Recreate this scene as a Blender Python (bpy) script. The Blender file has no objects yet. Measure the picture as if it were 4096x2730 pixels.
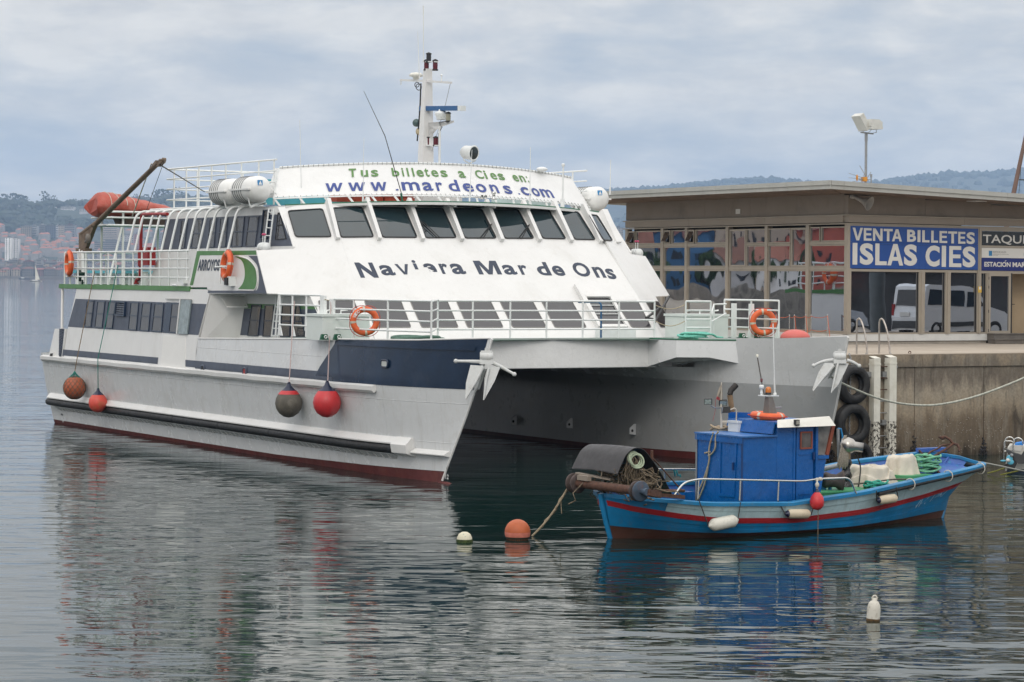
import bpy, bmesh, math, random
from mathutils import Vector, Matrix, noise
R = math.radians
scene = bpy.context.scene
col = scene.collection
random.seed(7)

# ------------------------------------------------------------------ camera
FPX, CX, CY, ROLL, HC = 9700.0, 2048.0, 1119.0, 0.009, 4.74
cam = bpy.data.cameras.new('camera'); camo = bpy.data.objects.new('camera', cam); col.objects.link(camo)
cam.sensor_width = 36.0; cam.lens = FPX / 4096 * 36.0
cam.shift_x = 0.0; cam.shift_y = -(1365 - CY) / 4096.0
cam.clip_start = 0.5; cam.clip_end = 30000
camo.location = (0, 0, HC)
camo.rotation_euler = (Matrix.Rotation(R(90), 3, 'X') @ Matrix.Rotation(ROLL, 3, 'Z')).to_euler()
scene.camera = camo

# ------------------------------------------------------------------ sky and sun
SUN_EL, SUN_AZ = R(34), R(-8)          # sun behind thin cloud, high behind the camera
sd = Vector((math.cos(SUN_EL) * math.sin(SUN_AZ), -math.cos(SUN_EL) * math.cos(SUN_AZ), math.sin(SUN_EL))).normalized()
world = bpy.data.worlds.new('World'); scene.world = world; world.use_nodes = True
wn, wl = world.node_tree.nodes, world.node_tree.links
wn.clear()
def wnode(t, **kw):
    n = wn.new(t)
    for k, v in kw.items(): setattr(n, k, v)
    return n
def wmath(op, a, b=None, clamp=False):
    n = wnode('ShaderNodeMath', operation=op); n.use_clamp = clamp
    for i, s in enumerate((a, b)):
        if s is None: continue
        if isinstance(s, (int, float)): n.inputs[i].default_value = s
        else: wl.new(s, n.inputs[i])
    return n.outputs[0]
def wmix(fac, a, b):
    n = wnode('ShaderNodeMix', data_type='RGBA')
    wl.new(fac, n.inputs[0])
    for s, i in ((a, 6), (b, 7)):
        if isinstance(s, tuple): n.inputs[i].default_value = (*s, 1)
        else: wl.new(s, n.inputs[i])
    return n.outputs[2]
wout = wnode('ShaderNodeOutputWorld')
sky = wnode('ShaderNodeTexSky', sky_type='NISHITA'); sky.sun_disc = False
sky.sun_elevation = SUN_EL; sky.sun_rotation = math.atan2(sd.x, sd.y)
sky.air_density = 1.2; sky.dust_density = 2.0
bg_sky = wnode('ShaderNodeBackground'); bg_sky.inputs[1].default_value = 0.09
wl.new(sky.outputs[0], bg_sky.inputs[0])
tc = wnode('ShaderNodeTexCoord'); sep = wnode('ShaderNodeSeparateXYZ'); wl.new(tc.outputs['Generated'], sep.inputs[0])
zc = wmath('MAXIMUM', sep.outputs[2], 0.0)
def cloud(sx, sz, detail, rough, seed, dist=0.0):
    cb = wnode('ShaderNodeCombineXYZ')
    wl.new(wmath('MULTIPLY', sep.outputs[0], sx), cb.inputs[0])
    wl.new(wmath('MULTIPLY', sep.outputs[1], sx), cb.inputs[1])
    wl.new(wmath('ADD', wmath('MULTIPLY', wmath('POWER', wmath('ADD', zc, 0.03), 0.6), sz), seed), cb.inputs[2])
    n = wnode('ShaderNodeTexNoise'); n.inputs['Scale'].default_value = 1; n.inputs['Detail'].default_value = detail
    n.inputs['Roughness'].default_value = rough; n.inputs['Distortion'].default_value = dist
    wl.new(cb.outputs[0], n.inputs['Vector'])
    return n.outputs[0]
def wramp(v, stops):
    n = wnode('ShaderNodeValToRGB'); e = n.color_ramp.elements
    e[0].position, e[0].color = stops[0][0], (*stops[0][1], 1)
    e[1].position, e[1].color = stops[-1][0], (*stops[-1][1], 1)
    for p, c in stops[1:-1]:
        k = e.new(p); k.color = (*c, 1)
    wl.new(v, n.inputs[0]); return n.outputs[0]
c1 = cloud(9.0, 22.0, 6, 0.55, 3.7, 0.4)
c2 = cloud(22.0, 44.0, 5, 0.6, 9.2, 0.2)
cm = wmath('ADD', wmath('MULTIPLY', c1, 0.72), wmath('MULTIPLY', c2, 0.28))
# more cloud higher up, thinner towards the horizon band
cm = wmath('ADD', cm, wmath('MULTIPLY', wmath('SUBTRACT', wmath('MINIMUM', zc, 0.14), 0.075), 1.1))
mask = wramp(cm, [(0.40, (0, 0, 0)), (0.58, (1, 1, 1))])
ccol = wramp(c2, [(0.30, (0.63, 0.62, 0.615)), (0.64, (0.82, 0.795, 0.755))])
thin = wramp(c1, [(0.3, (0.46, 0.51, 0.575)), (0.7, (0.56, 0.585, 0.615))])
ccol = wmix(mask, thin, ccol)
# overcast sky: brighter towards the zenith (CIE)
gain = wmath('ADD', 1.0, wmath('MULTIPLY', wmath('MAXIMUM', wmath('SUBTRACT', zc, 0.12), 0.0), 1.5))
bg_cl = wnode('ShaderNodeBackground'); wl.new(ccol, bg_cl.inputs[0]); wl.new(gain, bg_cl.inputs[1])
mx = wnode('ShaderNodeMixShader'); mx.inputs[0].default_value = 0.93
wl.new(bg_sky.outputs[0], mx.inputs[1]); wl.new(bg_cl.outputs[0], mx.inputs[2]); wl.new(mx.outputs[0], wout.inputs[0])
sl = bpy.data.lights.new('sun', 'SUN'); sl.energy = 0.6; sl.angle = R(20); sl.color = (1.0, 0.94, 0.86)
so = bpy.data.objects.new('sun', sl); col.objects.link(so); so.location = (60, -80, 120)
so.rotation_euler = (-sd).to_track_quat('-Z', 'Y').to_euler()
vs = scene.view_settings
vs.view_transform = 'Standard'; vs.look = 'None'; vs.exposure = 0.2; vs.gamma = 1.0; vs.use_curve_mapping = False
scene.cycles.volume_bounces = 1
scene.cycles.max_bounces = 8

# ------------------------------------------------------------------ frames: the quay and the ferry lie at 30 degrees to the view
ANG = math.atan2(5700, 9700)
VV = Vector((math.cos(ANG), math.sin(ANG), 0)); UU = Vector((-math.sin(ANG), math.cos(ANG), 0)); ZZ = Vector((0, 0, 1))
def ray(x, y):
    a, b = x - CX, y - CY; c, s = math.cos(ROLL), math.sin(ROLL)
    return Vector(((a * c + b * s) / FPX, 1.0, -(-a * s + b * c) / FPX))
CAMP = Vector((0, 0, HC))
def atz(x, y, z=0.0):
    d = ray(x, y); return CAMP + d * ((z - HC) / d.z)
def aty(x, y, Y):
    return CAMP + ray(x, y) * Y
O = atz(1765, 1945)
def W(v, u, z=0.0): return O + VV * v + UU * u + ZZ * z
def pl(x, y, n, c):
    "point of the line of sight through a photo pixel on the plane n.(v,u,z)=c"
    d = ray(x, y); dl = Vector((d.dot(VV), d.dot(UU), d.z)); q = CAMP - O; cl = Vector((q.dot(VV), q.dot(UU), q.z))
    n = Vector(n); return cl + dl * ((c - n.dot(cl)) / n.dot(dl))
def onv(x, y, v): return pl(x, y, (1, 0, 0), v)
def onu(x, y, u): return pl(x, y, (0, 1, 0), u)
def onz(x, y, z): return pl(x, y, (0, 0, 1), z)

# ------------------------------------------------------------------ mesh helpers
class MB:
    def __init__(s): s.v, s.f, s.sm = [], [], []
    def add(s, vs, fs, smooth=False):
        b = len(s.v); s.v += [Vector(p) for p in vs]; s.f += [[b + i for i in f] for f in fs]; s.sm += [smooth] * len(fs); return s
    def obox(s, o, a, b, c):
        o, a, b, c = Vector(o), Vector(a), Vector(b), Vector(c)
        if a.cross(b).dot(c) < 0: a, b = b, a
        P = [o, o + a, o + a + b, o + b]; P += [p + c for p in P]
        return s.add(P, [(3, 2, 1, 0), (4, 5, 6, 7), (0, 1, 5, 4), (1, 2, 6, 5), (2, 3, 7, 6), (3, 0, 4, 7)])
    def box(s, x0, x1, y0, y1, z0, z1):
        return s.obox((x0, y0, z0), (x1 - x0, 0, 0), (0, y1 - y0, 0), (0, 0, z1 - z0))
    def beam(s, p, q, w, h, up=(0, 0, 1)):
        p, q = Vector(p), Vector(q); d = (q - p).normalized(); up = Vector(up)
        a = d.cross(up)
        if a.length < 1e-4: a = d.cross(Vector((1, 0, 0)))
        a.normalize(); b = a.cross(d).normalized()
        return s.obox(p - a * w / 2 - b * h / 2, a * w, b * h, q - p)
    def prism(s, pts, vec):
        pts = [Vector(p) for p in pts]; vec = Vector(vec); n = len(pts)
        nn = Vector((0, 0, 0))
        for i in range(n): nn += (pts[i]).cross(pts[(i + 1) % n])
        if nn.dot(vec) > 0: pts = pts[::-1]
        P = pts + [p + vec for p in pts]
        return s.add(P, [list(range(n)), list(range(2 * n - 1, n - 1, -1))] + [(i, i + n, (i + 1) % n + n, (i + 1) % n) for i in range(n)])
    def poly(s, pts): return s.add(pts, [list(range(len(pts)))])
    def tube(s, pts, r, n=8, closed=False, cap=True, smooth=True):
        pts = [Vector(p) for p in pts]; m = len(pts)
        rr = r if isinstance(r, (list, tuple)) else [r] * m
        T = []
        for i in range(m):
            a = pts[(i - 1) % m] if (closed or i > 0) else pts[i]
            b = pts[(i + 1) % m] if (closed or i < m - 1) else pts[i]
            t = (b - a); T.append(t.normalized() if t.length > 1e-9 else Vector((0, 0, 1)))
        up = Vector((0, 0, 1)) if abs(T[0].z) < 0.9 else Vector((1, 0, 0))
        N = (up - T[0] * up.dot(T[0])).normalized()
        V, F = [], []
        for i in range(m):
            N = (N - T[i] * N.dot(T[i]))
            N = N.normalized() if N.length > 1e-6 else T[i].orthogonal().normalized()
            B = T[i].cross(N)
            for k in range(n):
                a = 2 * math.pi * k / n
                V.append(pts[i] + (N * math.cos(a) + B * math.sin(a)) * rr[i])
        for i in range(m if closed else m - 1):
            j = (i + 1) % m
            for k in range(n):
                F.append((i * n + k, i * n + (k + 1) % n, j * n + (k + 1) % n, j * n + k))
        s.add(V, F, smooth)
        if cap and not closed:
            s.add(V[:n], [list(range(n - 1, -1, -1))]); s.add(V[-n:], [list(range(n))])
        return s
    def lathe(s, prof, o, axis=(0, 0, 1), n=20, smooth=True, cap=False, ref=None, sx=1.0, sy=1.0):
        ax = Vector(axis).normalized(); a = Vector(ref) if ref else ax.orthogonal()
        a = (a - ax * a.dot(ax)).normalized(); b = ax.cross(a); o = Vector(o); V, F = [], []
        for r, h in prof:
            for k in range(n):
                t = 2 * math.pi * k / n
                V.append(o + ax * h + (a * math.cos(t) * sx + b * math.sin(t) * sy) * max(r, 1e-4))
        for i in range(len(prof) - 1):
            for k in range(n):
                F.append((i * n + k, i * n + (k + 1) % n, (i + 1) * n + (k + 1) % n, (i + 1) * n + k))
        s.add(V, F, smooth)
        if cap:
            s.add(V[:n], [list(range(n - 1, -1, -1))]); s.add(V[-n:], [list(range(n))])
        return s
    def ball(s, o, r, n=16, m=10, sc=(1, 1, 1)):
        prof = [(math.sin(math.pi * i / m), -math.cos(math.pi * i / m)) for i in range(m + 1)]
        V, F = [], []; o = Vector(o)
        for rr, h in prof:
            for k in range(n):
                t = 2 * math.pi * k / n
                V.append(o + Vector((rr * math.cos(t) * sc[0], rr * math.sin(t) * sc[1], h * sc[2])) * r)
        for i in range(m):
            for k in range(n): F.append((i * n + k, i * n + (k + 1) % n, (i + 1) * n + (k + 1) % n, (i + 1) * n + k))
        return s.add(V, F, True)
    def torus(s, o, axis, Rr, r, n=32, m=10, arc=2 * math.pi, start=0, ref=None):
        ax = Vector(axis).normalized(); a = Vector(ref) if ref else ax.orthogonal()
        a = (a - ax * a.dot(ax)).normalized(); b = ax.cross(a); o = Vector(o)
        full = arc > 6.28
        pts = [o + (a * math.cos(start + arc * i / n) + b * math.sin(start + arc * i / n)) * Rr for i in range(n if full else n + 1)]
        return s.tube(pts, r, m, closed=full)
    def grid(s, fn, nu, nv, smooth=True, flip=False):
        V = [fn(i / nu, j / nv) for i in range(nu + 1) for j in range(nv + 1)]
        F = []
        for i in range(nu):
            for j in range(nv):
                q = (i * (nv + 1) + j, (i + 1) * (nv + 1) + j, (i + 1) * (nv + 1) + j + 1, i * (nv + 1) + j + 1)
                F.append(q[::-1] if flip else q)
        return s.add(V, F, smooth)
    def build(s, name, mt, parent=None, kind=None, off=None, weld=False):
        me = bpy.data.meshes.new(name)
        o = off if off is not None else (OFF.get(parent.name, Vector((0, 0, 0))) if parent else Vector((0, 0, 0)))
        me.from_pydata([p - o for p in s.v], [], s.f)
        me.polygons.foreach_set('use_smooth', s.sm)
        if mt is not None: me.materials.append(mt)
        if weld:
            bm = bmesh.new(); bm.from_mesh(me); bmesh.ops.remove_doubles(bm, verts=bm.verts, dist=1e-4)
            bmesh.ops.recalc_face_normals(bm, faces=bm.faces); bm.to_mesh(me); bm.free()
        me.update()
        ob = bpy.data.objects.new(name, me); col.objects.link(ob)
        if parent:
            ob.parent = parent; OFF[ob.name] = o
        if kind: ob['kind'] = kind
        return ob
OFF = {}
def thing(name, label, cat, loc=(0, 0, 0), rz=0.0, group=None, off=None):
    o = bpy.data.objects.new(name, None); col.objects.link(o); o.empty_display_size = 0.2
    o.location = loc; o.rotation_euler = (0, 0, rz)
    o['label'] = label; o['category'] = cat
    if group: o['group'] = group
    if off is not None: OFF[o.name] = Vector(off)
    return o
def fthing(name, label, cat, vuz, group=None):
    "a thing whose parts are given in the (v,u,z) frame of quay and ferry"
    return thing(name, label, cat, W(*vuz), ANG, group, off=vuz)
def tag(o, label, cat, group=None):
    o['label'] = label; o['category'] = cat
    if group: o['group'] = group
    return o
def copy_tree(o, parent=None, data=None):
    c = o.copy(); col.objects.link(c)
    if parent: c.parent = parent
    if o.name in OFF: OFF[c.name] = OFF[o.name]
    for ch in list(o.children): copy_tree(ch, c)
    return c
def arc_pts(c, a, b, r, t0, t1, n):
    return [Vector(c) + (Vector(a) * math.cos(t0 + (t1 - t0) * i / n) + Vector(b) * math.sin(t0 + (t1 - t0) * i / n)) * r for i in range(n + 1)]
def fillet(pts, r, n=4):
    "round the corners of a polyline"
    pts = [Vector(p) for p in pts]; out = [pts[0]]
    for i in range(1, len(pts) - 1):
        p, q, w = pts[i - 1], pts[i], pts[i + 1]
        a, b = (p - q), (w - q); d = min(r, a.length * .45, b.length * .45)
        A, B = q + a.normalized() * d, q + b.normalized() * d
        for k in range(n + 1):
            t = k / n; out.append(A * (1 - t) ** 2 + q * 2 * t * (1 - t) + B * t * t)
    return out + [pts[-1]]

# ------------------------------------------------------------------ materials
MATS = {}
def mat(name, color, rough=0.5, metal=0.0, spec=0.5, var=0.12, scale=3.0, bump=0.0, bscale=40.0, dirt=None, dirt_amt=0.0, dscale=1.5,
        streak=0.0, coat=0.0, alpha=None, ior=None, emit=None, rust=None, chips=None, plates=0.0, rnd=False):
    if name in MATS: return MATS[name]
    m = bpy.data.materials.new(name); m.use_nodes = True; MATS[name] = m
    nt = m.node_tree; N, L = nt.nodes, nt.links; b = N['Principled BSDF']
    b.inputs['Roughness'].default_value = rough; b.inputs['Metallic'].default_value = metal
    b.inputs['Specular IOR Level'].default_value = spec; b.inputs['Coat Weight'].default_value = coat
    if ior: b.inputs['IOR'].default_value = ior
    t = N.new('ShaderNodeTexCoord'); co = t.outputs['Object']
    def noise_(sc, det=4, rg=0.6, vec=co, dist=0.0):
        n = N.new('ShaderNodeTexNoise'); n.inputs['Scale'].default_value = sc; n.inputs['Detail'].default_value = det
        n.inputs['Roughness'].default_value = rg; n.inputs['Distortion'].default_value = dist; L.new(vec, n.inputs['Vector']); return n.outputs[0]
    def ramp(v, p0, p1, a=0.0, c=1.0):
        n = N.new('ShaderNodeMapRange'); n.inputs[1].default_value = p0; n.inputs[2].default_value = p1
        n.inputs[3].default_value = a; n.inputs[4].default_value = c; L.new(v, n.inputs[0]); return n.outputs[0]
    def mixc(f, a, c):
        n = N.new('ShaderNodeMix'); n.data_type = 'RGBA'
        if isinstance(f, float): n.inputs[0].default_value = f
        else: L.new(f, n.inputs[0])
        for sct, i in ((a, 6), (c, 7)):
            if isinstance(sct, tuple): n.inputs[i].default_value = (*sct[:3], 1)
            else: L.new(sct, n.inputs[i])
        return n.outputs[2]
    def mapped(s):
        mp = N.new('ShaderNodeMapping'); mp.inputs['Scale'].default_value = s; L.new(co, mp.inputs[0]); return mp.outputs[0]
    c = color
    lo = tuple(x * (1 - var) for x in color); hi = tuple(min(1, x * (1 + var)) for x in color)
    cc = mixc(ramp(noise_(scale, 6), 0.3, 0.7), lo, hi)
    if dirt:
        f = ramp(noise_(dscale, 8, 0.7, dist=0.5), 0.52, 0.72, 0, dirt_amt); cc = mixc(f, cc, dirt)
    if streak:
        f = ramp(noise_(1.0, 6, 0.65, mapped((7.0, 7.0, 0.5))), 0.54, 0.75, 0, streak); cc = mixc(f, cc, dirt or (0.25, 0.2, 0.15))
    if rust:
        f = ramp(noise_(1.0, 8, 0.7, mapped((3.0, 3.0, 0.7)), 1.0), 0.60, 0.70, 0, rust[3]); cc = mixc(f, cc, rust[:3])
    if chips:
        f = ramp(noise_(chips[3], 6, 0.75), chips[4], chips[4] + 0.03); cc = mixc(f, cc, chips[:3])
    if rnd:
        oi = N.new('ShaderNodeObjectInfo'); hs = N.new('ShaderNodeHueSaturation'); L.new(ramp(oi.outputs['Random'], 0, 1, .35, 1.3), hs.inputs['Value']); L.new(cc, hs.inputs['Color']); cc = hs.outputs[0]
    L.new(cc, b.inputs['Base Color'])
    if rough > 0.12:
        L.new(ramp(noise_(scale * 2.3, 4), 0.3, 0.7, rough * 0.85, min(1, rough * 1.15)), b.inputs['Roughness'])
    if bump:
        bp = N.new('ShaderNodeBump'); bp.inputs['Strength'].default_value = 1.0; bp.inputs['Distance'].default_value = bump
        L.new(noise_(bscale, 5), bp.inputs['Height']); L.new(bp.outputs[0], b.inputs['Normal'])
    if plates:
        bk = N.new('ShaderNodeTexBrick'); sx = N.new('ShaderNodeSeparateXYZ'); cbx = N.new('ShaderNodeCombineXYZ'); L.new(co, sx.inputs[0]); L.new(sx.outputs[1], cbx.inputs[0]); L.new(sx.outputs[2], cbx.inputs[1]); L.new(cbx.outputs[0], bk.inputs['Vector'])
        bk.inputs['Scale'].default_value = 1.0; bk.inputs['Brick Width'].default_value = 3.1; bk.inputs['Row Height'].default_value = 0.93; bk.inputs['Mortar Size'].default_value = 0.010; bk.inputs['Mortar Smooth'].default_value = 1.0
        b2 = N.new('ShaderNodeBump'); b2.inputs['Strength'].default_value = 1.0; b2.inputs['Distance'].default_value = plates; L.new(bk.outputs['Fac'], b2.inputs['Height']); L.new(bp.outputs[0], b2.inputs['Normal']); L.new(b2.outputs[0], b.inputs['Normal'])
    if emit: b.inputs['Emission Color'].default_value = (*emit[:3], 1); b.inputs['Emission Strength'].default_value = emit[3]
    return m
WHITE = mat('white_ship_paint', (0.73, 0.725, 0.71), 0.34, var=0.03, scale=1.3, dirt=(0.52, 0.50, 0.45), dirt_amt=0.28, dscale=0.8, streak=0.22, bump=0.004, bscale=2.2)
WHITE2 = mat('white_rail_paint', (0.78, 0.80, 0.79), 0.35, var=0.05, scale=5, dirt=(0.5, 0.5, 0.46), dirt_amt=0.3, dscale=4)
HULLW = mat('hull_light_grey_paint', (0.655, 0.665, 0.67), 0.26, var=0.05, scale=0.9, dirt=(0.40, 0.38, 0.34), dirt_amt=0.38, dscale=0.9, streak=0.34, bump=0.009, bscale=1.3, plates=0.006, rust=(.30, .20, .12, .16))
NAVY = mat('navy_paint', (0.009, 0.024, 0.055), 0.22, var=0.2, scale=2, dirt=(0.035, 0.05, 0.08), dirt_amt=0.5, dscale=1.3)
SLATE = mat('faded_navy_paint', (0.055, 0.068, 0.10), 0.4, var=0.15, scale=2, dirt=(0.09, 0.10, 0.13), dirt_amt=0.4, dscale=1.5)
GREEN = mat('green_paint', (0.06, 0.19, 0.045), 0.4, var=0.12, scale=3)
DKGREEN = mat('dark_green_deck_paint', (0.02, 0.13, 0.07), 0.55, var=0.2, scale=3)
BOOT = mat('red_antifouling', (0.11, 0.022, 0.02), 0.6, var=0.2, scale=2, dirt=(0.16, 0.05, 0.03), dirt_amt=0.6, dscale=1.4, streak=0.3)
RUBBER = mat('black_rubber', (0.012, 0.012, 0.013), 0.55, var=0.4, scale=6, dirt=(0.05, 0.05, 0.05), dirt_amt=0.6, dscale=5, bump=0.008, bscale=9)
GLASS = mat('tinted_window_glass', (0.012, 0.013, 0.015), 0.03, spec=0.9, var=0.05, bump=0.0006, bscale=1.1)
GLASSG = mat('grey_film_window_glass', (0.045, 0.044, 0.048), 0.08, spec=0.8, var=0.06)
TEALG = mat('bridge_window_glass', (0.010, 0.026, 0.033), 0.03, spec=1.0, var=0.2, scale=1.2)
BLACK = mat('black_gasket', (0.015, 0.015, 0.016), 0.5, var=0.2)
DARK = mat('dark_interior', (0.02, 0.02, 0.022), 0.8)
STEEL = mat('stainless_steel', (0.6, 0.6, 0.58), 0.25, metal=1.0, var=0.1)
GREYM = mat('galvanised_metal', (0.32, 0.33, 0.34), 0.45, metal=0.6, var=0.15, scale=6, dirt=(0.2, 0.16, 0.12), dirt_amt=0.4, dscale=5)
RUSTM = mat('rusty_iron', (0.085, 0.04, 0.026), 0.85, var=0.5, scale=9, dirt=(0.17, 0.07, 0.035), dirt_amt=0.7, dscale=6, bump=0.003, bscale=60)
ORANGE = mat('orange_lifebuoy', (0.75, 0.13, 0.035), 0.5, var=0.1, scale=5, dirt=(0.35, 0.12, 0.06), dirt_amt=0.3, dscale=5)
REFL = mat('reflective_tape', (0.55, 0.52, 0.42), 0.4)
ROPE_W = mat('white_rope', (0.55, 0.52, 0.45), 0.85, var=0.3, scale=30, bump=0.002, bscale=70)
ROPE_B = mat('brown_rope', (0.22, 0.16, 0.10), 0.9, var=0.4, scale=30, bump=0.002, bscale=70)
ROPE_G = mat('green_rope', (0.16, 0.42, 0.27), 0.8, var=0.3, scale=25, bump=0.003, bscale=60)
ROPE_T = mat('turquoise_rope', (0.20, 0.58, 0.47), 0.8, var=0.25, scale=25, bump=0.003, bscale=60)
CYAN = mat('turquoise_paint', (0.09, 0.42, 0.50), 0.5, var=0.1)
LTXT = mat('lettering_navy_vinyl', (0.016, 0.028, 0.058), 0.4, var=0.3, scale=4)
HAZE = 1.05e-4
# ================================================================== water
def water_material():
    m = bpy.data.materials.new('harbour_water'); m.use_nodes = True; N, L = m.node_tree.nodes, m.node_tree.links
    b = N['Principled BSDF']; b.inputs['Base Color'].default_value = (0.005, 0.020, 0.018, 1)
    b.inputs['Roughness'].default_value = 0.03; b.inputs['IOR'].default_value = 1.333
    g = N.new('ShaderNodeNewGeometry')
    def nz(sx, sy, det, rg, rot=0.0, dist=0.0):
        mp = N.new('ShaderNodeMapping'); mp.inputs['Scale'].default_value = (sx, sy, 1); mp.inputs['Rotation'].default_value = (0, 0, rot)
        L.new(g.outputs['Position'], mp.inputs[0])
        n = N.new('ShaderNodeTexNoise'); n.inputs['Scale'].default_value = 1; n.inputs['Detail'].default_value = det
        n.inputs['Roughness'].default_value = rg; n.inputs['Distortion'].default_value = dist
        L.new(mp.outputs[0], n.inputs['Vector']); return n.outputs[0]
    def mul(a, k):
        n = N.new('ShaderNodeMath'); n.operation = 'MULTIPLY'; L.new(a, n.inputs[0])
        if isinstance(k, float): n.inputs[1].default_value = k
        else: L.new(k, n.inputs[1])
        return n.outputs[0]
    def add(a, c):
        n = N.new('ShaderNodeMath'); n.operation = 'ADD'; L.new(a, n.inputs[0]); L.new(c, n.inputs[1]); return n.outputs[0]
    patch = N.new('ShaderNodeMapRange'); L.new(nz(0.05, 0.09, 3, 0.5), patch.inputs[0])
    patch.inputs[1].default_value = 0.38; patch.inputs[2].default_value = 0.62; patch.inputs[3].default_value = 0.55; patch.inputs[4].default_value = 1.25
    h = add(mul(nz(0.30, 0.74, 1, 0.5, 0.12), 0.042), add(mul(nz(1.0, 2.7, 1, 0.5, -0.10, 0.25), 0.0165), mul(nz(2.8, 7.5, 1, 0.5, 0.12), 0.0020)))
    h = mul(h, patch.outputs[0])
    bp = N.new('ShaderNodeBump'); bp.inputs['Strength'].default_value = 1.0; bp.inputs['Distance'].default_value = 1.0
    L.new(h, bp.inputs['Height']); L.new(bp.outputs[0], b.inputs['Normal'])
    return m
WATER = water_material()
mb = MB(); mb.add([(-3200, -350, 0), (3200, -350, 0), (3200, 3700, 0), (-3200, 3700, 0)], [(0, 1, 2, 3)])
mb.build('sea_water', WATER, kind='structure')

# ================================================================== far shore: hills, woods, town
def lerp_tab(tab, x):
    if x <= tab[0][0]: return tab[0][1]
    for (a, b), (c, d) in zip(tab, tab[1:]):
        if x <= c: return b + (d - b) * (x - a) / (c - a)
    return tab[-1][1]
def sm(t): t = max(0, min(1, t)); return t * t * (3 - 2 * t)
NEAR_Y, FAR_Y = 5200.0, 8600.0
def ridge_tab(pix, Y, drop):
    t = []
    for x, y in pix:
        p = aty(x, y, Y); t.append((p.x, p.z - drop))
    return t
RN = ridge_tab([(-900, 800), (-300, 790), (0, 800), (120, 812), (200, 808), (300, 812), (420, 800), (560, 792), (700, 788), (900, 790), (1050, 776), (1300, 800), (1700, 850), (2100, 900), (2350, 960), (2500, 985), (2900, 1010), (3600, 1060)], NEAR_Y, 9)
RF = ridge_tab([(600, 860), (1300, 800), (1900, 770), (2390, 768), (2480, 756), (2700, 745), (2900, 722), (3100, 717), (3250, 734), (3420, 740), (3550, 722), (3800, 690), (3900, 697), (4096, 680), (4500, 700), (5200, 780)], FAR_Y, 12)
def h_near(x, y):
    r = lerp_tab(RN, x * NEAR_Y / max(y, 3000)) if y < NEAR_Y else lerp_tab(RN, x)
    t = (y - 3600) / (NEAR_Y - 3600)
    prof = 3.0 + (r - 3.0) * (0.42 * sm(t / 0.62) + 0.58 * sm((t - 0.42) / 0.58))
    if y > NEAR_Y: prof = r - (y - NEAR_Y) * 0.12
    return max(prof + 7 * noise.noise((x * .006, y * .006, 1.3)) * sm(t * 2) * (1 - sm((t - .8) * 5)), 2.5 if y >= 3600 else -4)
def h_far(x, y):
    r = lerp_tab(RF, x * FAR_Y / y) if y < FAR_Y else lerp_tab(RF, x)
    t = (y - 6000) / (FAR_Y - 6000)
    return r * sm(t) - (max(0, y - FAR_Y)) * 0.25 + 10 * noise.noise((x * .003, y * .003, 4.1)) * sm(t) * (1 - sm((t - .85) * 6))
WOOD = mat('far_woodland', (0.032, 0.045, 0.032), 0.9, var=0.45, scale=0.02, dirt=(0.07, 0.075, 0.055), dirt_amt=0.6, dscale=0.008)
LEAF = mat('far_tree_foliage', (0.028, 0.045, 0.028), 0.9, var=0.4, scale=0.15)
BARK = mat('tree_bark', (0.10, 0.075, 0.05), 0.9)
SHORE = mat('shore_ground', (0.16, 0.15, 0.13), 0.9, var=0.3, scale=0.05)
ys = [3590, 3600, 3640, 3720, 3850, 4000, 4200, 4400, 4600, 4800, 5000, 5120, 5200, 5300, 5600]
mb = MB(); nx = 90
mb.add([(-1900 + 2900 * i / nx, y, h_near(-1900 + 2900 * i / nx, y)) for y in ys for i in range(nx + 1)],
       [(j * (nx + 1) + i, j * (nx + 1) + i + 1, (j + 1) * (nx + 1) + i + 1, (j + 1) * (nx + 1) + i) for j in range(len(ys) - 1) for i in range(nx)], True)
mb.build('hillside_terrain', WOOD, kind='structure')
ys = [5900, 6100, 6600, 7200, 7800, 8200, 8450, 8600, 8700, 9000]
mb = MB(); nx = 110
mb.add([(-1700 + 4600 * i / nx, y, h_far(-1700 + 4600 * i / nx, y)) for y in ys for i in range(nx + 1)],
       [(j * (nx + 1) + i, j * (nx + 1) + i + 1, (j + 1) * (nx + 1) + i + 1, (j + 1) * (nx + 1) + i) for j in range(len(ys) - 1) for i in range(nx)], True)
mb.build('distant_hills', WOOD, kind='structure')
ICO_V, ICO_F = [], []
_bm = bmesh.new(); bmesh.ops.create_icosphere(_bm, subdivisions=1, radius=1.0)
_bm.verts.ensure_lookup_table(); ICO_V = [v.co.copy() for v in _bm.verts]; ICO_F = [[v.index for v in f.verts] for f in _bm.faces]; _bm.free()
def lump(mb, c, r, sz=1.0, j=0.3):
    mb.add([Vector(c) + Vector((v.x, v.y, v.z * sz)) * r * random.uniform(1 - j, 1 + j) for v in ICO_V], ICO_F)
# woods: canopy over the hillside and the distant ridge (one mass)
rw = random.Random(3)
mb = MB()
for i in range(2600):
    y = rw.uniform(4550, 5230); x = rw.uniform(-1500, 500) * y / 5200
    if noise.noise((x * .004, y * .006, 9.0)) < -0.22: continue
    r = rw.uniform(6, 12); lump(mb, (x, y, h_near(x, y) + r * .4), r, 0.9)
for i in range(1700):
    y = rw.choice([rw.uniform(8350, 8640), rw.uniform(7000, 8640)]); x = rw.uniform(-400, 2300)
    r = rw.uniform(9, 17); lump(mb, (x, y, h_far(x, y) + r * .25), r, 0.9)
mb.build('far_woods', WOOD, kind='stuff')
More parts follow.
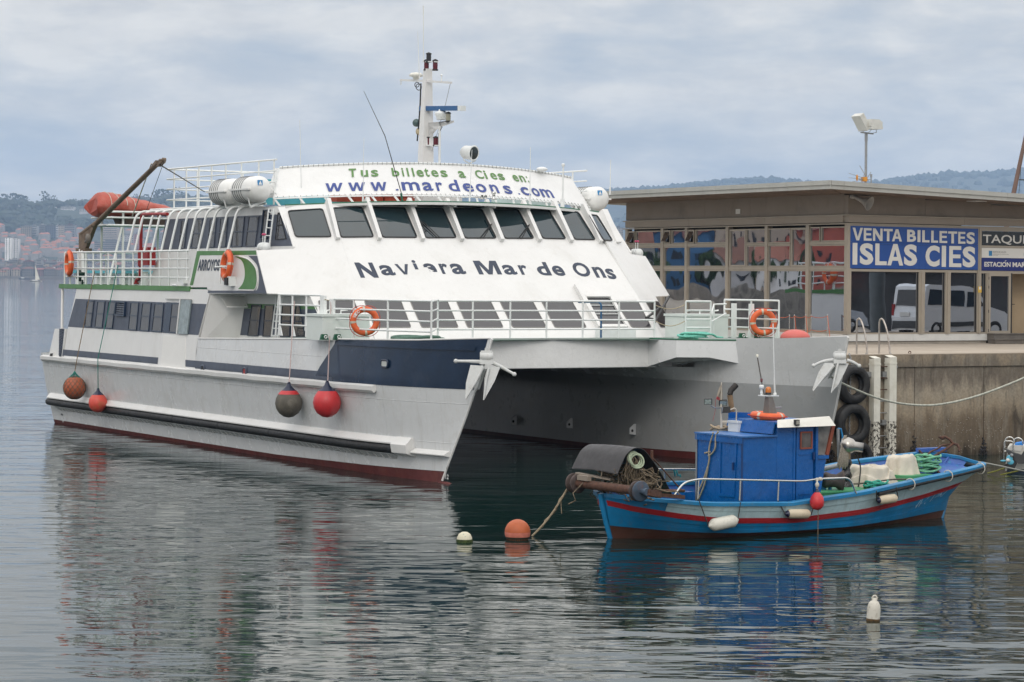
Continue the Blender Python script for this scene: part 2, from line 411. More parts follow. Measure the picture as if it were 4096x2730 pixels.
# single trees that stand out on the near ridge
def far_tree_mesh(seed, h, spread):
    q = random.Random(seed); c = MB(); t = MB()
    t.tube([(0, 0, -2), (0.2, 0, h * .35), (0, 0.3, h * .7)], [0.5, 0.4, 0.25], 5)
    for k in range(4):
        a = q.uniform(0, 6.28); t.tube([(0, 0, h * .4), (math.cos(a) * spread * .5, math.sin(a) * spread * .5, h * .7)], [0.25, 0.1], 4)
    for k in range(26):
        a = q.uniform(0, 6.28); d = spread * math.sqrt(q.random()) * .85; z = h * q.uniform(.42, 1.0)
        d *= 1.15 - abs(z / h - .68) * 1.5
        r = q.uniform(.12, .22) * spread * 1.1
        c.add([Vector((math.cos(a) * d, math.sin(a) * d, z)) + Vector((v.x, v.y, v.z * .8)) * r * q.uniform(.6, 1.3) for v in ICO_V], ICO_F)
    return t, c
tree_protos = []
for k, (h, s) in enumerate([(26, 9), (21, 11), (30, 8), (17, 8)]):
    t, c = far_tree_mesh(k + 20, h, s); tree_protos.append((t, c))
TREE_LAB = ['tall rounded tree standing out on the hazy ridge above the town', 'broad spreading tree on the hazy ridge above the town', 'slender high tree rising over the hazy ridge above the town', 'small bushy tree on the hazy ridge above the town']
tsrc = {}
def far_tree(px, k, s=1.0, Y=NEAR_Y, far=False):
    p = aty(px, 800, Y); z = h_far(p.x, Y) if far else h_near(p.x, Y)
    if k not in tsrc:
        r = thing('ridge_tree', TREE_LAB[k], 'tree', group='trees along the ridge')
        tree_protos[k][0].build('trunk', BARK, r); tree_protos[k][1].build('crown', LEAF, r); tsrc[k] = r
    else: r = copy_tree(tsrc[k])
    where = next(n for a, n in ((60, 'at the left end of the ridge'), (112, 'in the left clump on the ridge'), (165, 'in the dip right of the left clump'), (195, 'in the tall middle clump on the ridge'), (235, 'right of the tall middle clump'), (310, 'above the white halls'), (375, 'on the ridge left of the rescue boat'), (440, 'above the rescue boat'), (560, 'under the davit boom'), (665, 'left part of the clump by the top rails'), (760, 'right part of the clump by the top rails'), (9e9, 'behind the life raft canisters')) if px < a)
    r['label'] = ['tall rounded', 'broad spreading', 'slender high', 'small bushy'][k] + ' hazy tree ' + where
    r.location = (p.x, p.y, z - 1); r.scale = (s, s, s); r.rotation_euler = (0, 0, random.uniform(0, 6))
for px, k, s in [(18, 1, 1.1), (50, 1, 1.25), (66, 0, .9), (80, 1, 1.2), (96, 1, 1.1), (105, 0, .8), (132, 3, .7), (148, 3, .8), (176, 0, 1.25), (190, 2, .95), (202, 1, .8), (215, 0, .9), (226, 1, .75), (240, 3, .7),
                 (262, 3, .7), (288, 1, .8), (300, 0, .7), (318, 3, .8), (345, 1, .7), (368, 3, .9), (388, 0, .8), (398, 1, .8), (412, 3, .8), (428, 3, 1), (455, 3, .6), (510, 3, .8), (526, 3, .7), (543, 0, .7), (588, 1, .8), (625, 1, 1.1), (640, 1, 1.3), (655, 1, 1.2), (672, 0, 1.0), (690, 2, .9), (712, 0, 1.15), (735, 1, .9), (980, 3, .8), (1010, 1, .8), (1040, 3, .9)]:
    far_tree(px, k, s)
for k in (0, 1, 2, 3): pass
# ---- the town across the bay
HOUSE_W = [mat('town_wall_' + n, c, 0.85, var=0.15, scale=0.1, dirt=(0.15, 0.14, 0.13), dirt_amt=0.4, dscale=0.3, rnd=True) for n, c in
           [('white', (0.78, 0.75, 0.72)), ('cream', (0.46, 0.38, 0.30)), ('grey', (0.24, 0.225, 0.22)), ('pale', (0.38, 0.36, 0.35)), ('ochre', (0.42, 0.28, 0.17)), ('stone', (0.17, 0.15, 0.14)), ('rose', (0.45, 0.22, 0.2)), ('slate', (0.14, 0.15, 0.19))]]
ROOFT = [mat('town_roof_' + n, c, 0.85, var=0.2, scale=0.2, rnd=True) for n, c in [('tile', (0.27, 0.105, 0.07)), ('red_tile', (0.19, 0.07, 0.06)), ('grey', (0.2, 0.195, 0.19)), ('rust', (0.30, 0.14, 0.095))]]
WIN_D = mat('town_window', (0.025, 0.028, 0.035), 0.2, var=0.3, scale=0.5)
meshes = {}
def house_meshes(w, d, h, roof, flr):
    k = (w, d, h, roof, flr)
    if k in meshes: return meshes[k]
    a = MB(); a.box(-w / 2, w / 2, -d / 2, d / 2, -14, h)
    r = MB()
    if roof == 'gable':
        e = 0.5; z = h; p = h + w * .2 if w < d else h + d * .25
        if w >= d:
            r.add([(-w / 2 - e, -d / 2 - e, z), (w / 2 + e, -d / 2 - e, z), (w / 2 + e, 0, p), (-w / 2 - e, 0, p), (w / 2 + e, d / 2 + e, z), (-w / 2 - e, d / 2 + e, z)], [(0, 1, 2, 3), (3, 2, 4, 5), (1, 4, 2), (0, 3, 5), (0, 5, 4, 1)])
        else:
            r.add([(-w / 2 - e, -d / 2 - e, z), (w / 2 + e, -d / 2 - e, z), (w / 2 + e, d / 2 + e, z), (-w / 2 - e, d / 2 + e, z), (0, -d / 2 - e, p), (0, d / 2 + e, p)], [(0, 4, 5, 3), (1, 2, 5, 4), (0, 1, 4), (2, 3, 5), (0, 3, 2, 1)])
    elif roof == 'hip':
        e = 0.6; p = h + min(w, d) * .27
        r.add([(-w / 2 - e, -d / 2 - e, h), (w / 2 + e, -d / 2 - e, h), (w / 2 + e, d / 2 + e, h), (-w / 2 - e, d / 2 + e, h), (-w * .2, 0, p), (w * .2, 0, p)], [(0, 1, 5, 4), (1, 2, 5), (2, 3, 4, 5), (3, 0, 4), (0, 3, 2, 1)])
    else:
        r.box(-w / 2 - .2, w / 2 + .2, -d / 2 - .2, d / 2 + .2, h, h + .9); r.box(-w * .2, w * .15, -d * .2, d * .3, h + .9, h + 3.2)
    q = MB(); nf = max(2, int(h / 3.1)); nw = max(2, int(w / 3.4))
    for f in range(nf):
        for i in range(nw):
            if flr == 'band':
                if i == 0: q.box(-w / 2 + .8, w / 2 - .8, -d / 2 - .06, -d / 2 + .02, f * h / nf + 1.2, f * h / nf + 2.5)
                continue
            x = -w / 2 + w * (i + .5) / nw
            q.box(x - .85, x + .85, -d / 2 - .06, -d / 2 + .02, f * h / nf + .8, f * h / nf + 2.6)
    meshes[k] = (a, r, q); return meshes[k]
hsrc = {}
def house(x, y, w, d, h, roof, flr, wm, rm, label, cat, group, rz=0.0, z=None, name='town_house'):
    k = (w, d, h, roof, flr, wm.name, rm.name, label)
    if k not in hsrc:
        a, r, q = house_meshes(w, d, h, roof, flr)
        t = thing(name, label, cat, group=group)
        a.build('wall', wm, t); r.build('roof', rm, t); q.build('windows', WIN_D, t, kind='stuff'); hsrc[k] = t
    else: t = copy_tree(hsrc[k])
    t.location = (x, y, h_near(x, y) if z is None else z); t.rotation_euler = (0, 0, rz)
    return t
WN = ['white', 'cream', 'grey', 'pale', 'ochre', 'stone', 'rose', 'slate']; RNM = ['orange tiled', 'dark red tiled', 'flat grey', 'rust tiled']
rh = random.Random(11)
specs = [(11, 10, 9, 'gable', 'w', 0, 0), (13, 10, 10, 'hip', 'w', 1, 1), (9, 11, 11, 'gable', 'w', 3, 3), (14, 12, 13, 'flat', 'w', 2, 2), (10, 9, 8, 'gable', 'w', 5, 1), (12, 10, 13, 'flat', 'w', 0, 2), (15, 12, 14, 'flat', 'w', 3, 2), (12, 10, 9, 'hip', 'w', 4, 3), (9, 9, 12, 'gable', 'w', 2, 1), (17, 12, 11, 'hip', 'w', 5, 0), (11, 10, 10, 'gable', 'w', 6, 1), (16, 12, 16, 'flat', 'band', 1, 2), (18, 13, 17, 'flat', 'band', 2, 2), (10, 10, 12, 'hip', 'w', 3, 0)]
placed = []
def free(x, y, w):
    for a, b, c in placed:
        if abs(a - x) < (w + c) * .46 and abs(b - y) < 12: return False
    placed.append((x, y, w)); return True
GT = 'houses of the town across the bay'
cnt = 0
for row in range(34):
    y = 3625 + row * 27 + rh.uniform(-4, 4)
    x = -860 * y / 3800
    while x < -470 * y / 3800 and cnt < 268:
        s = specs[rh.randrange(len(specs))]
        x += s[0] * .5 + rh.uniform(0.0, 4 + row * .35)
        if not (row > 6 and noise.noise((x * .02, y * .02, 2.0)) > 0.42):
            w, d, h, roof, flr, wi, ri = s
            hh_ = house(x, y, w, d, h, roof, flr, HOUSE_W[wi], ROOFT[ri], '%s walled house with %s roof in the hazy town' % (WN[wi], RNM[ri]), 'house', GT, rh.choice([0, 0, .15, -.2, .35]))
            px_ = CX + FPX * x / y; zx = next(n for a, n in ((40, 'at the left edge'), (120, 'left of the sail'), (190, 'behind the sail'), (270, 'by the stern lifebuoy'), (340, 'behind the davit post'), (430, 'behind the stern railing'), (540, 'behind the red pipe'), (9e9, 'behind the canopy pipes')) if px_ < a)
            zy = next(n for a, n in ((3660, 'on the waterfront'), (3720, 'just above the waterfront'), (3800, 'low in the town'), (3900, 'lower in midtown'), (4020, 'halfway up the town'), (4200, 'upper in midtown'), (9e9, 'high in the town')) if y < a)
            hh_['label'] = '%s %s with %s roof %s %s' % (WN[wi], 'flats' if h > 13 else ('wide house' if w > 13 else 'house'), RNM[ri], zy, zx)
            cnt += 1
        x += s[0] * .5
    if cnt >= 268: break
# beyond the counted ones the town goes on as one mass
mb = MB(); mr = MB()
for i in range(420):
    if i < 110: y = rh.uniform(3640, 4500); x = rh.uniform(-470, 260) * y / 3800
    elif i < 230: y = rh.uniform(3640, 4500); x = rh.uniform(-1300, -880) * y / 3800
    else: y = rh.uniform(4000, 4560); x = rh.uniform(-900, -450) * y / 3800
    w, d, h = rh.uniform(9, 17), 11, rh.uniform(8, 15); z = h_near(x, y)
    mb.box(x - w / 2, x + w / 2, y - d / 2, y + d / 2, z - 10, z + h)
    p = h + 3
    mr.add([(x - w / 2, y - d / 2, z + h), (x + w / 2, y - d / 2, z + h), (x + w / 2, y + d / 2, z + h), (x - w / 2, y + d / 2, z + h), (x - w * .25, y, z + p), (x + w * .25, y, z + p)], [(0, 1, 5, 4), (1, 2, 5), (2, 3, 4, 5), (3, 0, 4)])
mb.build('far_town_walls', HOUSE_W[3], kind='stuff'); mr.build('far_town_roofs', ROOFT[0], kind='stuff')
# apartment blocks and landmarks, placed where the photo has them (px of left/right/top edge, distance)
def block(x0, x1, ytop, Y, wi, flr, lab, roof='flat', ri=2, hmin=None, d=16):
    a, b = aty(x0, ytop, Y), aty(x1, ytop, Y); xc = (a.x + b.x) / 2; w = round(b.x - a.x, 1); z = h_near(xc, Y)
    h = round(max(6.0, a.z - z), 1)
    house(xc, Y, w, d, h, roof, flr, HOUSE_W[wi], ROOFT[ri], lab, 'apartment block' if h > 15 else 'building', 'apartment blocks and halls of the far town', name='apartment_block')
block(24, 48, 952, 4030, 0, 'w', 'tall white slab block with one dark window column left in the hazy town')
block(48, 78, 955, 4045, 0, 'w', 'wide blank white block stepping down beside the tall white slab')
block(86, 126, 908, 4480, 1, 'w', 'peach coloured block with two facades at the top of the town')
block(126, 152, 905, 4500, 3, 'band', 'pale grey banded block right of the peach block')
block(159, 183, 902, 4470, 2, 'band', 'grey block with stacked balconies left of the dark slab block')
block(184, 226, 905, 4475, 7, 'w', 'dark slate slab block high in the hazy town')
block(227, 235, 903, 4474, 0, 'w', 'narrow white tower wedged against the dark slab block')
block(236, 259, 905, 4476, 1, 'w', 'cream block with two window columns beside the narrow white tower')
block(260, 303, 902, 4470, 3, 'band', 'long pale block with pinkish roof beside the cream block', ri=1)
block(414, 472, 905, 4330, 1, 'band', 'tall tan balcony block seen behind the rescue boat deck rails')
block(484, 538, 943, 4200, 0, 'w', 'white gridded office block behind the stern deck pipes')
block(540, 557, 938, 4190, 6, 'w', 'narrow brick red block behind the red pipe')
block(612, 648, 935, 4250, 2, 'band', 'grey banded tower behind the curved white pipes')
block(380, 520, 968, 4080, 5, 'band', 'long low brown terrace building behind the deck rails')
block(0, 98, 1072, 3640, 5, 'w', 'long brown quayside warehouse at the left edge of the town')
block(96, 136, 1048, 3660, 2, 'w', 'stone gabled hall by the water left of the sailing boat', 'gable', 1)
block(148, 170, 1040, 3655, 2, 'band', 'narrow grey tower on the far waterfront behind the sail')
block(0, 28, 1088, 3625, 1, 'w', 'cream waterfront house with orange roof at the left edge', 'hip', 0)
block(234, 268, 1086, 3618, 3, 'w', 'pale box shaped harbour office on the far waterfront')
block(185, 224, 840, 4980, 0, 'band', 'long white hall half hidden in the woods above the town')
block(246, 300, 829, 5000, 0, 'band', 'second white hall right of the first in the woods above the town')
block(28, 78, 832, 5000, 3, 'w', 'pale long building among trees near the left ridge')
block(320, 362, 852, 4900, 3, 'w', 'grey building in the woods left of the rescue boat')
block(520, 600, 790, 5080, 3, 'band', 'long pale industrial hall on the ridge behind the davit')
block(600, 660, 800, 5085, 3, 'w', 'pale hall stepping down beside the ridge factory')
block(665, 760, 815, 5060, 3, 'band', 'grey hall on the ridge behind the top deck rails')
block(2456, 2492, 913, 4300, 1, 'w', 'cream gridded tower in the gap between ferry and terminal', d=20)
block(2440, 2458, 910, 4330, 7, 'w', 'slate blue tower left behind the cream gridded tower')
block(2484, 2500, 965, 4200, 0, 'w', 'low white block below the cream gridded tower')
# waterfront embankment
mb = MB(); mb.box(-1900, 900, 3585, 3604, -3, 3.2); tag(mb.build('stone_embankment', mat('embankment_stone', (0.17, 0.15, 0.14), 0.9, var=0.3, scale=0.3)), 'low dark stone embankment along the far waterfront below the town', 'embankment')
# sailing boat out on the bay
def sailboat():
    p = atz(143, 1126.5); t = thing('sailing_boat', 'small white sailing boat under a tall pale sail on the bay', 'sailboat', p)
    L = 50 / FPX * p.y
    h = MB(); h.grid(lambda a, b: Vector(((a - .5) * L, (b - .5) * L * .3 * math.sin(math.pi * min(1, a * .75 + .25)) , 0)) + Vector((0, 0, (abs(b - .5) * 2) ** 2 * L * .07 - .1)), 16, 8)
    h.add([Vector(((i / 16 - .5) * L, sgn * L * .15 * math.sin(math.pi * min(1, i / 16 * .75 + .25)), L * .07 - .1)) for sgn in (-1, 1) for i in range(17)], [(i, i + 1, 18 + i, 17 + i) for i in range(16)])
    h.build('hull', WHITE, t)
    c = MB(); c.prism([(-L * .3, -L * .06, L * .065), (L * .2, -L * .06, L * .065), (L * .1, -L * .05, L * .12), (-L * .28, -L * .05, L * .12)], (0, L * .11, 0)); c.build('cabin', WHITE, t)
    s = MB(); n = 8
    hs = 62 / FPX * p.y
    s.grid(lambda a, b: Vector((-L * .04 + a * .0 + (1 - b) * L * .36 * a + b * L * -.02, math.sin(math.pi * a) * .3 * (1 - b), L * .13 + b * hs)), 6, 10)
    s.build('sail', mat('sailcloth', (0.78, 0.75, 0.66), 0.8, var=0.05), t)
    m_ = MB(); m_.tube([(-L * .05, 0, .2), (-L * .06, 0, L * .16 + hs)], .08, 6); m_.build('mast', GREYM, t)
    m_ = MB(); m_.tube([(-L * .05, 0, L * .12), (L * .33, 0, L * .12)], .09, 6); m_.build('boom', NAVY, t)
sailboat()
def far_trawler():
    p = atz(96, 1118); t = thing('moored_trawler', 'blue and white trawler moored at the far waterfront left of the sail', 'fishing boat', p)
    L = 42 / FPX * p.y; h = MB()
    h.prism([(-L / 2, 0, -1), (L * .42, 0, -1), (L / 2, 0, L * .1), (L * .2, 0, L * .08), (-L / 2, 0, L * .09)], (0, 4, 0)); h.build('hull', NAVY, t)
    c = MB(); c.box(-L * .3, -L * .02, .5, 3.5, L * .08, L * .18); c.build('wheelhouse', WHITE, t)
    m_ = MB(); m_.tube([(-L * .1, 2, L * .1), (-L * .1, 2, L * .45)], .15, 5); m_.tube([(L * .3, 2, L * .05), (L * .3, 2, L * .33)], .15, 5); m_.build('mast', GREYM, t)
far_trawler()
# ================================================================== lettering
_tcache = {}
def glyph(s):
    g = GLYPH[s]; g = g if isinstance(g[0], list) else [g]; v, f = [], []
    for p in g: f.append(list(range(len(v), len(v) + len(p)))); v += [Vector((x * .8, y * .7, 0)) for x, y in p]
    return v, f
GLYPH = {'V': [(.37, 0), (.63, 0), (1, 1), (.75, 1), (.5, .27), (.25, 1), (0, 1)], 'E': [(0, 0), (1, 0), (1, .18), (.3, .18), (.3, .42), (.92, .42), (.92, .6), (.3, .6), (.3, .82), (.98, .82), (.98, 1), (0, 1)],
         'T': [(.36, 0), (.64, 0), (.64, .81), (1, .81), (1, 1), (0, 1), (0, .81), (.36, .81)], 'I': [(0, 0), (1, 0), (1, 1), (0, 1)], 'L': [(0, 0), (1, 0), (1, .18), (.36, .18), (.36, 1), (0, 1)],
         'A': [[(0, 0), (.24, 0), (.325, .22), (.39, .40), (.5, .74), (.5, 1), (.37, 1)], [(.76, 0), (1, 0), (.63, 1), (.5, 1), (.5, .74), (.61, .40), (.675, .22)], [(.325, .22), (.675, .22), (.61, .40), (.39, .40)]],
         'M': [(0, 0), (.2, 0), (.2, .68), (.41, 0), (.59, 0), (.8, .68), (.8, 0), (1, 0), (1, 1), (.71, 1), (.5, .32), (.29, 1), (0, 1)],
         'N': [(0, 0), (.24, 0), (.24, .62), (.73, 0), (1, 0), (1, 1), (.76, 1), (.76, .38), (.27, 1), (0, 1)],
         'v': [(.38, 0), (.62, 0), (1, 1), (.77, 1), (.5, .24), (.23, 1), (0, 1)],
         'w': [(.2, 0), (.38, 0), (.5, .62), (.62, 0), (.8, 0), (1, 1), (.83, 1), (.71, .33), (.58, 1), (.42, 1), (.29, .33), (.17, 1), (0, 1)]}
def text_raw(s, bold=0.0):
    k = (s, bold)
    if k in _tcache: return _tcache[k]
    if s in GLYPH and bold > 0: return glyph(s)
    cu = bpy.data.curves.new('t', 'FONT'); cu.body = s; cu.size = 1.0; cu.offset = bold; cu.resolution_u = 4; cu.fill_mode = 'FRONT'
    ob = bpy.data.objects.new('t', cu); col.objects.link(ob)
    dg = bpy.context.evaluated_depsgraph_get(); me = bpy.data.meshes.new_from_object(ob.evaluated_get(dg))
    v = [p.co.copy() for p in me.vertices]; f = [list(p.vertices) for p in me.polygons]
    bpy.data.objects.remove(ob); bpy.data.curves.remove(cu); bpy.data.meshes.remove(me)
    _tcache[k] = (v, f); return v, f
def text_bb(s, bold=0.0):
    v, f = text_raw(s, bold)
    return min(p.x for p in v), max(p.x for p in v), min(p.y for p in v), max(p.y for p in v)
def text_rect(mb, s, org, ex, ey, bold=0.02):
    "lettering filling the rectangle org + a*ex + b*ey"
    v, f = text_raw(s, bold); x0, x1, y0, y1 = text_bb(s, bold); org, ex, ey = Vector(org), Vector(ex), Vector(ey)
    mb.add([org + ex * ((p.x - x0) / (x1 - x0)) + ey * ((p.y - y0) / (y1 - y0)) for p in v], f)
# ================================================================== quay
QU, QZ = 2.65, 2.80
def concrete(name, tide=True):
    m = bpy.data.materials.new(name); m.use_nodes = True; N, L = m.node_tree.nodes, m.node_tree.links; b = N['Principled BSDF']
    b.inputs['Roughness'].default_value = 0.9; b.inputs['Specular IOR Level'].default_value = 0.25
    g = N.new('ShaderNodeNewGeometry'); sp = N.new('ShaderNodeSeparateXYZ'); L.new(g.outputs['Position'], sp.inputs[0])
    def nz(s, det=6, rg=0.65, dist=0.0):
        mp = N.new('ShaderNodeMapping'); mp.inputs['Scale'].default_value = s; L.new(g.outputs['Position'], mp.inputs[0])
        n = N.new('ShaderNodeTexNoise'); n.inputs['Scale'].default_value = 1; n.inputs['Detail'].default_value = det; n.inputs['Roughness'].default_value = rg; n.inputs['Distortion'].default_value = dist
        L.new(mp.outputs[0], n.inputs[0]); return n.outputs[0]
    def mr(v, a, c, d=0.0, e=1.0):
        n = N.new('ShaderNodeMapRange'); L.new(v, n.inputs[0])
        for i, x in enumerate((a, c, d, e)): n.inputs[i + 1].default_value = x
        return n.outputs[0]
    def ma(op, a, c):
        n = N.new('ShaderNodeMath'); n.operation = op; L.new(a, n.inputs[0])
        if isinstance(c, float): n.inputs[1].default_value = c
        else: L.new(c, n.inputs[1])
        return n.outputs[0]
    def mx(f, a, c):
        n = N.new('ShaderNodeMix'); n.data_type = 'RGBA'; L.new(f, n.inputs[0])
        for s, i in ((a, 6), (c, 7)):
            if isinstance(s, tuple): n.inputs[i].default_value = (*s, 1)
            else: L.new(s, n.inputs[i])
        return n.outputs[2]
    if tide:
        zj = ma('ADD', sp.outputs[2], ma('MULTIPLY', ma('SUBTRACT', nz((2.2, 2.2, 0.5)), 0.5), 1.5))
        rp = N.new('ShaderNodeValToRGB'); L.new(mr(zj, 0.0, 3.0), rp.inputs[0]); e = rp.color_ramp.elements
        st = [(0.0, (0.045, 0.036, 0.026)), (0.08, (0.14, 0.11, 0.078)), (0.33, (0.20, 0.155, 0.11)), (0.45, (0.38, 0.31, 0.225)), (0.6, (0.41, 0.35, 0.27)), (0.72, (0.19, 0.16, 0.13)), (0.84, (0.21, 0.18, 0.145)), (0.93, (0.32, 0.26, 0.19))]
        e[0].position, e[0].color = st[0][0], (*st[0][1], 1); e[1].position, e[1].color = st[-1][0], (*st[-1][1], 1)
        for p, c in st[1:-1]: k = e.new(p); k.color = (*c, 1)
        c = mx(mr(nz((3.2, 3.2, 0.45), 8, 0.75, 0.6), 0.50, 0.66, 0, 0.75), rp.outputs[0], (0.30, 0.27, 0.22))
        c = mx(mr(nz((2.6, 2.6, 0.5), 8, 0.75, 0.8), 0.53, 0.68, 0, 0.8), c, (0.055, 0.047, 0.04))
        c = mx(mr(nz((14, 14, 14), 4), 0.35, 0.7, 0, 0.35), c, (0.06, 0.05, 0.04))
    else:
        c = mx(mr(nz((0.8, 0.8, 0.8)), 0.35, 0.7), (0.40, 0.34, 0.275), (0.47, 0.41, 0.34))
        c = mx(mr(nz((0.35, 2.0, 1), 7), 0.55, 0.75, 0, 0.5), c, (0.27, 0.22, 0.17))
    L.new(c, b.inputs['Base Color'])
    bp = N.new('ShaderNodeBump'); bp.inputs['Strength'].default_value = 1; bp.inputs['Distance'].default_value = 0.012
    L.new(nz((9, 9, 9), 7, 0.7), bp.inputs['Height']); L.new(bp.outputs[0], b.inputs['Normal'])
    return m
CONC = concrete('weathered_quay_concrete'); PAVE = concrete('quay_paving', False)
QV0 = 12.75
quay = fthing('quay_wall', 'weathered concrete quay wall with dark tide stains below the ticket terminal', 'quay', (QV0, QU, 0))
joints = [QV0 + .0, 14.6]
v1, v2 = onu(3658, 1600, QU).x, onu(3935, 1600, QU).x; stp = v2 - v1
vj = [QV0, v1 - stp * .98, v1] + [v1 + stp * k for k in range(1, 9)]
vj = sorted(set(round(x, 3) for x in vj if x >= QV0))
for a, b in zip(vj, vj[1:]):
    mb = MB(); mb.box(a + .012, b - .012, QU, QU + .5, -1.6, 2.46); mb.build('panel', CONC, quay)
    mb = MB(); mb.box(a + .004, b - .004, QU - .05, QU + .6, 2.465, QZ - .004); mb.build('coping_block', CONC, quay)
mb = MB(); mb.box(QV0 + .03, vj[-1], QU + .1, 38, -1.6, QZ - .03); mb.build('core', mat('wall_core', (0.05, 0.042, 0.035), 0.95), quay)
mb = MB(); mb.box(QV0, QV0 + .4, QU + .55, 44, -1.6, QZ - .004); mb.build('return_wall', CONC, quay)
mb = MB(); mb.obox(W(QV0 - .04, QU - .02, QZ), VV * 45, UU * 41.3, ZZ * .02); mb.build('quay_pavement', PAVE, kind='structure')
# mussels at the joints and barnacles
rb = random.Random(5); mb = MB()
for vx in (v1, v2, v1 - stp * .98, QV0 + .5):
    for i in range(70):
        z = abs(rb.gauss(0, .22)) * 1.0; p = W(vx + rb.gauss(0, .05 + .03 * (0.6 - z)), QU - .02, z - .05)
        mb.add([p + Vector((q.x, q.y, q.z)) * rb.uniform(.018, .034) for q in ICO_V], ICO_F)
mb.build('mussels', mat('mussel_shells', (0.018, 0.017, 0.02), 0.35, var=0.4, scale=20), kind='stuff')
mb = MB()
for i in range(260):
    z = rb.uniform(.05, 1.05); p = W(QV0 + .3 + rb.random() ** .8 * 6.3 + rb.gauss(0, .1), QU - .004, z)
    mb.add([p + q * rb.uniform(.008, .02) for q in ICO_V], ICO_F)
mb.build('barnacles', mat('barnacle_shell', (0.33, 0.29, 0.24), 0.8, var=0.3, scale=20), kind='stuff')
# tyres
TYRE = mat('tyre_rubber', (0.016, 0.016, 0.017), 0.6, var=0.5, scale=5, dirt=(0.05, 0.05, 0.048), dirt_amt=0.7, dscale=4, bump=0.006, bscale=12)
def chain(mb, p, q, link=.06, r=.010):
    p, q = Vector(p), Vector(q); n = max(2, int((q - p).length / (link * .75))); d = (q - p).normalized(); s = d.orthogonal().normalized(); t = d.cross(s)
    for i in range(n):
        c = p + (q - p) * ((i + .5) / n); a = s if i % 2 else t; pts = []
        for k in range(8):
            w = 2 * math.pi * k / 8; pts.append(c + d * math.cos(w) * link * .55 + a * math.sin(w) * link * .32)
        mb.tube(pts, r, 5, closed=True)
def tyre(vx, z, rad, lab, ch=True):
    t = fthing('tyre_fender', lab, 'tyre', (vx, QU, z), 'tyres hung on the quay wall')
    R0 = rad; w = .30; c = Vector((vx, QU - .02 - w / 2, z)); ax = (0, 1, 0)
    prof = [(R0 * .56, -w * .36), (R0 * .60, -w * .45), (R0 * .72, -w * .5), (R0 * .9, -w * .47), (R0 * .97, -w * .36), (R0, -w * .3), (R0, w * .3), (R0 * .97, w * .36), (R0 * .9, w * .47), (R0 * .72, w * .5), (R0 * .60, w * .45), (R0 * .56, w * .36), (R0 * .60, w * .2), (R0 * .9, 0), (R0 * .60, -w * .2), (R0 * .56, -w * .36)]
    mb = MB(); mb.lathe(prof, c, ax, 40); mb.build('casing', TYRE, t)
    mb = MB()
    for k in range(4): mb.lathe([(R0 + .001, -w * .22 + k * w * .145), (R0 + .008, -w * .20 + k * w * .145), (R0 + .008, -w * .13 + k * w * .145), (R0 + .001, -w * .11 + k * w * .145)], c, ax, 40)
    mb.lathe([(R0 * .74, -w * .505), (R0 * .76, -w * .52), (R0 * .78, -w * .505)], c, ax, 40)
    mb.build('tread', TYRE, t)
    if ch:
        mb = MB(); chain(mb, (vx - .02, QU - .03, z + R0 + .3), (vx, QU - w * .6, z + R0 * .9)); chain(mb, (vx, QU - .06, z + R0 * .5), (vx, QU - .06, z - R0 * .55)); mb.build('chain', GREYM, t)
ty1 = onu(3414, 1539, QU - .2); ty2 = onu(3411, 1698, QU - .2); ty3 = onu(3436, 1830, QU - .2)
tyre(ty1.x, ty1.z, .52, 'upper black tyre hung on a chain beside the white dock ladder')
tyre(ty2.x, ty2.z, .55, 'lower greenish black tyre hung below the first beside the ladder')
tyre(ty3.x, ty3.z, .42, 'half sunk black tyre at the waterline behind the fishing boat', False)
# dock ladder
TIMBER = mat('peeling_white_timber', (0.72, 0.70, 0.62), 0.6, var=0.08, scale=4, dirt=(0.45, 0.40, 0.28), dirt_amt=0.5, dscale=1.2, streak=0.35)
TIMBERW = mat('worn_white_timber', (0.66, 0.63, 0.55), 0.7, var=0.1, scale=4, dirt=(0.4, 0.35, 0.25), dirt_amt=0.5, dscale=1.5, chips=(0.05, 0.043, 0.036, 11.0, 0.50))
lad = onu(3536, 1440, QU)
dl = fthing('dock_ladder', 'white timber posted dock ladder with rusty rungs on the quay wall', 'ladder', (lad.x, QU, 0))
pxs = [(3487, 3522, 1437), (3549, 3587, 1433)]
for a, b, t in pxs:
    va, vb, zt = onu(a + 10, 1500, QU - .28).x, onu(b, 1500, QU - .28).x, onu(a, t, QU - .28).z
    mb = MB(); mb.box(va, vb, QU - .28, QU - .06, 1.02, zt); mb.box(va - .006, vb + .006, QU - .287, QU - .05, zt - .17, zt - .12); mb.prism([(va, QU - .28, zt), (vb, QU - .28, zt), (vb, QU - .06, zt + .05), (va, QU - .06, zt + .05)], (0, 0, .02)); mb.build('post', TIMBER, dl)
    mb = MB(); mb.box(va, vb, QU - .28, QU - .06, -1.2, 1.018); mb.build('post_foot', TIMBERW, dl)
    for z in (2.28, .98):
        mb = MB(); mb.box(va - .14, va + .02, QU - .16, QU - .004, z - .07, z + .07); mb.tube([(va - .09, QU - .17, z), (va - .09, QU - .15, z)], .02, 6); mb.build('bracket', GREYM, dl)
ra, rb_ = onu(3521, 1500, QU - .17).x, onu(3563, 1500, QU - .17).x
for y in (1467, 1513, 1559, 1605, 1652, 1697, 1744, 1792):
    z = onu(3540, y, QU - .17).z; mb = MB(); mb.tube([(ra, QU - .17, z), (rb_ + .1, QU - .17, z)], .014, 8); mb.build('rung', RUSTM if y < 1560 else GREYM, dl)
mb = MB()
for vx in (onu(3478, 1420, QU).x, onu(3575, 1418, QU).x): chain(mb, (vx - .08, QU + .05, QZ + .03), (vx + .06, QU - .07, 2.45), .075, .012)
mb.build('chain', GREYM, dl)
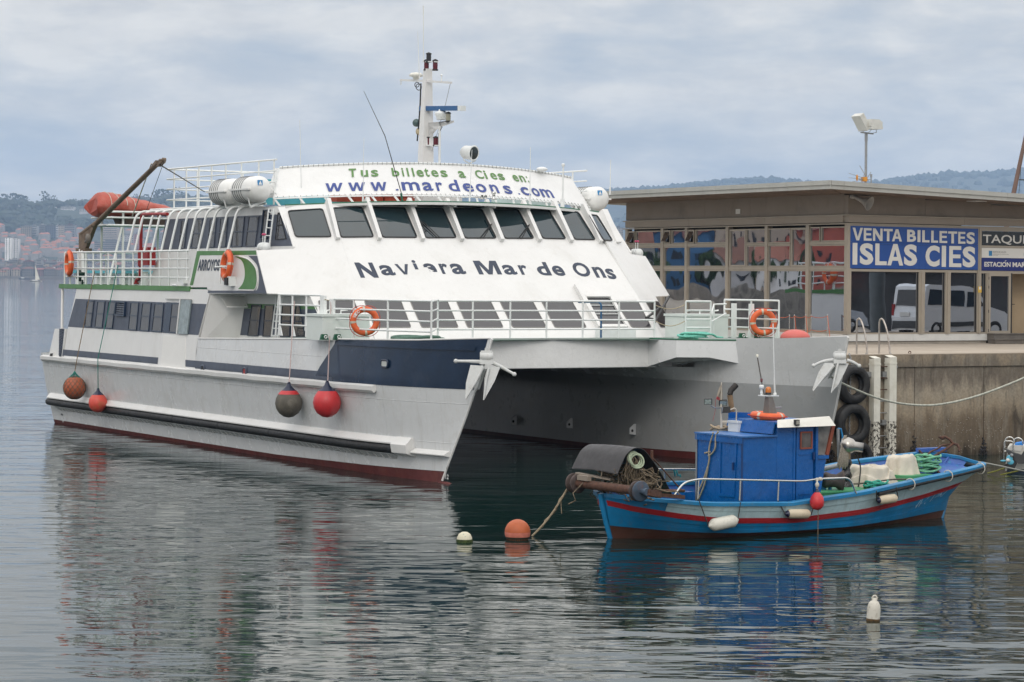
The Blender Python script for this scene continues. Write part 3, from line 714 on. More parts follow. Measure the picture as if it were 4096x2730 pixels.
# grab rails at the ladder head
def grab(x0, x1, yt, yb, lab):
    a, b = onu(x0, yb, QU + .35), onu(x1, yb, QU + .02); zt = onu(x0, yt, QU + .35).z
    t = fthing('grab_rail', lab, 'handrail', (a.x, a.y, QZ), 'curved steel handrails at the head of the dock ladder')
    B = Vector((b.x, QU + .03, QZ)); A = Vector((a.x, QU + .38, QZ))
    pts = [A, A + ZZ * (zt - QZ - .1)]; d = (B - A); pts += [A + d * .06 + ZZ * (zt - QZ - .03), A + d * .2 + ZZ * (zt - QZ), A + d * .36 + ZZ * (zt - QZ - .04), A + d * .55 + ZZ * (zt - QZ - .17), A + d * .75 + ZZ * (zt - QZ) * .62, A + d * .93 + ZZ * (zt - QZ) * .25, B]
    mb = MB(); mb.tube(pts, .024, 8); mb.build('pipe', mat('scuffed_steel_pipe', (0.5, 0.46, 0.42), 0.35, metal=.8, var=.2, scale=8, dirt=(.2, .11, .06), dirt_amt=.6, dscale=5), t)
    mb = MB(); mb.beam(A - (B - A) * .1 + ZZ * .008, B + (B - A) * .02 + ZZ * .008, .1, .016); mb.build('base_plate', GREYM, t)
grab(3429, 3470, 1274, 1413, 'left of two curved steel handrails on the quay edge')
grab(3519, 3561, 1275, 1413, 'right of two curved steel handrails on the quay edge')
p = onu(3639, 1411, QU + .2); t = fthing('mooring_ring', 'small rusty mooring ring on the quay edge right of the handrails', 'ring', (p.x, p.y, p.z))
mb = MB(); mb.torus(p, (0.3, 1, 0), .035, .012, 16, 6); mb.build('ring', RUSTM, t)

# ================================================================== ticket terminal
TV, TU, TZ = 20.38, 11.0, 2.82
FR = mat('champagne_aluminium', (0.38, 0.335, 0.275), 0.45, metal=0.25, var=0.06, scale=2)
CLAD = mat('taupe_cladding_panel', (0.25, 0.21, 0.172), 0.5, metal=0.1, var=0.06, scale=0.8, dirt=(0.13, 0.11, 0.09), dirt_amt=0.5, dscale=0.7)
CLADL = mat('pale_taupe_cladding', (0.32, 0.275, 0.225), 0.5, metal=0.1, var=0.06, scale=0.8)
ROOFM = mat('roof_edge_metal', (0.43, 0.43, 0.40), 0.5, metal=0.15, var=0.06, scale=2, dirt=(0.3, 0.28, 0.25), dirt_amt=0.5, dscale=1.2, streak=.25)
SOFF = mat('weathered_soffit_timber', (0.19, 0.135, 0.10), 0.75, var=0.35, scale=2.5, dirt=(0.10, 0.07, 0.055), dirt_amt=0.6, dscale=0.7)
def mirror_glass():
    m = bpy.data.materials.new('blue_mirror_glass'); m.use_nodes = True; N, L = m.node_tree.nodes, m.node_tree.links; b = N['Principled BSDF']
    b.inputs['Base Color'].default_value = (0.43, 0.47, 0.54, 1); b.inputs['Metallic'].default_value = 1.0; b.inputs['Roughness'].default_value = 0.015
    tcx = N.new('ShaderNodeTexCoord'); n = N.new('ShaderNodeTexNoise'); n.inputs['Scale'].default_value = 0.9; n.inputs['Detail'].default_value = 1; n.inputs['Roughness'].default_value = 0.45
    L.new(tcx.outputs['Object'], n.inputs[0]); bp = N.new('ShaderNodeBump'); bp.inputs['Strength'].default_value = 1; bp.inputs['Distance'].default_value = 0.005
    L.new(n.outputs[0], bp.inputs['Height']); L.new(bp.outputs[0], b.inputs['Normal']); return m
MIRR = mirror_glass()
term = fthing('ticket_terminal', 'low taupe ticket terminal with blue mirror windows under a flat overhanging roof', 'building', (TV, TU, TZ))
def RVx(px, y=1150): return onu(px, y, TU).x
def LUx(px, y=1000): return onv(px, y, TV).y
def TZy(y): return onv(3388, y, TV).z
VE, UE = 36.0, LUx(2503)
Z_SILL, Z_HEAD, Z_B1, Z_B2 = TZy(1338), TZy(897), TZy(893), TZy(861)
ztop = lambda v: 7.82 - .028 * (v - 18.4)
# core and plinth
mb = MB(); mb.box(TV + .22, 25.15, TU + .22, UE - .2, TZ, 7.45); mb.build('core', DARK, term)
mb = MB(); mb.box(TV + .02, RVx(3948), TU + .02, UE, TZ + .005, TZy(1368)); mb.build('base', mat('plinth_stone', (0.36, 0.33, 0.29), .8), term)
PLW = mat('white_plinth_panel', (0.62, 0.62, 0.60), 0.5, var=.05)
vb = [TV - .01, 23.0, RVx(3948)]
for a, b in zip(vb, vb[1:]): mb = MB(); mb.box(a + .003, b - .003, TU - .03, TU + .2, TZy(1366), Z_SILL - .003); mb.build('plinth_panel', PLW, term)
mb = MB(); mb.box(TV - .03, TV + .2, TU + .205, UE, TZy(1366), Z_SILL - .003); mb.build('plinth_panel', PLW, term)
# cladding bands
vs_ = [TV, 23.46, 26.2, 30, VE]; us_ = [TU, LUx(3186), LUx(3000), LUx(2818), UE]
for a, b in zip(vs_, vs_[1:]):
    mb = MB(); mb.box(a + .004, b - .004, TU, TU + .21, Z_B2 + .03, 7.62 - .028 * (b - 18.4) - .02); mb.build('cladding_panel', CLAD, term)
for a, b in zip(us_, us_[1:]):
    mb = MB(); mb.box(TV, TV + .21, a + (.215 if a == TU else .004), b - .004, Z_B2 + .03, 7.6); mb.build('cladding_panel', CLAD, term)
vs_ = [TV, 25.05, 30, VE]; us_ = [TU, LUx(3061), LUx(2756), UE]
for a, b in zip(vs_, vs_[1:]):
    mb = MB(); mb.box(a + .004, b - .004, TU - .035, TU + .2, Z_B1 + .02, Z_B2 - .02); mb.build('lower_band_panel', CLADL, term)
for a, b in zip(us_, us_[1:]):
    mb = MB(); mb.box(TV - .035, TV + .2, a + (.205 if a == TU else .004), b - .004, Z_B1 + .02, Z_B2 - .02); mb.build('lower_band_panel', CLADL, term)
for z, o_, nm in ((Z_B2, .075, 'drip_rail'), (Z_HEAD + .012, .06, 'head_rail')):
    mb = MB(); mb.box(TV - o_, VE, TU - o_, TU + .1, z - .018, z + .018); mb.build(nm, FR, term)
    mb = MB(); mb.box(TV - o_, TV + .1, TU + .105, UE + .1, z - .018, z + .018); mb.build(nm, FR, term)
# frame members: posts and rails, right face
def post_r(px0, px1, z0, z1, nm='mullion', o_=.05):
    a, b = RVx(px0), RVx(px1); mb = MB(); mb.box(a, b, TU - o_, TU + .15, z0, z1); mb.obox((a + (b - a) * .32, TU - o_ - .02, z0), ((b - a) * .36, 0, 0), (0, .02, 0), (0, 0, z1 - z0)); return mb.build(nm, FR, term)
def rail_r(px0, px1, y0, y1, nm='transom', o_=.035):
    mb = MB(); mb.box(RVx(px0), RVx(px1), TU - o_, TU + .13, TZy(y1), TZy(y0)); return mb.build(nm, FR, term)
mb = MB(); mb.box(TV - .055, TV + .1, TU - .055, TU + .1, Z_SILL, Z_HEAD - .01); mb.build('corner_post', FR, term)
ZT0, ZT1 = TZy(1086), TZy(1076)
post_r(3673, 3696, Z_SILL, ZT0); post_r(3778, 3799, Z_SILL, ZT0); post_r(3906, 3921, Z_SILL, Z_HEAD - .01); post_r(3941, 3950, Z_SILL, ZT0); 
rail_r(3396, 3905, 1076, 1086); rail_r(3922, 4300, 1077, 1088); rail_r(3396, 3905, 1332, 1338, 'sill'); rail_r(3922, 3941, 1332, 1338, 'sill'); rail_r(3922, 4300, 972, 981); rail_r(3922, 4300, 898, 912)
rail_r(3396, 3905, 898, 904)
def pane_r(px0, px1, y0, y1, mt=None, rec=.03, par=None, nm='pane'):
    mb = MB(); mb.box(RVx(px0) - .01, RVx(px1) + .01, TU + rec, TU + rec + .02, TZy(y1) - .01, TZy(y0) + .01); return mb.build(nm, mt or MIRR, par or term)
def gasket_r(px0, px1, y0, y1, par):
    a, b, c, d = RVx(px0), RVx(px1), TZy(y1), TZy(y0); w = .02; mb = MB()
    for q in ((a, b, c, c + w), (a, b, d - w, d), (a, a + w, c + w, d - w), (b - w, b, c + w, d - w)): mb.box(q[0], q[1], TU + .008, TU + .029, q[2], q[3])
    return mb.build('window', BLACK, par)
for a, b in ((3394, 3673), (3696, 3778), (3799, 3906), (3922, 3941)):
    w_ = gasket_r(a, b, 1087, 1332, term); pane_r(a, b, 1087, 1332, par=w_)
# door leaf standing shut and the open doorway beside it
dz0 = TZy(1338)
door = MB(); a, b = RVx(3952), RVx(4040)
for q in ((a, a + .08, dz0, ZT0 - .01), (b - .08, b, dz0, ZT0 - .01), (a + .08, b - .08, dz0, dz0 + .09), (a + .08, b - .08, ZT0 - .1, ZT0 - .01)): door.box(q[0], q[1], TU - .045, TU + .03, q[2], q[3])
dr = door.build('door', FR, term); mb = MB(); mb.box(a + .075, b - .075, TU - .01, TU + .01, dz0 + .085, ZT0 - .095); mb.build('pane', MIRR, dr)
mb = MB()
for y in (1108, 1145, 1245, 1325): mb.box(a - .02, a - .002, TU - .06, TU - .03, TZy(y + 6), TZy(y - 6))
mb.build('hinges', BLACK, dr)
mb = MB(); mb.tube([(b + .04, TU - .02, dz0), (b + .04, TU - .02, ZT0)], .03, 8); mb.tube([(b + .04, TU - .05, dz0 + .95), (b + .16, TU - .05, dz0 + .95)], .012, 6); mb.build('door_closer_bar', BLACK, term)
BEIGE = mat('beige_lobby_wall', (0.40, 0.30, 0.19), 0.7, var=.04)
mb = MB(); mb.box(b + .2, 33, TU + .9, TU + 1.0, TZ, 6.2); mb.build('lobby_wall', BEIGE, term)
mb = MB(); mb.box(25.2, b + .19, TU + .2, TU + 3, TZ, 6.2); mb.build('lobby_side', DARK, term)
mb = MB(); mb.box(25.2, 33, TU - .02, TU + 3, TZ + .1, dz0 - .01); mb.build('lobby_floor', mat('dark_tile', (0.12, 0.11, 0.10), .5), term)
STEP = mat('dark_stone_step', (0.15, 0.135, 0.12), 0.75, var=.15, scale=4)
sv = RVx(3950)
mb = MB(); mb.box(sv, 33, TU - .32, TU - .04, TZ + .01, dz0 - .02); mb.box(sv - .02, 33, TU - .35, TU - .04, dz0 - .02, dz0 + .01); mb.build('step', STEP, term)
mb = MB(); mb.box(sv - .27, 33, TU - .7, TU - .36, TZ + .01, TZ + .13); mb.box(sv - .3, 33, TU - .73, TU - .36, TZ + .13, TZ + .16); mb.build('step', STEP, term)
# signs
SBLUE = mat('sign_blue', (0.018, 0.075, 0.30), 0.35, var=.05); SNAVY = mat('sign_dark_blue', (0.008, 0.022, 0.16), 0.35, var=.05); SWHT = mat('sign_white', (0.66, 0.65, 0.62), 0.4, var=.03); SBLK = mat('sign_black_glass', (0.012, 0.016, 0.018), 0.08, var=.2)
def face_text(mb, s, x0, x1, y0, y1, u, bold=.03):
    a, b, c, d = RVx(x0), RVx(x1), TZy(y1), TZy(y0); text_rect(mb, s, (a, u, c), (b - a, 0, 0), (0, 0, d - c), bold)
a, b = RVx(3395), RVx(3906)
sg = MB()
cols = [a, RVx(3673), RVx(3697), RVx(3778), RVx(3799), b]
for q0, q1 in zip(cols, cols[1:]):
    sg.box(q0 + .003, q1 - .003, TU - .065, TU + .01, TZy(1074), TZy(977)); sg.box(q0 + .003, q1 - .003, TU - .062, TU + .01, TZy(968), TZy(904)); sg.box(q0 + .003, q1 - .003, TU - .068, TU + .01, TZy(976), TZy(969))
sg_ = sg.build('blue_sign', SBLUE, term)
def word(s, xs, ya, yb, y0, y1, bold):
    xa, xb = xs[0][0], xs[-1][1]
    for ch, (a, b) in zip(s, xs):
        t = ((a + b) / 2 - xa) / (xb - xa); mb = MB(); face_text(mb, ch, 3296 + a / 2.614, 3296 + b / 2.614, ya + (yb - ya) * t, y0 + (y1 - y0) * t, TU - .074, bold); mb.build('letter', SWHT, sg_)
word('VENTA', [(278, 387), (395, 478), (491, 592), (603, 697), (690, 795)], 911, 914, 962, 963, .03); word('BILLETES', [(848, 942), (957, 988), (1006, 1082), (1100, 1172), (1187, 1268), (1277, 1372), (1383, 1458), (1470, 1557)], 914, 919, 963, 968, .035)
word('ISLAS', [(280, 330), (355, 497), (517, 638), (643, 810), (817, 955)], 972, 974, 1059, 1061, .045); word('CIES', [(1042, 1190), (1212, 1257), (1290, 1418), (1430, 1565)], 976, 978, 1063, 1064, .045)
mb = MB(); mb.box(RVx(3922), 33, TU - .04, TU + .02, TZy(971), TZy(913)); s2 = mb.build('black_sign', SBLK, term)
mb = MB(); face_text(mb, 'TAQUILLAS', 3926, 4212, 927, 968, TU - .046, .012); mb.build('lettering', SWHT, s2)
mb = MB(); mb.box(RVx(3921), 33, TU - .06, TU + .02, TZy(1023), TZy(982)); s3 = mb.build('white_sign', SWHT, term)
mb = MB(); face_text(mb, 'XUNTA DE GALICIA', 3965, 4018, 995, 1002, TU - .066, .01); face_text(mb, 'CONSELLERIA DO MEDIO RURAL', 3965, 4029, 1006, 1009.5, TU - .066, .0); face_text(mb, 'E DO MAR', 3965, 3985, 1011, 1014.5, TU - .066, .0); mb.build('lettering', mat('grey_print', (0.2, 0.2, 0.2), .5), s3)
mb = MB(); face_text(mb, 'P', 4089, 4094, 1001, 1010, TU - .066, .0); face_text(mb, 'Portos de Galicia', 4089, 4180, 1001, 1012, TU - .067, .0); mb.build('lettering', mat('teal_print', (0.1, 0.35, 0.4), .5), s3)
mb = MB(); mb.box(RVx(3949), RVx(3962), TU - .064, TU - .059, TZy(1015), TZy(994)); em = mb.build('emblem', mat('emblem_blue', (0.03, 0.2, 0.42), .5), s3)
mb = MB(); mb.box(RVx(3921), 33, TU - .06, TU + .02, TZy(1076), TZy(1024)); s4 = mb.build('dark_blue_sign', SNAVY, term)
mb = MB(); face_text(mb, 'ESTACION', 3931, 4036, 1040, 1060, TU - .066, .035); face_text(mb, 'MARITIMA', 4044, 4160, 1040, 1060, TU - .066, .035); [mb.prism([(RVx(q), TU - .066, TZy(1037.5)), (RVx(q + 4), TU - .066, TZy(1037.5)), (RVx(q + 8), TU - .066, TZy(1033)), (RVx(q + 4), TU - .066, TZy(1033))], (0, .003, 0)) for q in (4012, 4088)]; mb.build('lettering', SWHT, s4)
mb = MB(); mb.box(RVx(3906), RVx(3920), TU - .08, TU - .071, TZy(1168), TZy(1142)); s5 = mb.build('yellow_notice', mat('notice_yellow', (0.62, 0.40, 0.06), .5), term)
mb = MB(); mb.box(RVx(3909), RVx(3917), TU - .085, TU - .0805, TZy(1155), TZy(1144)); mb.build('pictogram', SWHT, s5)
# left face windows
def post_l(px0, px1, z0, z1, nm='mullion'):
    a, b = LUx(px0), LUx(px1); mb = MB(); mb.box(TV - .05, TV + .15, b, a, z0, z1); return mb.build(nm, FR, term)
LP = [(2505, 2514), (2646, 2657), (2743, 2752), (2906, 2917), (3063, 3074), (3227, 3240)]
for a, b in LP: post_l(a, b, Z_SILL, Z_HEAD - .01)
def rail_l(px0, px1, y0, y1, nm='transom'):
    mb = MB(); mb.box(TV - .035, TV + .13, LUx(px1), LUx(px0), TZy(y1), TZy(y0)); return mb.build(nm, FR, term)
def win_l(px0, px1, y0, y1, mt=None, fw=.035):
    a, b, c, d = LUx(px1), LUx(px0), TZy(y1), TZy(y0); mb = MB()
    for q in ((a, b, c, c + fw), (a, b, d - fw, d), (a, a + fw, c + fw, d - fw), (b - fw, b, c + fw, d - fw)): mb.box(TV - .022, TV + .06, q[0], q[1], q[2], q[3])
    w = mb.build('window', FR, term); mb = MB(); mb.box(TV + .02, TV + .04, a + .01, b - .01, c + .01, d - .01); mb.build('pane', mt or MIRR, w); return w
def vent_l(px0, px1, y0, y1):
    a, b, c, d = LUx(px1), LUx(px0), TZy(y1), TZy(y0); fw = .05; mb = MB()
    for q in ((a, b, c, c + fw), (a, b, d - fw, d), (a, a + fw, c + fw, d - fw), (b - fw, b, c + fw, d - fw)): mb.box(TV - .03, TV + .06, q[0], q[1], q[2], q[3])
    w = mb.build('vent_window', FR, term); mb = MB(); mb.box(TV + .1, TV + .12, a + .01, b - .01, c + .01, d - .01); mb.build('opening', DARK, w)
    mb = MB(); mb.obox((TV + .01, a + .05, d - .06), (0, b - a - .1, 0), (-.16, 0, -(d - c - .14)), (-.02, 0, .01)); mb.build('flap', MIRR, w)
bays = [(2514, 2646), (2657, 2743), (2752, 2906), (2917, 3063), (3074, 3227), (3240, 3382)]
for a, b in bays:
    rail_l(a, b, 1069, 1081); win_l(a, b, 1082, 1330); rail_l(a, b, 1331, 1338, 'sill')
for i in (0, 1, 2, 5):
    a, b = bays[i]; rail_l(a, b, 967, 978); win_l(a, b, 979, 1068); m_ = a + 26 if i < 3 else a + 41
    (vent_l if i < 3 else win_l)(a, m_, 906, 966); win_l(m_ + 4, b, 906, 966)
win_l(2919, 2984, 908, 1068, fw=.06); win_l(2986, 3063, 908, 970); rail_l(2986, 3063, 971, 977); win_l(2986, 3063, 978, 1068)
win_l(3074, 3163, 908, 970); rail_l(3074, 3163, 971, 977); win_l(3074, 3163, 978, 1068); win_l(3165, 3227, 908, 1068, fw=.06)
# roof
EV, EU = 18.45, 9.45
def roof_pt(v, u, dz): return (v, u, ztop(v) - dz)
mb = MB(); mb.prism([roof_pt(EV + .05, EU + .05, .004), roof_pt(VE, EU + .05, .004), roof_pt(VE, UE + 2.5, .004), roof_pt(EV + .05, UE + 2.5, .004)], (0, 0, -.22)); mb.build('roof', mat('roof_membrane', (0.35, 0.35, 0.33), .8), term)
def edge(p, q, out):
    p, q = Vector(p), Vector(q); mb = MB(); o3 = Vector(out) * .05
    mb.obox(p - ZZ * .13, q - p, o3, ZZ * .13); mb.obox(p - ZZ * .262, q - p, o3 * .55, ZZ * .124); mb.obox(p - ZZ * .137, q - p, o3 * 1.35, ZZ * .012); mb.build('roof_edge_panel', ROOFM, term)
ul = [EU, LUx(3209, 720), LUx(2909, 740), LUx(2680, 760), UE + 2.4]
ul = [EU + .0, 11.6, 15.4, 19.2, UE + 2.5]
for a, b in zip(ul, ul[1:]): edge(roof_pt(EV + .05, a + .004, 0), roof_pt(EV + .05, b - .004, 0), (-1, 0, 0))
vl = [EV + .06, 19.0, 25.5, 30, VE]
for a, b in zip(vl, vl[1:]): edge(roof_pt(a + .004, EU + .05, 0), roof_pt(b - .004, EU + .05, 0), (0, -1, 0))
for k in range(13):
    a = EV + .1 + k * .148; mb = MB(); mb.obox((a, EU + .15 + (k * .148), ztop(a) - .27), (.138, 0, 0), (0, UE + 2.3 - EU - k * .148, 0), (0, 0, .02)); mb.build('soffit_plank', SOFF, term)
for k in range(10):
    a = EU + .1 + k * .148; mb = MB(); o_ = EV + .15 + (k + 1) * .148
    mb.prism([(o_, a, ztop(o_) - .27), (VE, a, ztop(VE) - .27), (VE, a + .138, ztop(VE) - .27), (o_, a + .138, ztop(o_) - .27)], (0, 0, .02)); mb.build('soffit_plank', SOFF, term)
mb = MB(); q = RVx(3820, 800); mb.box(q, q + .45, EU + .55, EU + 1.0, ztop(q) - .30, ztop(q) - .275); mb.build('soffit_lamp', SWHT, term)
mb = MB(); q = LUx(2953, 850); mb.box(TV - .02, TV + .01, q - .12, q + .12, 6.98, 7.14); mb.build('wall_lamp', SWHT, term)
# loudspeaker on the fascia
p = onu(3452, 790, TU - .35); ls = fthing('horn_loudspeaker', 'grey horn loudspeaker hung under the terminal eave near the corner', 'loudspeaker', (p.x, p.y, p.z))
ax = Vector((.45, -1, -.42)).normalized(); q = onu(3442, 800, TU - .3); HORN = mat('horn_grey_paint', (0.32, 0.31, 0.29), .5)
mb = MB(); mb.lathe([(.05, -.28), (.055, -.14), (.07, 0), (.10, .12), (.17, .25), (.225, .33), (.235, .345), (.22, .34), (.15, .24), (.06, .05), (.0, .04)], q, ax, 24); mb.build('horn', HORN, ls)
mb = MB(); mb.lathe([(.0, -.36), (.075, -.35), (.08, -.26), (.05, -.24)], q, ax, 16); mb.build('driver', HORN, ls)
mb = MB(); mb.tube([q - ax * .1, q + Vector((0, .2, .22)), q + Vector((0, .3, .24))], .022, 8); mb.build('bracket', HORN, ls)
# things on the roof
p = onu(3463, 735, 12.6); fl = fthing('floodlight_mast', 'grey pole with two white floodlights standing on the terminal roof', 'floodlight', (p.x, 12.6, ztop(p.x)))
tp = onu(3463, 535, 12.6); s_ = .0072
mb = MB(); mb.tube([(p.x, 12.6, ztop(p.x)), (p.x, 12.6, tp.z - .15)], .042, 10); mb.build('pole', GREYM, fl)
mb = MB(); mb.tube([(p.x, 12.6, tp.z - .25), (p.x, 12.6, tp.z)], .05, 10); mb.build('sleeve', GREYM, fl)
mb = MB(); mb.beam((p.x - .22, 12.6, tp.z + .03), (p.x + .28, 12.6, tp.z), .05, .04); mb.build('crossbar', GREYM, fl)
FLM = mat('floodlight_housing', (0.62, 0.62, 0.58), .45, dirt=(.4, .36, .28), dirt_amt=.5, dscale=5)
c0 = onu(3443, 493, 12.6); mb = MB(); ax1 = Vector((.40, 0, -.60)).normalized(); nx_ = Vector((ax1.z, 0, -ax1.x))
mb.obox(c0 - ax1 * .30 - nx_ * .1 - Vector((0, .25, 0)), ax1 * .56, nx_ * .18, Vector((0, .45, 0))); mb.build('floodlight', FLM, fl)
c1_ = onu(3482, 500, 12.5); mb = MB(); mb.prism([(c1_.x - .22, 12.2, c1_.z - .06), (c1_.x + .25, 12.2, c1_.z - .06), (c1_.x + .25, 12.2, c1_.z + .08), (c1_.x + .12, 12.2, c1_.z + .16), (c1_.x - .2, 12.2, c1_.z + .16)], (0, .45, 0)); mb.obox((c1_.x - .2, 12.18, c1_.z - .15), (.45, 0, 0), (0, .5, 0), (0, 0, .09)); mb.build('floodlight', FLM, fl)
mb = MB(); mb.tube([(c0.x + .1, 12.6, tp.z + .03), (c0.x + .12, 12.6, c0.z)], .018, 6); mb.tube([(c1_.x + .24, 12.5, c1_.z - .05), (c1_.x + .24, 12.5, tp.z + .04), (c1_.x + .05, 12.6, tp.z)], .012, 6); mb.tube(fillet([(c1_.x - .05, 12.5, c1_.z), (c1_.x - .02, 12.4, tp.z + .1), (p.x, 12.6, tp.z)], .1), .008, 5); mb.build('bracket', GREYM, fl)
p = onu(3440, 716, 12.2); an = fthing('television_aerial', 'orange and steel television aerial on the roof beside the floodlight pole', 'aerial', (p.x, 12.2, p.z))
AO = mat('aerial_orange_plastic', (0.62, 0.26, 0.03), .5)
mb = MB()
for dz in (-.11, 0, .11): mb.tube([(p.x - .45, 12.2, p.z + dz * 1.3 + .02), (p.x + .2, 12.2, p.z - .01 + dz * .2)], .009, 5)
for a_, b_ in (((.28, .3), (-.08, -.28)), ((.05, -.34), (.40, .22)), ((.02, .42), (.30, -.05)), ((.15, -.02), (.34, -.2))): mb.tube([(p.x + a_[0], 12.25, p.z + a_[1]), (p.x + b_[0], 12.15, p.z + b_[1])], .011, 5)
mb.build('rods', GREYM, an)
mb = MB(); mb.ball((p.x - .12, 12.2, p.z + .03), .085, 12, 8, (.4, .5, 1.2)); mb.build('director', AO, an)
mb = MB(); mb.box(p.x + .1, p.x + .23, 12.12, 12.28, p.z - .08, p.z + .06); mb.build('box', AO, an)
mb = MB(); mb.tube([(p.x + .45, 12.2, ztop(p.x)), (p.x + .45, 12.2, p.z + .12)], .02, 8); mb.tube([(p.x - .05, 12.2, p.z - .02), (p.x + .45, 12.2, p.z - .02)], .014, 6); mb.tube([(p.x + .45, 12.2, p.z + .06), (p.x + .45, 12.2, p.z + .16)], .035, 8); mb.build('mast', GREYM, an)
# brown mast of a boat behind the terminal
a = aty(4049, 800, 112); b = aty(4112, 500, 112); ms = thing('boat_mast', 'leaning brown boat mast rising behind the terminal roof at the right edge', 'mast', (a.x, a.y, 5))
o_ = Vector((a.x, a.y, 5)); d_ = (b - a)
mb = MB(); mb.tube([a - d_ * 1.6 - o_, a - d_ * .2 - o_, b + d_ * .3 - o_], [.13, .12, .07], 10); mb.build('spar', mat('varnished_mast', (0.16, 0.10, 0.08), .6, var=.2, scale=1), ms)
mb = MB(); mb.tube([aty(4075, 780, 112) - o_, aty(4096, 600, 112) - o_ + Vector((0, .4, 0))], .012, 5); mb.tube([aty(4076, 720, 112) - o_, aty(4130, 722, 112) - o_], .03, 5); mb.build('stay', BLACK, ms)
# cord fence on the quay left of the terminal corner
fn = fthing('cord_fence', 'low fence of steel posts and orange cords on the quay before the mirror windows', 'fence', (19.2, 13, TZ))
CORD = mat('orange_cord', (0.60, 0.12, 0.04), .6); fp = []
for px in (3105, 3158, 3178, 3223, 3245, 3310):
    f_ = 19.1 + (.35 if px in (3178, 3245) else 0); q = onv(px, 1262, f_); fp.append(q); mb = MB(); mb.tube([(q.x, q.y, TZ), (q.x, q.y, q.z)], .017, 8); mb.ball((q.x, q.y, q.z), .025, 8, 6); mb.build('post', STEEL, fn)
for hgt in (.0, .42, .78):
    mb = MB(); pts = []
    for i in range(len(fp) - 1):
        for k in range(6):
            t = k / 6; pts.append(fp[i].lerp(fp[i + 1], t) - ZZ * (hgt + .03 + .05 * math.sin(math.pi * t)))
    pts.append(fp[-1] - ZZ * (hgt + .03)); mb.tube(pts, .009, 5); mb.build('cord', CORD, fn)
mb = MB()
for i in (2, 3, 5): mb.tube([fp[i], Vector((fp[i].x - .25, fp[i].y - .5, TZ))], .009, 5)
mb.build('stay_cord', CORD, fn)
# ================================================================== the ferry
MID = 6.02
fer = fthing('ferry', 'white two hulled passenger ferry with green and navy stripes moored bow towards the viewer', 'ferry', (MID, 12, 0))
SV0, SK = -.35 - .115 * 2.2, .115
def sv(z): return SV0 + SK * z
def SP(x, y, off=0.0): p = pl(x, y, (1, 0, -SK), SV0); return Vector((p.x - off, p.y, p.z))
def SU(u, z, off=0.0): return Vector((sv(z) - off, u, z))
CV0 = .68 - .115 * 5.5
def CP(x, y, off=0.0): p = pl(x, y, (1, 0, -.115), CV0); return Vector((p.x - off, p.y, p.z))
def CU(u, z, off=0.0): return Vector((CV0 + .115 * z - off, u, z))
FNC = Vector((0, -1, 1.005)).normalized(); FCc = 7.537 - 1.005 * 4.25
def FC(x, y, off=0.0): return pl(x, y, (0, 1, -1.005), FCc) + FNC * off
FNL = Vector((-.68, -1, 1.005)).normalized(); FLc = 4.417
def FL(x, y, off=0.0): return pl(x, y, (.68, 1, -1.005), FLc) + FNL * off
FNR = Vector((.68, -1, 1.005)).normalized(); FRc = -3.77
def FRr(x, y, off=0.0): return pl(x, y, (-.68, 1, -1.005), FRc) + FNR * off
def mirr(p): return Vector((2 * MID - p[0], p[1], p[2]))
def both(fn):
    for m in (False, True): fn(lambda p: mirr(p) if m else Vector(p), m)
def plate(name, pts, inward, mt, par=None, **k):
    mb = MB(); mb.prism(pts, inward); return mb.build(name, mt, par or fer, **k)
def ring(mb, P, w, n, t):
    P = [Vector(p) for p in P]; m = len(P); n = Vector(n).normalized(); Q = []
    for i in range(m):
        a = (P[i - 1] - P[i]).normalized(); b = (P[(i + 1) % m] - P[i]).normalized(); s = max(.25, math.sqrt(max(1e-6, 1 - a.dot(b) ** 2)))
        Q.append(P[i] + (a + b) * (w / s))
    V = P + Q + [p + n * t for p in P] + [q + n * t for q in Q]; F = []
    for i in range(m):
        j = (i + 1) % m
        F += [(2 * m + i, 2 * m + j, 3 * m + j, 3 * m + i), (i, j, 2 * m + j, 2 * m + i), (m + i, 3 * m + i, 3 * m + j, m + j)]
    mb.add(V, F); return Q
def window(pts, n, w=.03, fm=None, gm=None, proud=.02, bars=(), par=None, nm='window'):
    "a gasket ring with its pane; bars = heights (0 bottom .. 1 top) of cross bars; pts = TL TR BR BL"
    mb = MB(); n = Vector(n).normalized(); Q = ring(mb, pts, w, n, proud)
    for h in bars:
        a, b = Q[3].lerp(Q[0], h), Q[2].lerp(Q[1], h); up = (Q[0] - Q[3]).normalized() * .035
        mb.obox(a + n * .004, b - a, up, n * proud)
    ob = mb.build(nm, fm or BLACK, par or fer); mb = MB(); mb.prism([q + n * (proud * .35) for q in Q], -n * (proud * .3)); mb.build('pane', gm or GLASS, ob); return ob
# ---- hulls
STEM = [pl(x, y, (1, 0, -.132), .45) for x, y in ((1762, 1941), (1779, 1890), (1880, 1622), (1968, 1357))]
STEM = [(p.z, p.y, p.x) for p in STEM]
def stem(z):
    a, b = (STEM[0], STEM[1]) if z < STEM[1][0] else ((STEM[1], STEM[2]) if z < STEM[2][0] else (STEM[2], STEM[3]))
    t = (z - a[0]) / (b[0] - a[0]); return a[1] + (b[1] - a[1]) * t, a[2] + (b[2] - a[2]) * t
UST = 26.1
HV = [(-1, .6), (0, .12), (.45, .03), (.75, -.06), (1.3, -.18), (2.25, sv(2.25))]
def vout(z): return lerp_tab(HV, z) if z < 2.25 else sv(z)
def hull_out(u, z, off=0.0):
    us, vst = stem(z); s = max(0, min(1, (u - us) / (3.6 + .65 * max(z, 0)))); return Vector((vout(z) + (vst - vout(z)) * (1 - s) ** (1.7 + .25 * max(z, 0)) - off, u, z))
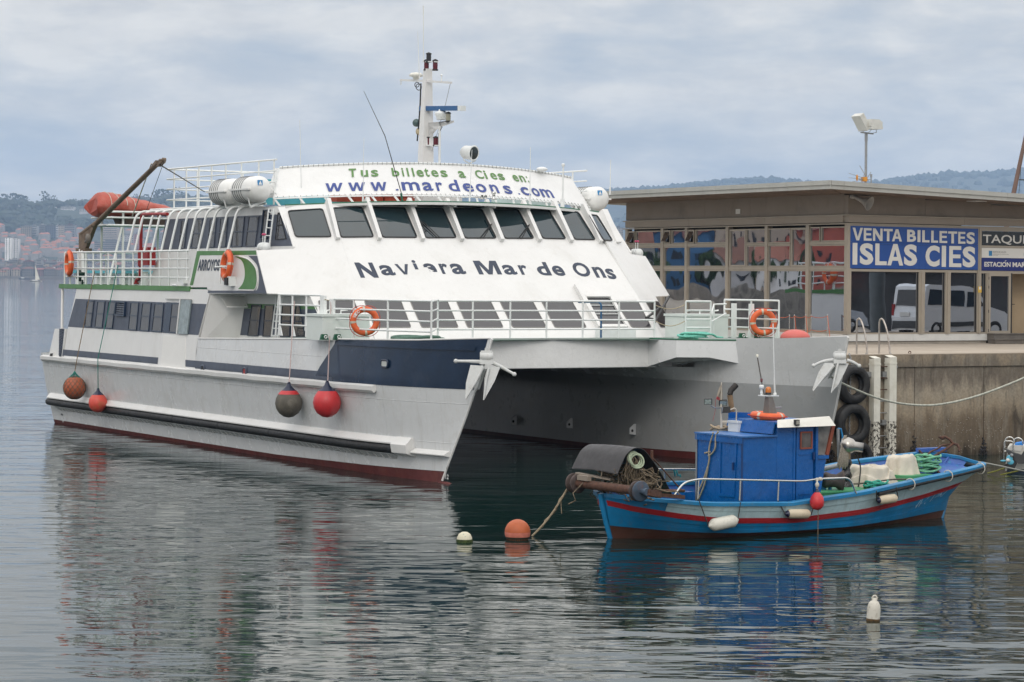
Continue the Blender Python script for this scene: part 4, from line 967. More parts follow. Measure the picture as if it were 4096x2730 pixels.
def hull_in(u, z):
    us, vst = stem(z); s = max(0, min(1, (u - us) / 5.0)); w = 1.95
    ar = sm((u - 4.5) / .5) * 0.85 * max(0, (z - 1.5) / .96) ** 2.8 if z > 1.5 else 0
    return Vector((w + ar + (vst - w) * (1 - s) ** 1.8, u, z))
def zboot(u): return .11 + .17 * max(0, 1 - max(0, u) / 9)
UT = [0, .015, .035, .06, .09, .13, .18, .24, .3, .4, .5, .6, .7, .8, .9, 1.0]
def hull_patch(mb, fn, z0, z1, nz, flip, mf, off=0.0, u0=None, u1=UST):
    def f(i, j):
        t = lerp_tab([(k / 15, UT[k]) for k in range(16)], i); a0 = stem(z0(0) if callable(z0) else z0)[0]
        zz0 = z0 if not callable(z0) else None
        u_ = a0 + (UST - a0) * t
        lo = z0(u_) if callable(z0) else z0; hi = z1(u_) if callable(z1) else z1
        z = lo + (hi - lo) * j; us = stem(z)[0]; u = us + (u1 - us) * t; p = fn(u, z); p = Vector((p.x - off, p.y, p.z)); return mf(p)
    mb.grid(f, 45, nz, True, flip)
def hull(mf, m):
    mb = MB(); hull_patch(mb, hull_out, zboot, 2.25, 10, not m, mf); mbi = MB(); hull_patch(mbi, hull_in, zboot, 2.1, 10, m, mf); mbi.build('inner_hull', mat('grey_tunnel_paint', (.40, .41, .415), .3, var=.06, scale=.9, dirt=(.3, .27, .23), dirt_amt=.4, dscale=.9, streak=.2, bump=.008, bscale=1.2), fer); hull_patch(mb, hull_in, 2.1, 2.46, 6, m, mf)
    mb.poly([mf(hull_out(UST, z)) for z in (.17, .75, 1.3, 2.25)] + [mf(hull_in(UST, z)) for z in (2.46, 1.8, 1.2, .17)])
    h = mb.build('hull', HULLW, fer)
    mb = MB(); hull_patch(mb, hull_out, -.7, zboot, 3, not m, mf, .002); hull_patch(mb, hull_in, -.7, zboot, 3, m, mf)
    mb.poly([mf(hull_out(UST, z)) for z in (-.7, .17)] + [mf(hull_in(UST, z)) for z in (.17, -.7)]); mb.build('boot_stripe', BOOT, fer)
    mb = MB(); us, vs0 = stem(.02); mb.ball(mf((vs0 + .02, us - .12, -.11)), .17, 16, 8, (1.0, 2.6, .85)); mb.build('bulb', BOOT, fer)
    # bulwark above the knuckle line
    zt = lambda u: lerp_tab([(-1, 3.41), (1.5, 3.30), (5, 3.235), (13.6, 3.03)], u)
    mb = MB()
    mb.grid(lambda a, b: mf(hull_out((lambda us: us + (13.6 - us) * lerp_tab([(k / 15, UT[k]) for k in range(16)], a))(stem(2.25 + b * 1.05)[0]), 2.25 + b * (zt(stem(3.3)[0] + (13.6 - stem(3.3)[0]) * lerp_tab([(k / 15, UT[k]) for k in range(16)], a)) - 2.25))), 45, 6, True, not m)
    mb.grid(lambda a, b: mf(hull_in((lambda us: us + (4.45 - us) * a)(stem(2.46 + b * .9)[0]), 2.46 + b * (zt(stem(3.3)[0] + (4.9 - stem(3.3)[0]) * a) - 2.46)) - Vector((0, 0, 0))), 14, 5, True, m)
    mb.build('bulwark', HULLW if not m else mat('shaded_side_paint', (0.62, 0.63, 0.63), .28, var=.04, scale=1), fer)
    # cap along the stem and bulwark top
    pts = [mf(hull_out(stem(3.3)[0] + (13.5 - stem(3.3)[0]) * (k / 30) ** 1.6 + .02, zt(stem(3.3)[0] + (13.5 - stem(3.3)[0]) * (k / 30) ** 1.6))) for k in range(31)]
    mb = MB(); mb.tube(pts, .022, 6); mb.build('bulwark_cap', WHITE, fer)
    pts = [mf(Vector((stem(z)[1], stem(z)[0] - .015, z))) for z in (.05, .5, 1, 1.6, 2.2, 2.8, 3.38)]; mb = MB(); mb.tube(pts, .03, 6); mb.build('stem_bar', WHITE, fer)
    # deck inside the bow
    mb = MB(); n = 12; A = [mf(hull_out(-.3 + (6 + .3) * (k / n), 3.18)) for k in range(n + 1)]; B = [mf(hull_in(-.3 + 6.3 * (k / n), 3.18)) for k in range(n + 1)]
    mb.add(A + B, [(k, k + 1, n + 2 + k, n + 1 + k) for k in range(n)]); mb.build('bow_deck', DKGREEN, fer)
    # upper rubbing ledge
    mb = MB()
    mb.grid(lambda a, b: mf(Vector((0, 0, 0)) + hull_out(2.9 + (25.9 - 2.9) * a, [2.06, 2.0, 2.06, 2.16, 2.2][int(b * 4 + .5)] - .0) - Vector(([.0, .08, .13, .12, .0][int(b * 4 + .5)], 0, -.006 * math.sin(a * 61)))), 60, 4, False, not m)
    mb.poly([mf(hull_out(2.9, z) - Vector((o, 0, 0))) for z, o in ((2.06, 0), (2.0, .08), (2.06, .13), (2.16, .12), (2.2, 0))]); mb.build('rubbing_ledge', WHITE, fer)
    # big black fender bar with its ledge and brackets
    us_ = [2.35, 5.6, 8.9, 12.2, 15.4, 18.7, 21.9, 25.9]
    for a, b in zip(us_, us_[1:]):
        mb = MB(); mb.tube([mf(hull_out(a + .01 + (b - a - .02) * k / 6, .70, .10)) for k in range(7)], .115, 10); mb.build('fender_bar', RUBBER, fer)
    def strip(name, sec, a, b, mt, n=40):
        mb = MB(); k = len(sec) - 1
        mb.grid(lambda i, j: mf(hull_out(a + (b - a) * i, sec[int(j * k + .5)][0], sec[int(j * k + .5)][1])), n, k, False, not m)
        for e in (a, b): mb.poly([mf(hull_out(e, z, o)) for z, o in sec])
        return mb.build(name, mt, fer)
    strip('fender_ledge', [(.80, -.01), (.815, .17), (.845, .17), (.98, .03), (.98, -.01)], 2.2, 25.8, WHITE)
    strip('bracket_shelf', [(.44, .0), (.56, .12), (.575, .12), (.575, .0)], 2.5, 25.4, HULLW)
    mb = MB()
    for k in range(76):
        u = 2.7 + k * .3; mb.prism([mf(hull_out(u, .44, .0)), mf(hull_out(u, .56, .125)), mf(hull_out(u, .45, .05))], (0, .03, 0))
    mb.build('bracket', WHITE, fer, kind='stuff')
    strip('fender_end_block', [(.52, .0), (.62, .24), (.82, .24), (.99, .05), (.99, 0)], 1.75, 2.32, WHITE, 6)
    strip('spray_fin', [(.60, -.02), (.64, .17), (.66, .17), (.76, -.02)], .55, 1.72, WHITE, 8)
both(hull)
# painted bands on the port side
def hband(name, fn_u0, fn_u1, z0, z1, mt, off=.006, n=24, nz=6, mf=lambda p: p):
    mb = MB(); mb.grid(lambda a, b: (lambda z: mf(hull_out(fn_u0(z) + (fn_u1(z) - fn_u0(z)) * a, z, off)))(z0 + (z1 - z0) * b), n, nz, True, True); return mb.build(name, mt, fer)
hband('navy_stripe', lambda z: 16.25, lambda z: 24.1, 2.205, 2.42, SLATE)
hband('navy_stripe', lambda z: 5.0, lambda z: 14.3, 2.205, 2.42, SLATE)
mb = MB(); ztp = lambda u: lerp_tab([(-1, 3.40), (1.5, 3.29), (5, 3.225), (13.6, 3.02)], u)
def nbp(a, b):
    ur = lambda z: lerp_tab([(2.2, 6.0), (2.5, 5.78), (3.12, 5.05), (3.3, 5.0)], z); z = 2.2 + 1.02 * b; us = stem(z)[0] + .03; u = us + (ur(z) - us) * a
    return hull_out(u, 2.2 + (ztp(u) - 2.2) * b, .008)
mb.grid(nbp, 44, 9, True, True); mb.build('navy_bow_panel', NAVY, fer)
hband('navy_bow_flare', lambda z: stem(z)[0] + .3, lambda z: 4.9, 3.10, 3.19, NAVY, .05, 30, 2)
# fairlead openings in the bulwark
def fairlead(px, py, w, h, mt, inner, fn=None):
    c = onv(px, py, -.33); c = hull_out(c.y, c.z, .02); mb = MB(); pts = []
    for k in range(20):
        a = 2 * math.pi * k / 20; pts.append(c + Vector((0, math.copysign(abs(math.cos(a)) ** .5, math.cos(a)) * w, math.copysign(abs(math.sin(a)) ** .5, math.sin(a)) * h)))
    mb.tube(pts, .028, 8, closed=True); f_ = mb.build('fairlead', mt, fer); mb = MB(); mb.prism(pts, (-.012, 0, 0)); mb.build('opening', inner, f_)
fairlead(1512, 1456, .16, .085, NAVY, mat('light_behind_fairlead', (.5, .52, .5), .6)); fairlead(815, 1478, .1, .10, SLATE, DARK); fairlead(983, 1488, .1, .10, SLATE, mat('red_bitt', (.3, .03, .03), .5))
# draught marks
mb = MB(); q = hull_out(.42, .33, .03); text_rect(mb, '14', hull_out(.62, .31, .012), (.012, -.13, 0), (0, 0, .11), .01); mb.build('draught_mark', BLACK, fer)
mb = MB(); text_rect(mb, '12', hull_out(.62, .10, .014), (.012, -.13, 0), (0, 0, .11), .01); mb.build('draught_mark', WHITE, fer)
mb = MB(); text_rect(mb, 'M8', hull_out(25.3, .28, .012), (0, -.2, 0), (0, 0, .13), .02); mb.build('draught_mark', BLACK, fer)
mb = MB(); text_rect(mb, '6', hull_out(25.25, .06, .014), (0, -.09, 0), (0, 0, .11), .01); mb.build('draught_mark', WHITE, fer)
# ---- bridge deck between the hulls
mb = MB(); mb.box(1.97, 2 * MID - 1.97, 5.0, 5.06, 2.46, 3.2); mb.build('front_beam', mat('dented_white_plate', (0.78, 0.78, 0.77), .3, var=.03, bump=.03, bscale=1.6, dirt=(.6, .58, .54), dirt_amt=.3), fer)
mb = MB(); mb.box(2.0, 2 * MID - 2.0, 5.061, 25.8, 2.44, 2.50); mb.build('tunnel_roof', HULLW, fer)
mb = MB(); mb.box(-.1, 2 * MID + .1, 5.062, 8.2, 3.10, 3.195); mb.build('foredeck', mat('deck_grey_green', (0.30, 0.36, 0.33), .6), fer); mb = MB(); mb.box(-.1, 2 * MID + .1, 8.205, 14, 2.80, 2.90); mb.build('side_deck', MATS['deck_grey_green'], fer)
mb = MB(); mb.box(2.3, 2 * MID - 2.3, 4.93, 5.0, 3.195, 3.235); mb.build('deck_edge', mat('deck_edge_grey', (.38, .42, .40), .5), fer)
def sponson(mf, m):
    k1 = onu(2592, 1465, 5.0); u4 = 4.4
    while u4 > 1.0 and onu(2962, 1456, u4).x > 2 * MID - hull_in(u4, 2.6).x: u4 -= .05
    k2 = onu(2705, 1430, min(4.5, u4 + 1.2)); k3 = onu(2838, 1431, u4 + .55); k4 = onu(2962, 1456, u4 + .05)
    T = 3.2; B = [Vector((k1.x, 4.99, 2.47)), k2, k3, Vector((k4.x, k4.y, k4.z))]
    A = [Vector((b.x, b.y, T)) for b in B]; I = [Vector((k1.x + .1, 5.02, T)), Vector((k4.x + .5, 5.02, T))]
    g = (lambda p: p) if m else mirr
    for i in range(3):
        n = (B[i + 1] - B[i]).cross(ZZ).normalized() * -.05
        plate('sponson_panel', [g(A[i]), g(A[i + 1]), g(B[i + 1]), g(B[i])], g(n + Vector((MID, 0, 0))) - g(Vector((MID, 0, 0))), mat('white_flare_plate', (.76, .77, .77), .3, var=.03), fer)
    mb = MB(); mb.add([g(p) for p in A] + [g(I[1]), g(I[0])], [(0, 1, 2, 3, 4, 5)]); mb.build('sponson_deck', DKGREEN, fer)
    mb = MB(); mb.add([g(B[0] + Vector((.05, .1, .12))), g(B[1] + Vector((0, .1, .12))), g(B[2] + Vector((0, .1, .12))), g(B[3] + Vector((0, .1, .12))), g(Vector((k4.x + .4, 5, 2.6))), g(Vector((k1.x + .1, 5, 2.55)))], [(0, 1, 2, 3, 4, 5)]); mb.build('sponson_floor', HULLW, fer)
    mb = MB()
    for t in (.2, .45, .7, .95): a = B[0].lerp(B[1], t) if t < .5 else B[1].lerp(B[2], t); mb.beam(g(a + ZZ * .06 + Vector((0, .06, 0))), g(Vector((a.x + .25, 5, 2.52))), .05, .12)
    mb.build('sponson_frame', HULLW, fer, kind='stuff')
    mb = MB(); mb.tube([g(a + ZZ * .012) for a in A], .02, 6); mb.build('deck_edge', DKGREEN, fer)
sponson(None, True); sponson(None, False)
def lug(px, py):
    q = pl(px, py, (1, 0, 0), 2 * MID - 1.95); c = Vector((q.x - .01, q.y, q.z)); mb = MB(); mb.prism([c + Vector((0, 0, -.15)), c + Vector((-.20, 0, -.12)), c + Vector((-.20, 0, .04)), c + Vector((-.06, 0, .15)), c + Vector((0, 0, .15))], (0, .04, 0)); l_ = mb.build('lifting_lug', HULLW, fer)
    mb = MB(); mb.lathe([(.04, 0), (.0, .004)], c + Vector((-.12, -.002, -.03)), (0, -1, 0), 10); mb.build('hole', DARK, l_)
for q in ((2068, 1682), (2292, 1694), (2545, 1719)): lug(*q)
# ---- front face
def fc_pt(v, z, off=0.0): return Vector((v, FCc + 1.005 * z, z)) + FNC * off
def fl_pt(v, z, off=0.0): return Vector((v, FLc - .68 * v + 1.005 * z, z)) + FNL * off
def crv(z): return 1.693 + .0876 * (z - 4.25)
plate('front_panel', [fc_pt(crv(3.18), 3.18), fc_pt(2 * MID - crv(3.18), 3.18), fc_pt(2 * MID - crv(6.72), 6.72), fc_pt(crv(6.72), 6.72)], -FNC * .12, WHITE)
tipb, tipt = FL(1068, 1175), FL(1025, 1002); intop = FL(1181, 996)
low = fl_pt(.62, 4.30); low0 = fl_pt(.62, 3.0)
wing = [fl_pt(crv(3.0) , 3.0), fl_pt(crv(6.72), 6.72), fl_pt(.74, 6.62), fl_pt(.70, intop.z), Vector(tipt), Vector(tipb), low, low0]
plate('wing_panel', wing, -FNL * .05, WHITE)
plate('wing_panel', [mirr(p) for p in wing], Vector((-.68, 1, -1.005)).normalized() * .05, WHITE)
# bridge windows
UPW = [[(1149.5, 845), (1292, 836), (1328, 950.5), (1181, 951)], [(1328, 833), (1449, 831), (1496, 951), (1362.5, 952.5)], [(1480, 831), (1618, 832), (1670, 953.5), (1529, 952.7)], [(1647, 833.5), (1770, 833.5), (1827, 954), (1701, 955)], [(1798, 836), (1926, 837.5), (1987, 956), (1859, 956)], [(1958, 839), (2072, 841), (2137, 957), (2018, 957)], [(2105, 842), (2195, 842), (2265, 959), (2170, 957)], [(2228, 843), (2313, 850), (2383, 962.5), (2297, 961)], [(2349, 858), (2387, 863), (2450, 966), (2413, 964)]]
def chamfer(P, r=.09):
    out = []
    for i in range(len(P)):
        a, b, c = P[i - 1], P[i], P[(i + 1) % len(P)]; d1, d2 = (a - b), (c - b); A, B = b + d1.normalized() * r, b + d2.normalized() * r
        for t in (0, .33, .67, 1): out.append(A * (1 - t) ** 2 + b * 2 * t * (1 - t) + B * t * t)
    return out
for i, w in enumerate(UPW):
    f, n = (FL, FNL) if i == 0 else ((FRr, FNR) if i == 8 else (FC, FNC)); window(chamfer([f(x, y, .004) for x, y in w]), n, .035, BLACK, TEALG, .03)
# ribs between the bridge windows
for i in range(8):
    f, n = (FC, FNC); t = [(UPW[i][1][k] + UPW[i + 1][0][k]) / 2 for k in (0, 1)]; b = [(UPW[i][2][k] + UPW[i + 1][3][k]) / 2 for k in (0, 1)]
    T, B = f(t[0] - 6, t[1] - 16), f(b[0] + 3, b[1] + 13)
    mb = MB(); d = (B - T).normalized(); s = d.cross(n).normalized() * .055
    mb.add([T - s, T + s, B + s, B - s, T - s + n * .24, T + s + n * .24, B + s + n * .13, B - s + n * .13], [(4, 5, 6, 7), (0, 1, 5, 4), (1, 2, 6, 5), (2, 3, 7, 6), (3, 0, 4, 7)]); mb.build('window_rib', WHITE, fer)
T, B = FRr(2400, 855), FRr(2470, 975); s = Vector((.09, 0, 0)); mb = MB(); mb.add([T - s, T + s, B + s, B - s, T - s + FNR * .2, T + s + FNR * .2, B + s + FNR * .08, B - s + FNR * .08], [(4, 5, 6, 7), (0, 1, 5, 4), (1, 2, 6, 5), (2, 3, 7, 6), (3, 0, 4, 7)]); mb.build('window_rib', WHITE, fer)
# wipers
for (x0, y0), (x1, y1), (bx0, by0, bx1, by1) in [((1745, 955), (1683, 895), (1672, 880, 1702, 935)), ((1918, 957), (1960, 905), (1940, 880, 1978, 950)), ((2072, 958), (2110, 908), (2092, 888, 2128, 952))]:
    mb = MB(); mb.tube([FC(x0, y0, .05), FC(x1, y1, .06)], .014, 5); mb.tube([FC(x0 + 12, y0 + 1, .05), FC(x1 + 5, y1 - 3, .06)], .012, 5); mb.tube([FC(bx0, by0, .06), FC(bx1, by1, .06)], .018, 5); mb.build('wiper', BLACK, fer)
# saloon windows
LOW = [('L', (1272, 1203), (1417, 1203), (1462, 1312), (1292, 1312)), ('C', (1455, 1203), (1603, 1203), (1645, 1312), (1498, 1312)), ('C', (1638, 1203), (1788, 1203), (1834, 1312), (1686, 1312)), ('C', (1823, 1203), (1961, 1203), (2014, 1312), (1870, 1312)), ('C', (1996, 1203), (2129, 1203), (2187, 1312), (2050, 1312)), ('C', (2163, 1203), (2286, 1203), (2347, 1312), (2219, 1312)), ('C', (2458, 1203), (2550, 1203), (2606, 1312), (2527, 1312)), ('R', (2578, 1203), (2632, 1207), (2700, 1312), (2642, 1312))]
for k, *w in LOW:
    f, n = {'L': (FL, FNL), 'C': (FC, FNC), 'R': (FRr, FNR)}[k]; window(chamfer([f(x, y, .004) for x, y in w], .06), n, .018, REFL if k == 'x' else mat('grey_gasket', (.22, .21, .2), .6), GLASSG, .014)
# raised emergency window with its frame and side plate
hp = [FC(x, y, .01) for x, y in ((2322, 1188), (2440, 1188), (2513, 1318), (2392, 1318))]
mb = MB(); ring(mb, chamfer(hp, .1), .12, FNC, .10); eh = mb.build('emergency_window', WHITE, fer)
hq = [FC(x, y, .05) for x, y in ((2334, 1192), (2436, 1192), (2500, 1303), (2397, 1303))]; mb = MB(); mb.prism(hq, -FNC * .03); mb.build('pane', GLASSG, eh)
mb = MB(); mb.beam(FC(2294, 1150, .06), FC(2390, 1318, .06), .05, .16, FNC); mb.build('gutter', WHITE, fer)
mb = MB(); [mb.beam(hq[3].lerp(hq[0], t) + FNC * .03, hq[2].lerp(hq[1], t) + FNC * .03, .02, .02) for t in (.35, .66)]; mb.build('guard_bar', WHITE2, eh)
# vents on the deck below the emergency window
mb = MB(); a, b = onu(2408, 1340, 6.0), onu(2540, 1340, 6.0); mb.box(a.x, b.x, 5.95, 6.35, 3.2, 3.46); mb.build('deck_box', WHITE2, fer)
# ---- name on the front
def place_text(s, spec, f, n, mt, nm, bold=.035, hpx=None, par=None, damage=()):
    "spec: for each letter (x left px, x right px, baseline y px, cap or x height px); sheared to lie in the face"
    for ch, (x0, x1, yb, yt) in zip(s, spec):
        v, fa = text_raw(ch, bold); bx0, bx1, by0, by1 = text_bb(ch, bold); mb = MB()
        o = f(x0, yb, .004); ex = f(x1, yb, .004) - o
        up = Vector((0, n.z, -n.y)).normalized() if abs(n.x) < .01 else Vector((0, n.z, -n.y)).normalized()
        top = f((x0 + x1) / 2 - (yb - yt) * .0, yt, .004); h = (top.z - o.z) / up.z
        pts = [o + ex * ((p.x - bx0) / (bx1 - bx0)) + up * h * ((p.y - by0) / (by1 - by0)) for p in v]
        if ch in damage:
            bm = bmesh.new(); vs_ = [bm.verts.new(p) for p in pts]; [bm.faces.new([vs_[i] for i in q]) for q in fa]
            bmesh.ops.triangulate(bm, faces=bm.faces); bmesh.ops.subdivide_edges(bm, edges=bm.edges, cuts=5, use_grid_fill=True)
            kill = [q for q in bm.faces if damage[ch](((q.calc_center_median() - o).dot(ex) / ex.length_squared), ((q.calc_center_median() - o).dot(up) / h), q.calc_center_median())]
            bmesh.ops.delete(bm, geom=kill, context='FACES'); bm.verts.index_update(); mb.add([q.co for q in bm.verts], [[w.index for w in q.verts] for q in bm.faces]); bm.free()
        else: mb.add(pts, fa)
        mb.build(nm, mt, par or fer)
NAV = [(1443, 1516, 1112, 1052), (1530, 1586, 1103, 1062), (1596, 1650, 1099, 1058), (1666, 1681, 1091, 1042), (1702, 1754, 1096, 1055), (1771, 1803, 1097, 1056), (1814, 1868, 1098, 1056)]
dmg = lambda a, b, p: noise.noise(p * 5.0) > .12
place_text('Naviera', NAV, FC, FNC, LTXT, 'letter', .03, damage={'i': lambda a, b, p: noise.noise(p * 5.0) > .15 or b < .22, 'e': lambda a, b, p: (a < .42 and b < .62) or b < .18 or noise.noise(p * 6.0) > .3})
place_text('Mar', [(1917, 2009, 1099, 1045), (2022, 2073, 1100, 1061), (2088, 2120, 1100, 1062)], FC, FNC, LTXT, 'letter', .03)
place_text('de', [(2159, 2209, 1103, 1050), (2221, 2266, 1105, 1064)], FC, FNC, LTXT, 'letter', .03)
place_text('Ons', [(2308, 2372, 1108, 1052), (2387, 2427, 1112, 1069), (2437, 2471, 1118, 1076)], FC, FNC, LTXT, 'letter', .03)
# ---- port side walls
A_ = [(24.0, 2.1), (23.9, 3.13), (23.52, 4.39), (13.05, 4.39), (13.12, 4.28), (13.55, 3.08), (13.55, 2.1)]
def sidewall(mf, m):
    s = 1 if not m else -1
    plate('cabin_side', [mf(SU(u, z)) for u, z in A_], Vector((.08 * s, 0, 0)), WHITE)
    plate('deck_band', [mf(SU(25.1, 4.335, .03)), mf(SU(14.5, 4.335, .03)), mf(SU(14.5, 4.47, .03)), mf(SU(25.1, 4.47, .03))], Vector((.12 * s, 0, 0)), GREEN)
    plate('wing_side', [mf(p) for p in (SP(755, 1130, .0), SP(788, 1005), SP(1025, 1003), SP(1068, 1175), SP(833, 1175), SP(828, 1150), SP(677, 1150), SP(683, 1130))], Vector((.06 * s, 0, 0)), WHITE)
    # recess
    plate('recess_inner_wall', [mf(Vector((.64, u, z))) for u, z in ((13.3, 2.85), (7.2, 2.85), (8.3, 4.3), (13.3, 4.3))], Vector((.05 * s, 0, 0)), WHITE)
    plate('recess_ceiling', [mf(Vector((sv(4.3) + .05, 13.2, 4.30))), mf(Vector((sv(4.3) + .05, 9.4, 4.30))), mf(Vector((.66, 8.35, 4.30))), mf(Vector((.66, 13.2, 4.30)))], Vector((0, 0, .06)), WHITE)
    plate('recess_end_wall', [mf(Vector((sv(3) + .04, 13.55, 2.85))), mf(Vector((.66, 12.8, 2.85))), mf(Vector((.66, 12.3, 4.3))), mf(Vector((sv(4.3) + .04, 13.08, 4.3)))], Vector((0, .05, 0)), WHITE)
    # aft end
    plate('cabin_aft_wall', [mf(Vector((sv(2.2) + .1, 23.9, 2.2))), mf(Vector((MID, 23.9, 2.2))), mf(Vector((MID, 23.6, 4.38))), mf(Vector((sv(4.3) + .1, 23.5, 4.38)))], Vector((0, -.06, 0)), WHITE)
both(sidewall)
mb = MB(); mb.box(-.02, 2 * MID + .02, 9.6, 25.05, 4.33, 4.445); mb.build('upper_deck', DKGREEN, fer)
mb = MB(); mb.box(-.09, 2 * MID + .09, 25.06, 25.13, 4.33, 4.47); mb.build('deck_band', GREEN, fer)
mb = MB(); mb.box(-.3, 2 * MID + .3, 24.02, 26.0, 2.1, 2.2); mb.build('stern_deck', DKGREEN, fer)
plate('overhang_beam', [SP(241, 1149, .0), SP(300, 1149), SP(300, 1157), SP(241, 1157)], Vector((.1, 0, 0)), WHITE)
mb = MB(); a = SP(245, 1152, -.04); b = SP(243, 1316, -.04); mb.tube([a, b], .045, 8); mb.build('overhang_post', WHITE, fer)
mb = MB(); mb.tube(fillet([SP(290, 1152, -.03), SP(307, 1152, -.03), SP(304, 1196, -.03)], .3), .03, 8); mb.build('corner_pipe', WHITE, fer)
# stern stub with mesh door
plate('stern_bulwark', [SP(219, 1316), SP(262, 1316), SP(247, 1432), SP(193, 1432)], Vector((.07, 0, 0)), WHITE)
mb = MB(); P = [SP(x, y, .012) for x, y in ((238, 1318), (258, 1318), (246, 1428), (236, 1430))]
for k in range(11):
    t = k / 10; mb.tube([P[0].lerp(P[3], t), P[1].lerp(P[2], max(0, t - .12))], .012, 4); mb.tube([P[0].lerp(P[3], max(0, t - .12)), P[1].lerp(P[2], t)], .012, 4)
mg = plate('mesh_gate', [SP(x, y, .006) for x, y in ((238, 1318), (258, 1318), (246, 1428), (236, 1430))], Vector((.005, 0, 0)), NAVY); mb.build('wire_mesh', SLATE, mg, kind='stuff')
fl_ = plate('stern_fairlead', [SP(x, y, .05) for x, y in ((204, 1412), (222, 1410), (220, 1430), (202, 1430))], Vector((.06, 0, 0)), WHITE); plate('opening', [SP(x, y, .055) for x, y in ((207, 1415), (218, 1414), (216, 1427), (205, 1427))], Vector((.004, 0, 0)), DARK, fl_)
plate('access_panel', [SP(x, y, .012) for x, y in ((655, 1342), (742, 1345), (742, 1480), (642, 1478))], Vector((.012, 0, 0)), mat('cream_white_panel', (.78, .77, .74), .35, var=.02))
# navy window band of the main cabin and its windows
plate('window_band', [SP(x, y, .006) for x, y in ((303, 1196), (826, 1217), (794, 1341), (272, 1308))], Vector((.006, 0, 0)), SLATE)
def c2(*p): return [(130 + x / 2.24, 1100 + y / 2.24) for x, y in p]
def c1(*p): return [(130 + x / 2.24, 600 + y / 2.24) for x, y in p]
NS = (-1, 0, .115)
for w in [((492, 232), (557, 233), (530, 470), (470, 468)), ((588, 235), (655, 237), (628, 478), (560, 472)), ((685, 238), (750, 240), (720, 485), (655, 480)), ((885, 245), (958, 248), (935, 500), (860, 495)), ((990, 250), (1068, 252), (1045, 508), (962, 502)), ((1100, 255), (1182, 258), (1160, 515), (1070, 508))]:
    window([SP(x, y, .008) for x, y in c2(*w)], NS, .03, NAVY, GLASSG, .022, (.5,))
lv = [SP(x, y, .008) for x, y in c2((762, 238), (846, 243), (838, 374), (752, 364))]; mb = MB(); ring(mb, lv, .04, NS, .07); lo = mb.build('louvre', NAVY, fer)
for k in range(6):
    t = (k + .6) / 6.4; a, b = lv[0].lerp(lv[3], t), lv[1].lerp(lv[2], t); mb = MB(); mb.obox(a + Vector((-.015, 0, 0)), (b - a), Vector((-.05, 0, -.06)), Vector((0, 0, .02))); mb.build('slat', NAVY, lo)
plate('door_recess', [SP(x, y, .009) for x, y in c2((1200, 245), (1330, 250), (1300, 528), (1170, 520))], Vector((.005, 0, 0)), NAVY)
window([SP(x, y, .012) for x, y in c2((1255, 252), (1328, 255), (1302, 524), (1226, 518))], NS, .03, NAVY, GLASSG, .022, (.52,))
sdr = plate('sliding_door', [SP(x, y, .05) for x, y in c2((1338, 222), (1434, 226), (1396, 533), (1310, 528))], Vector((.04, 0, 0)), mat('pale_curtained_glass', (.24, .29, .30), .12, var=.25, scale=6)); mb = MB(); a, b = [SP(x, y, .056) for x, y in c2((1341, 220), (1309, 530))]; mb.beam(a, b, .03, .04); mb.build('door_frame', WHITE, sdr)
plate('door_lintel', [SP(x, y, .055) for x, y in c2((1205, 214), (1434, 218), (1434, 224), (1205, 220))], Vector((.03, 0, 0)), mat('lintel_grey', (.3, .3, .29), .6))
# recess wall paint and windows
def IP(x, y, off=0.0): return onv(x, y, .64 - off)
plate('green_stripe', [IP(x, y, .006) for x, y in ((922, 1214), (1262, 1222), (1268, 1238), (918, 1234))], Vector((.004, 0, 0)), GREEN)
plate('navy_panel', [IP(x, y, .005) for x, y in ((910, 1235), (1268, 1238), (1285, 1349), (892, 1340))], Vector((.004, 0, 0)), SLATE)
for w in [((1008, 1219), (1047, 1220), (1033, 1346), (990, 1344)), ((1061, 1221), (1097, 1221), (1087, 1348), (1051, 1347)), ((1129, 1222), (1166, 1222), (1160, 1350), (1122, 1349)), ((1184, 1223), (1200, 1223), (1222, 1351), (1172, 1350))]:
    window([IP(x, y, .009) for x, y in w], (-1, 0, 0), .025, NAVY, GLASSG, .02, (.48,))
gr = [Vector((sv(4.2) + .12, 12.68, 4.24)), Vector((.55, 12.3, 4.24)), Vector((.58, 12.1, 3.92)), Vector((.1, 12.45, 3.92))]
mb = MB(); ring(mb, gr, .03, (0, -1, -.5), .02); gq = mb.build('ceiling_grille', WHITE, fer); mb = MB()
for k in range(9): t = (k + 1) / 10; mb.beam(gr[0].lerp(gr[3], t) + Vector((0, -.02, 0)), gr[1].lerp(gr[2], t) + Vector((0, -.02, 0)), .02, .02)
mb.build('grille_bars', mat('grille_grey', (.4, .4, .38), .6), gq, kind='stuff')
def ladder(a0, a1, b0, b1, nr, r=.022, rr=.016, nm='ladder'):
    "two stiles a0-a1 and b0-b1 with nr rungs"
    a0, a1, b0, b1 = map(Vector, (a0, a1, b0, b1)); mb = MB(); mb.tube([a0, a1], r, 7); l_ = mb.build(nm, WHITE2, fer); mb = MB(); mb.tube([b0, b1], r, 7); mb.build('stile', WHITE2, l_)
    for k in range(nr): t = (k + .5) / nr; mb = MB(); mb.tube([a0.lerp(a1, t), b0.lerp(b1, t)], rr, 6); mb.build('rung', WHITE2, l_)
    return l_
ladder(onv(1085, 1357, .25), onv(1106, 1186, .25), onv(1111, 1357, .25), onv(1129, 1186, .25), 6)
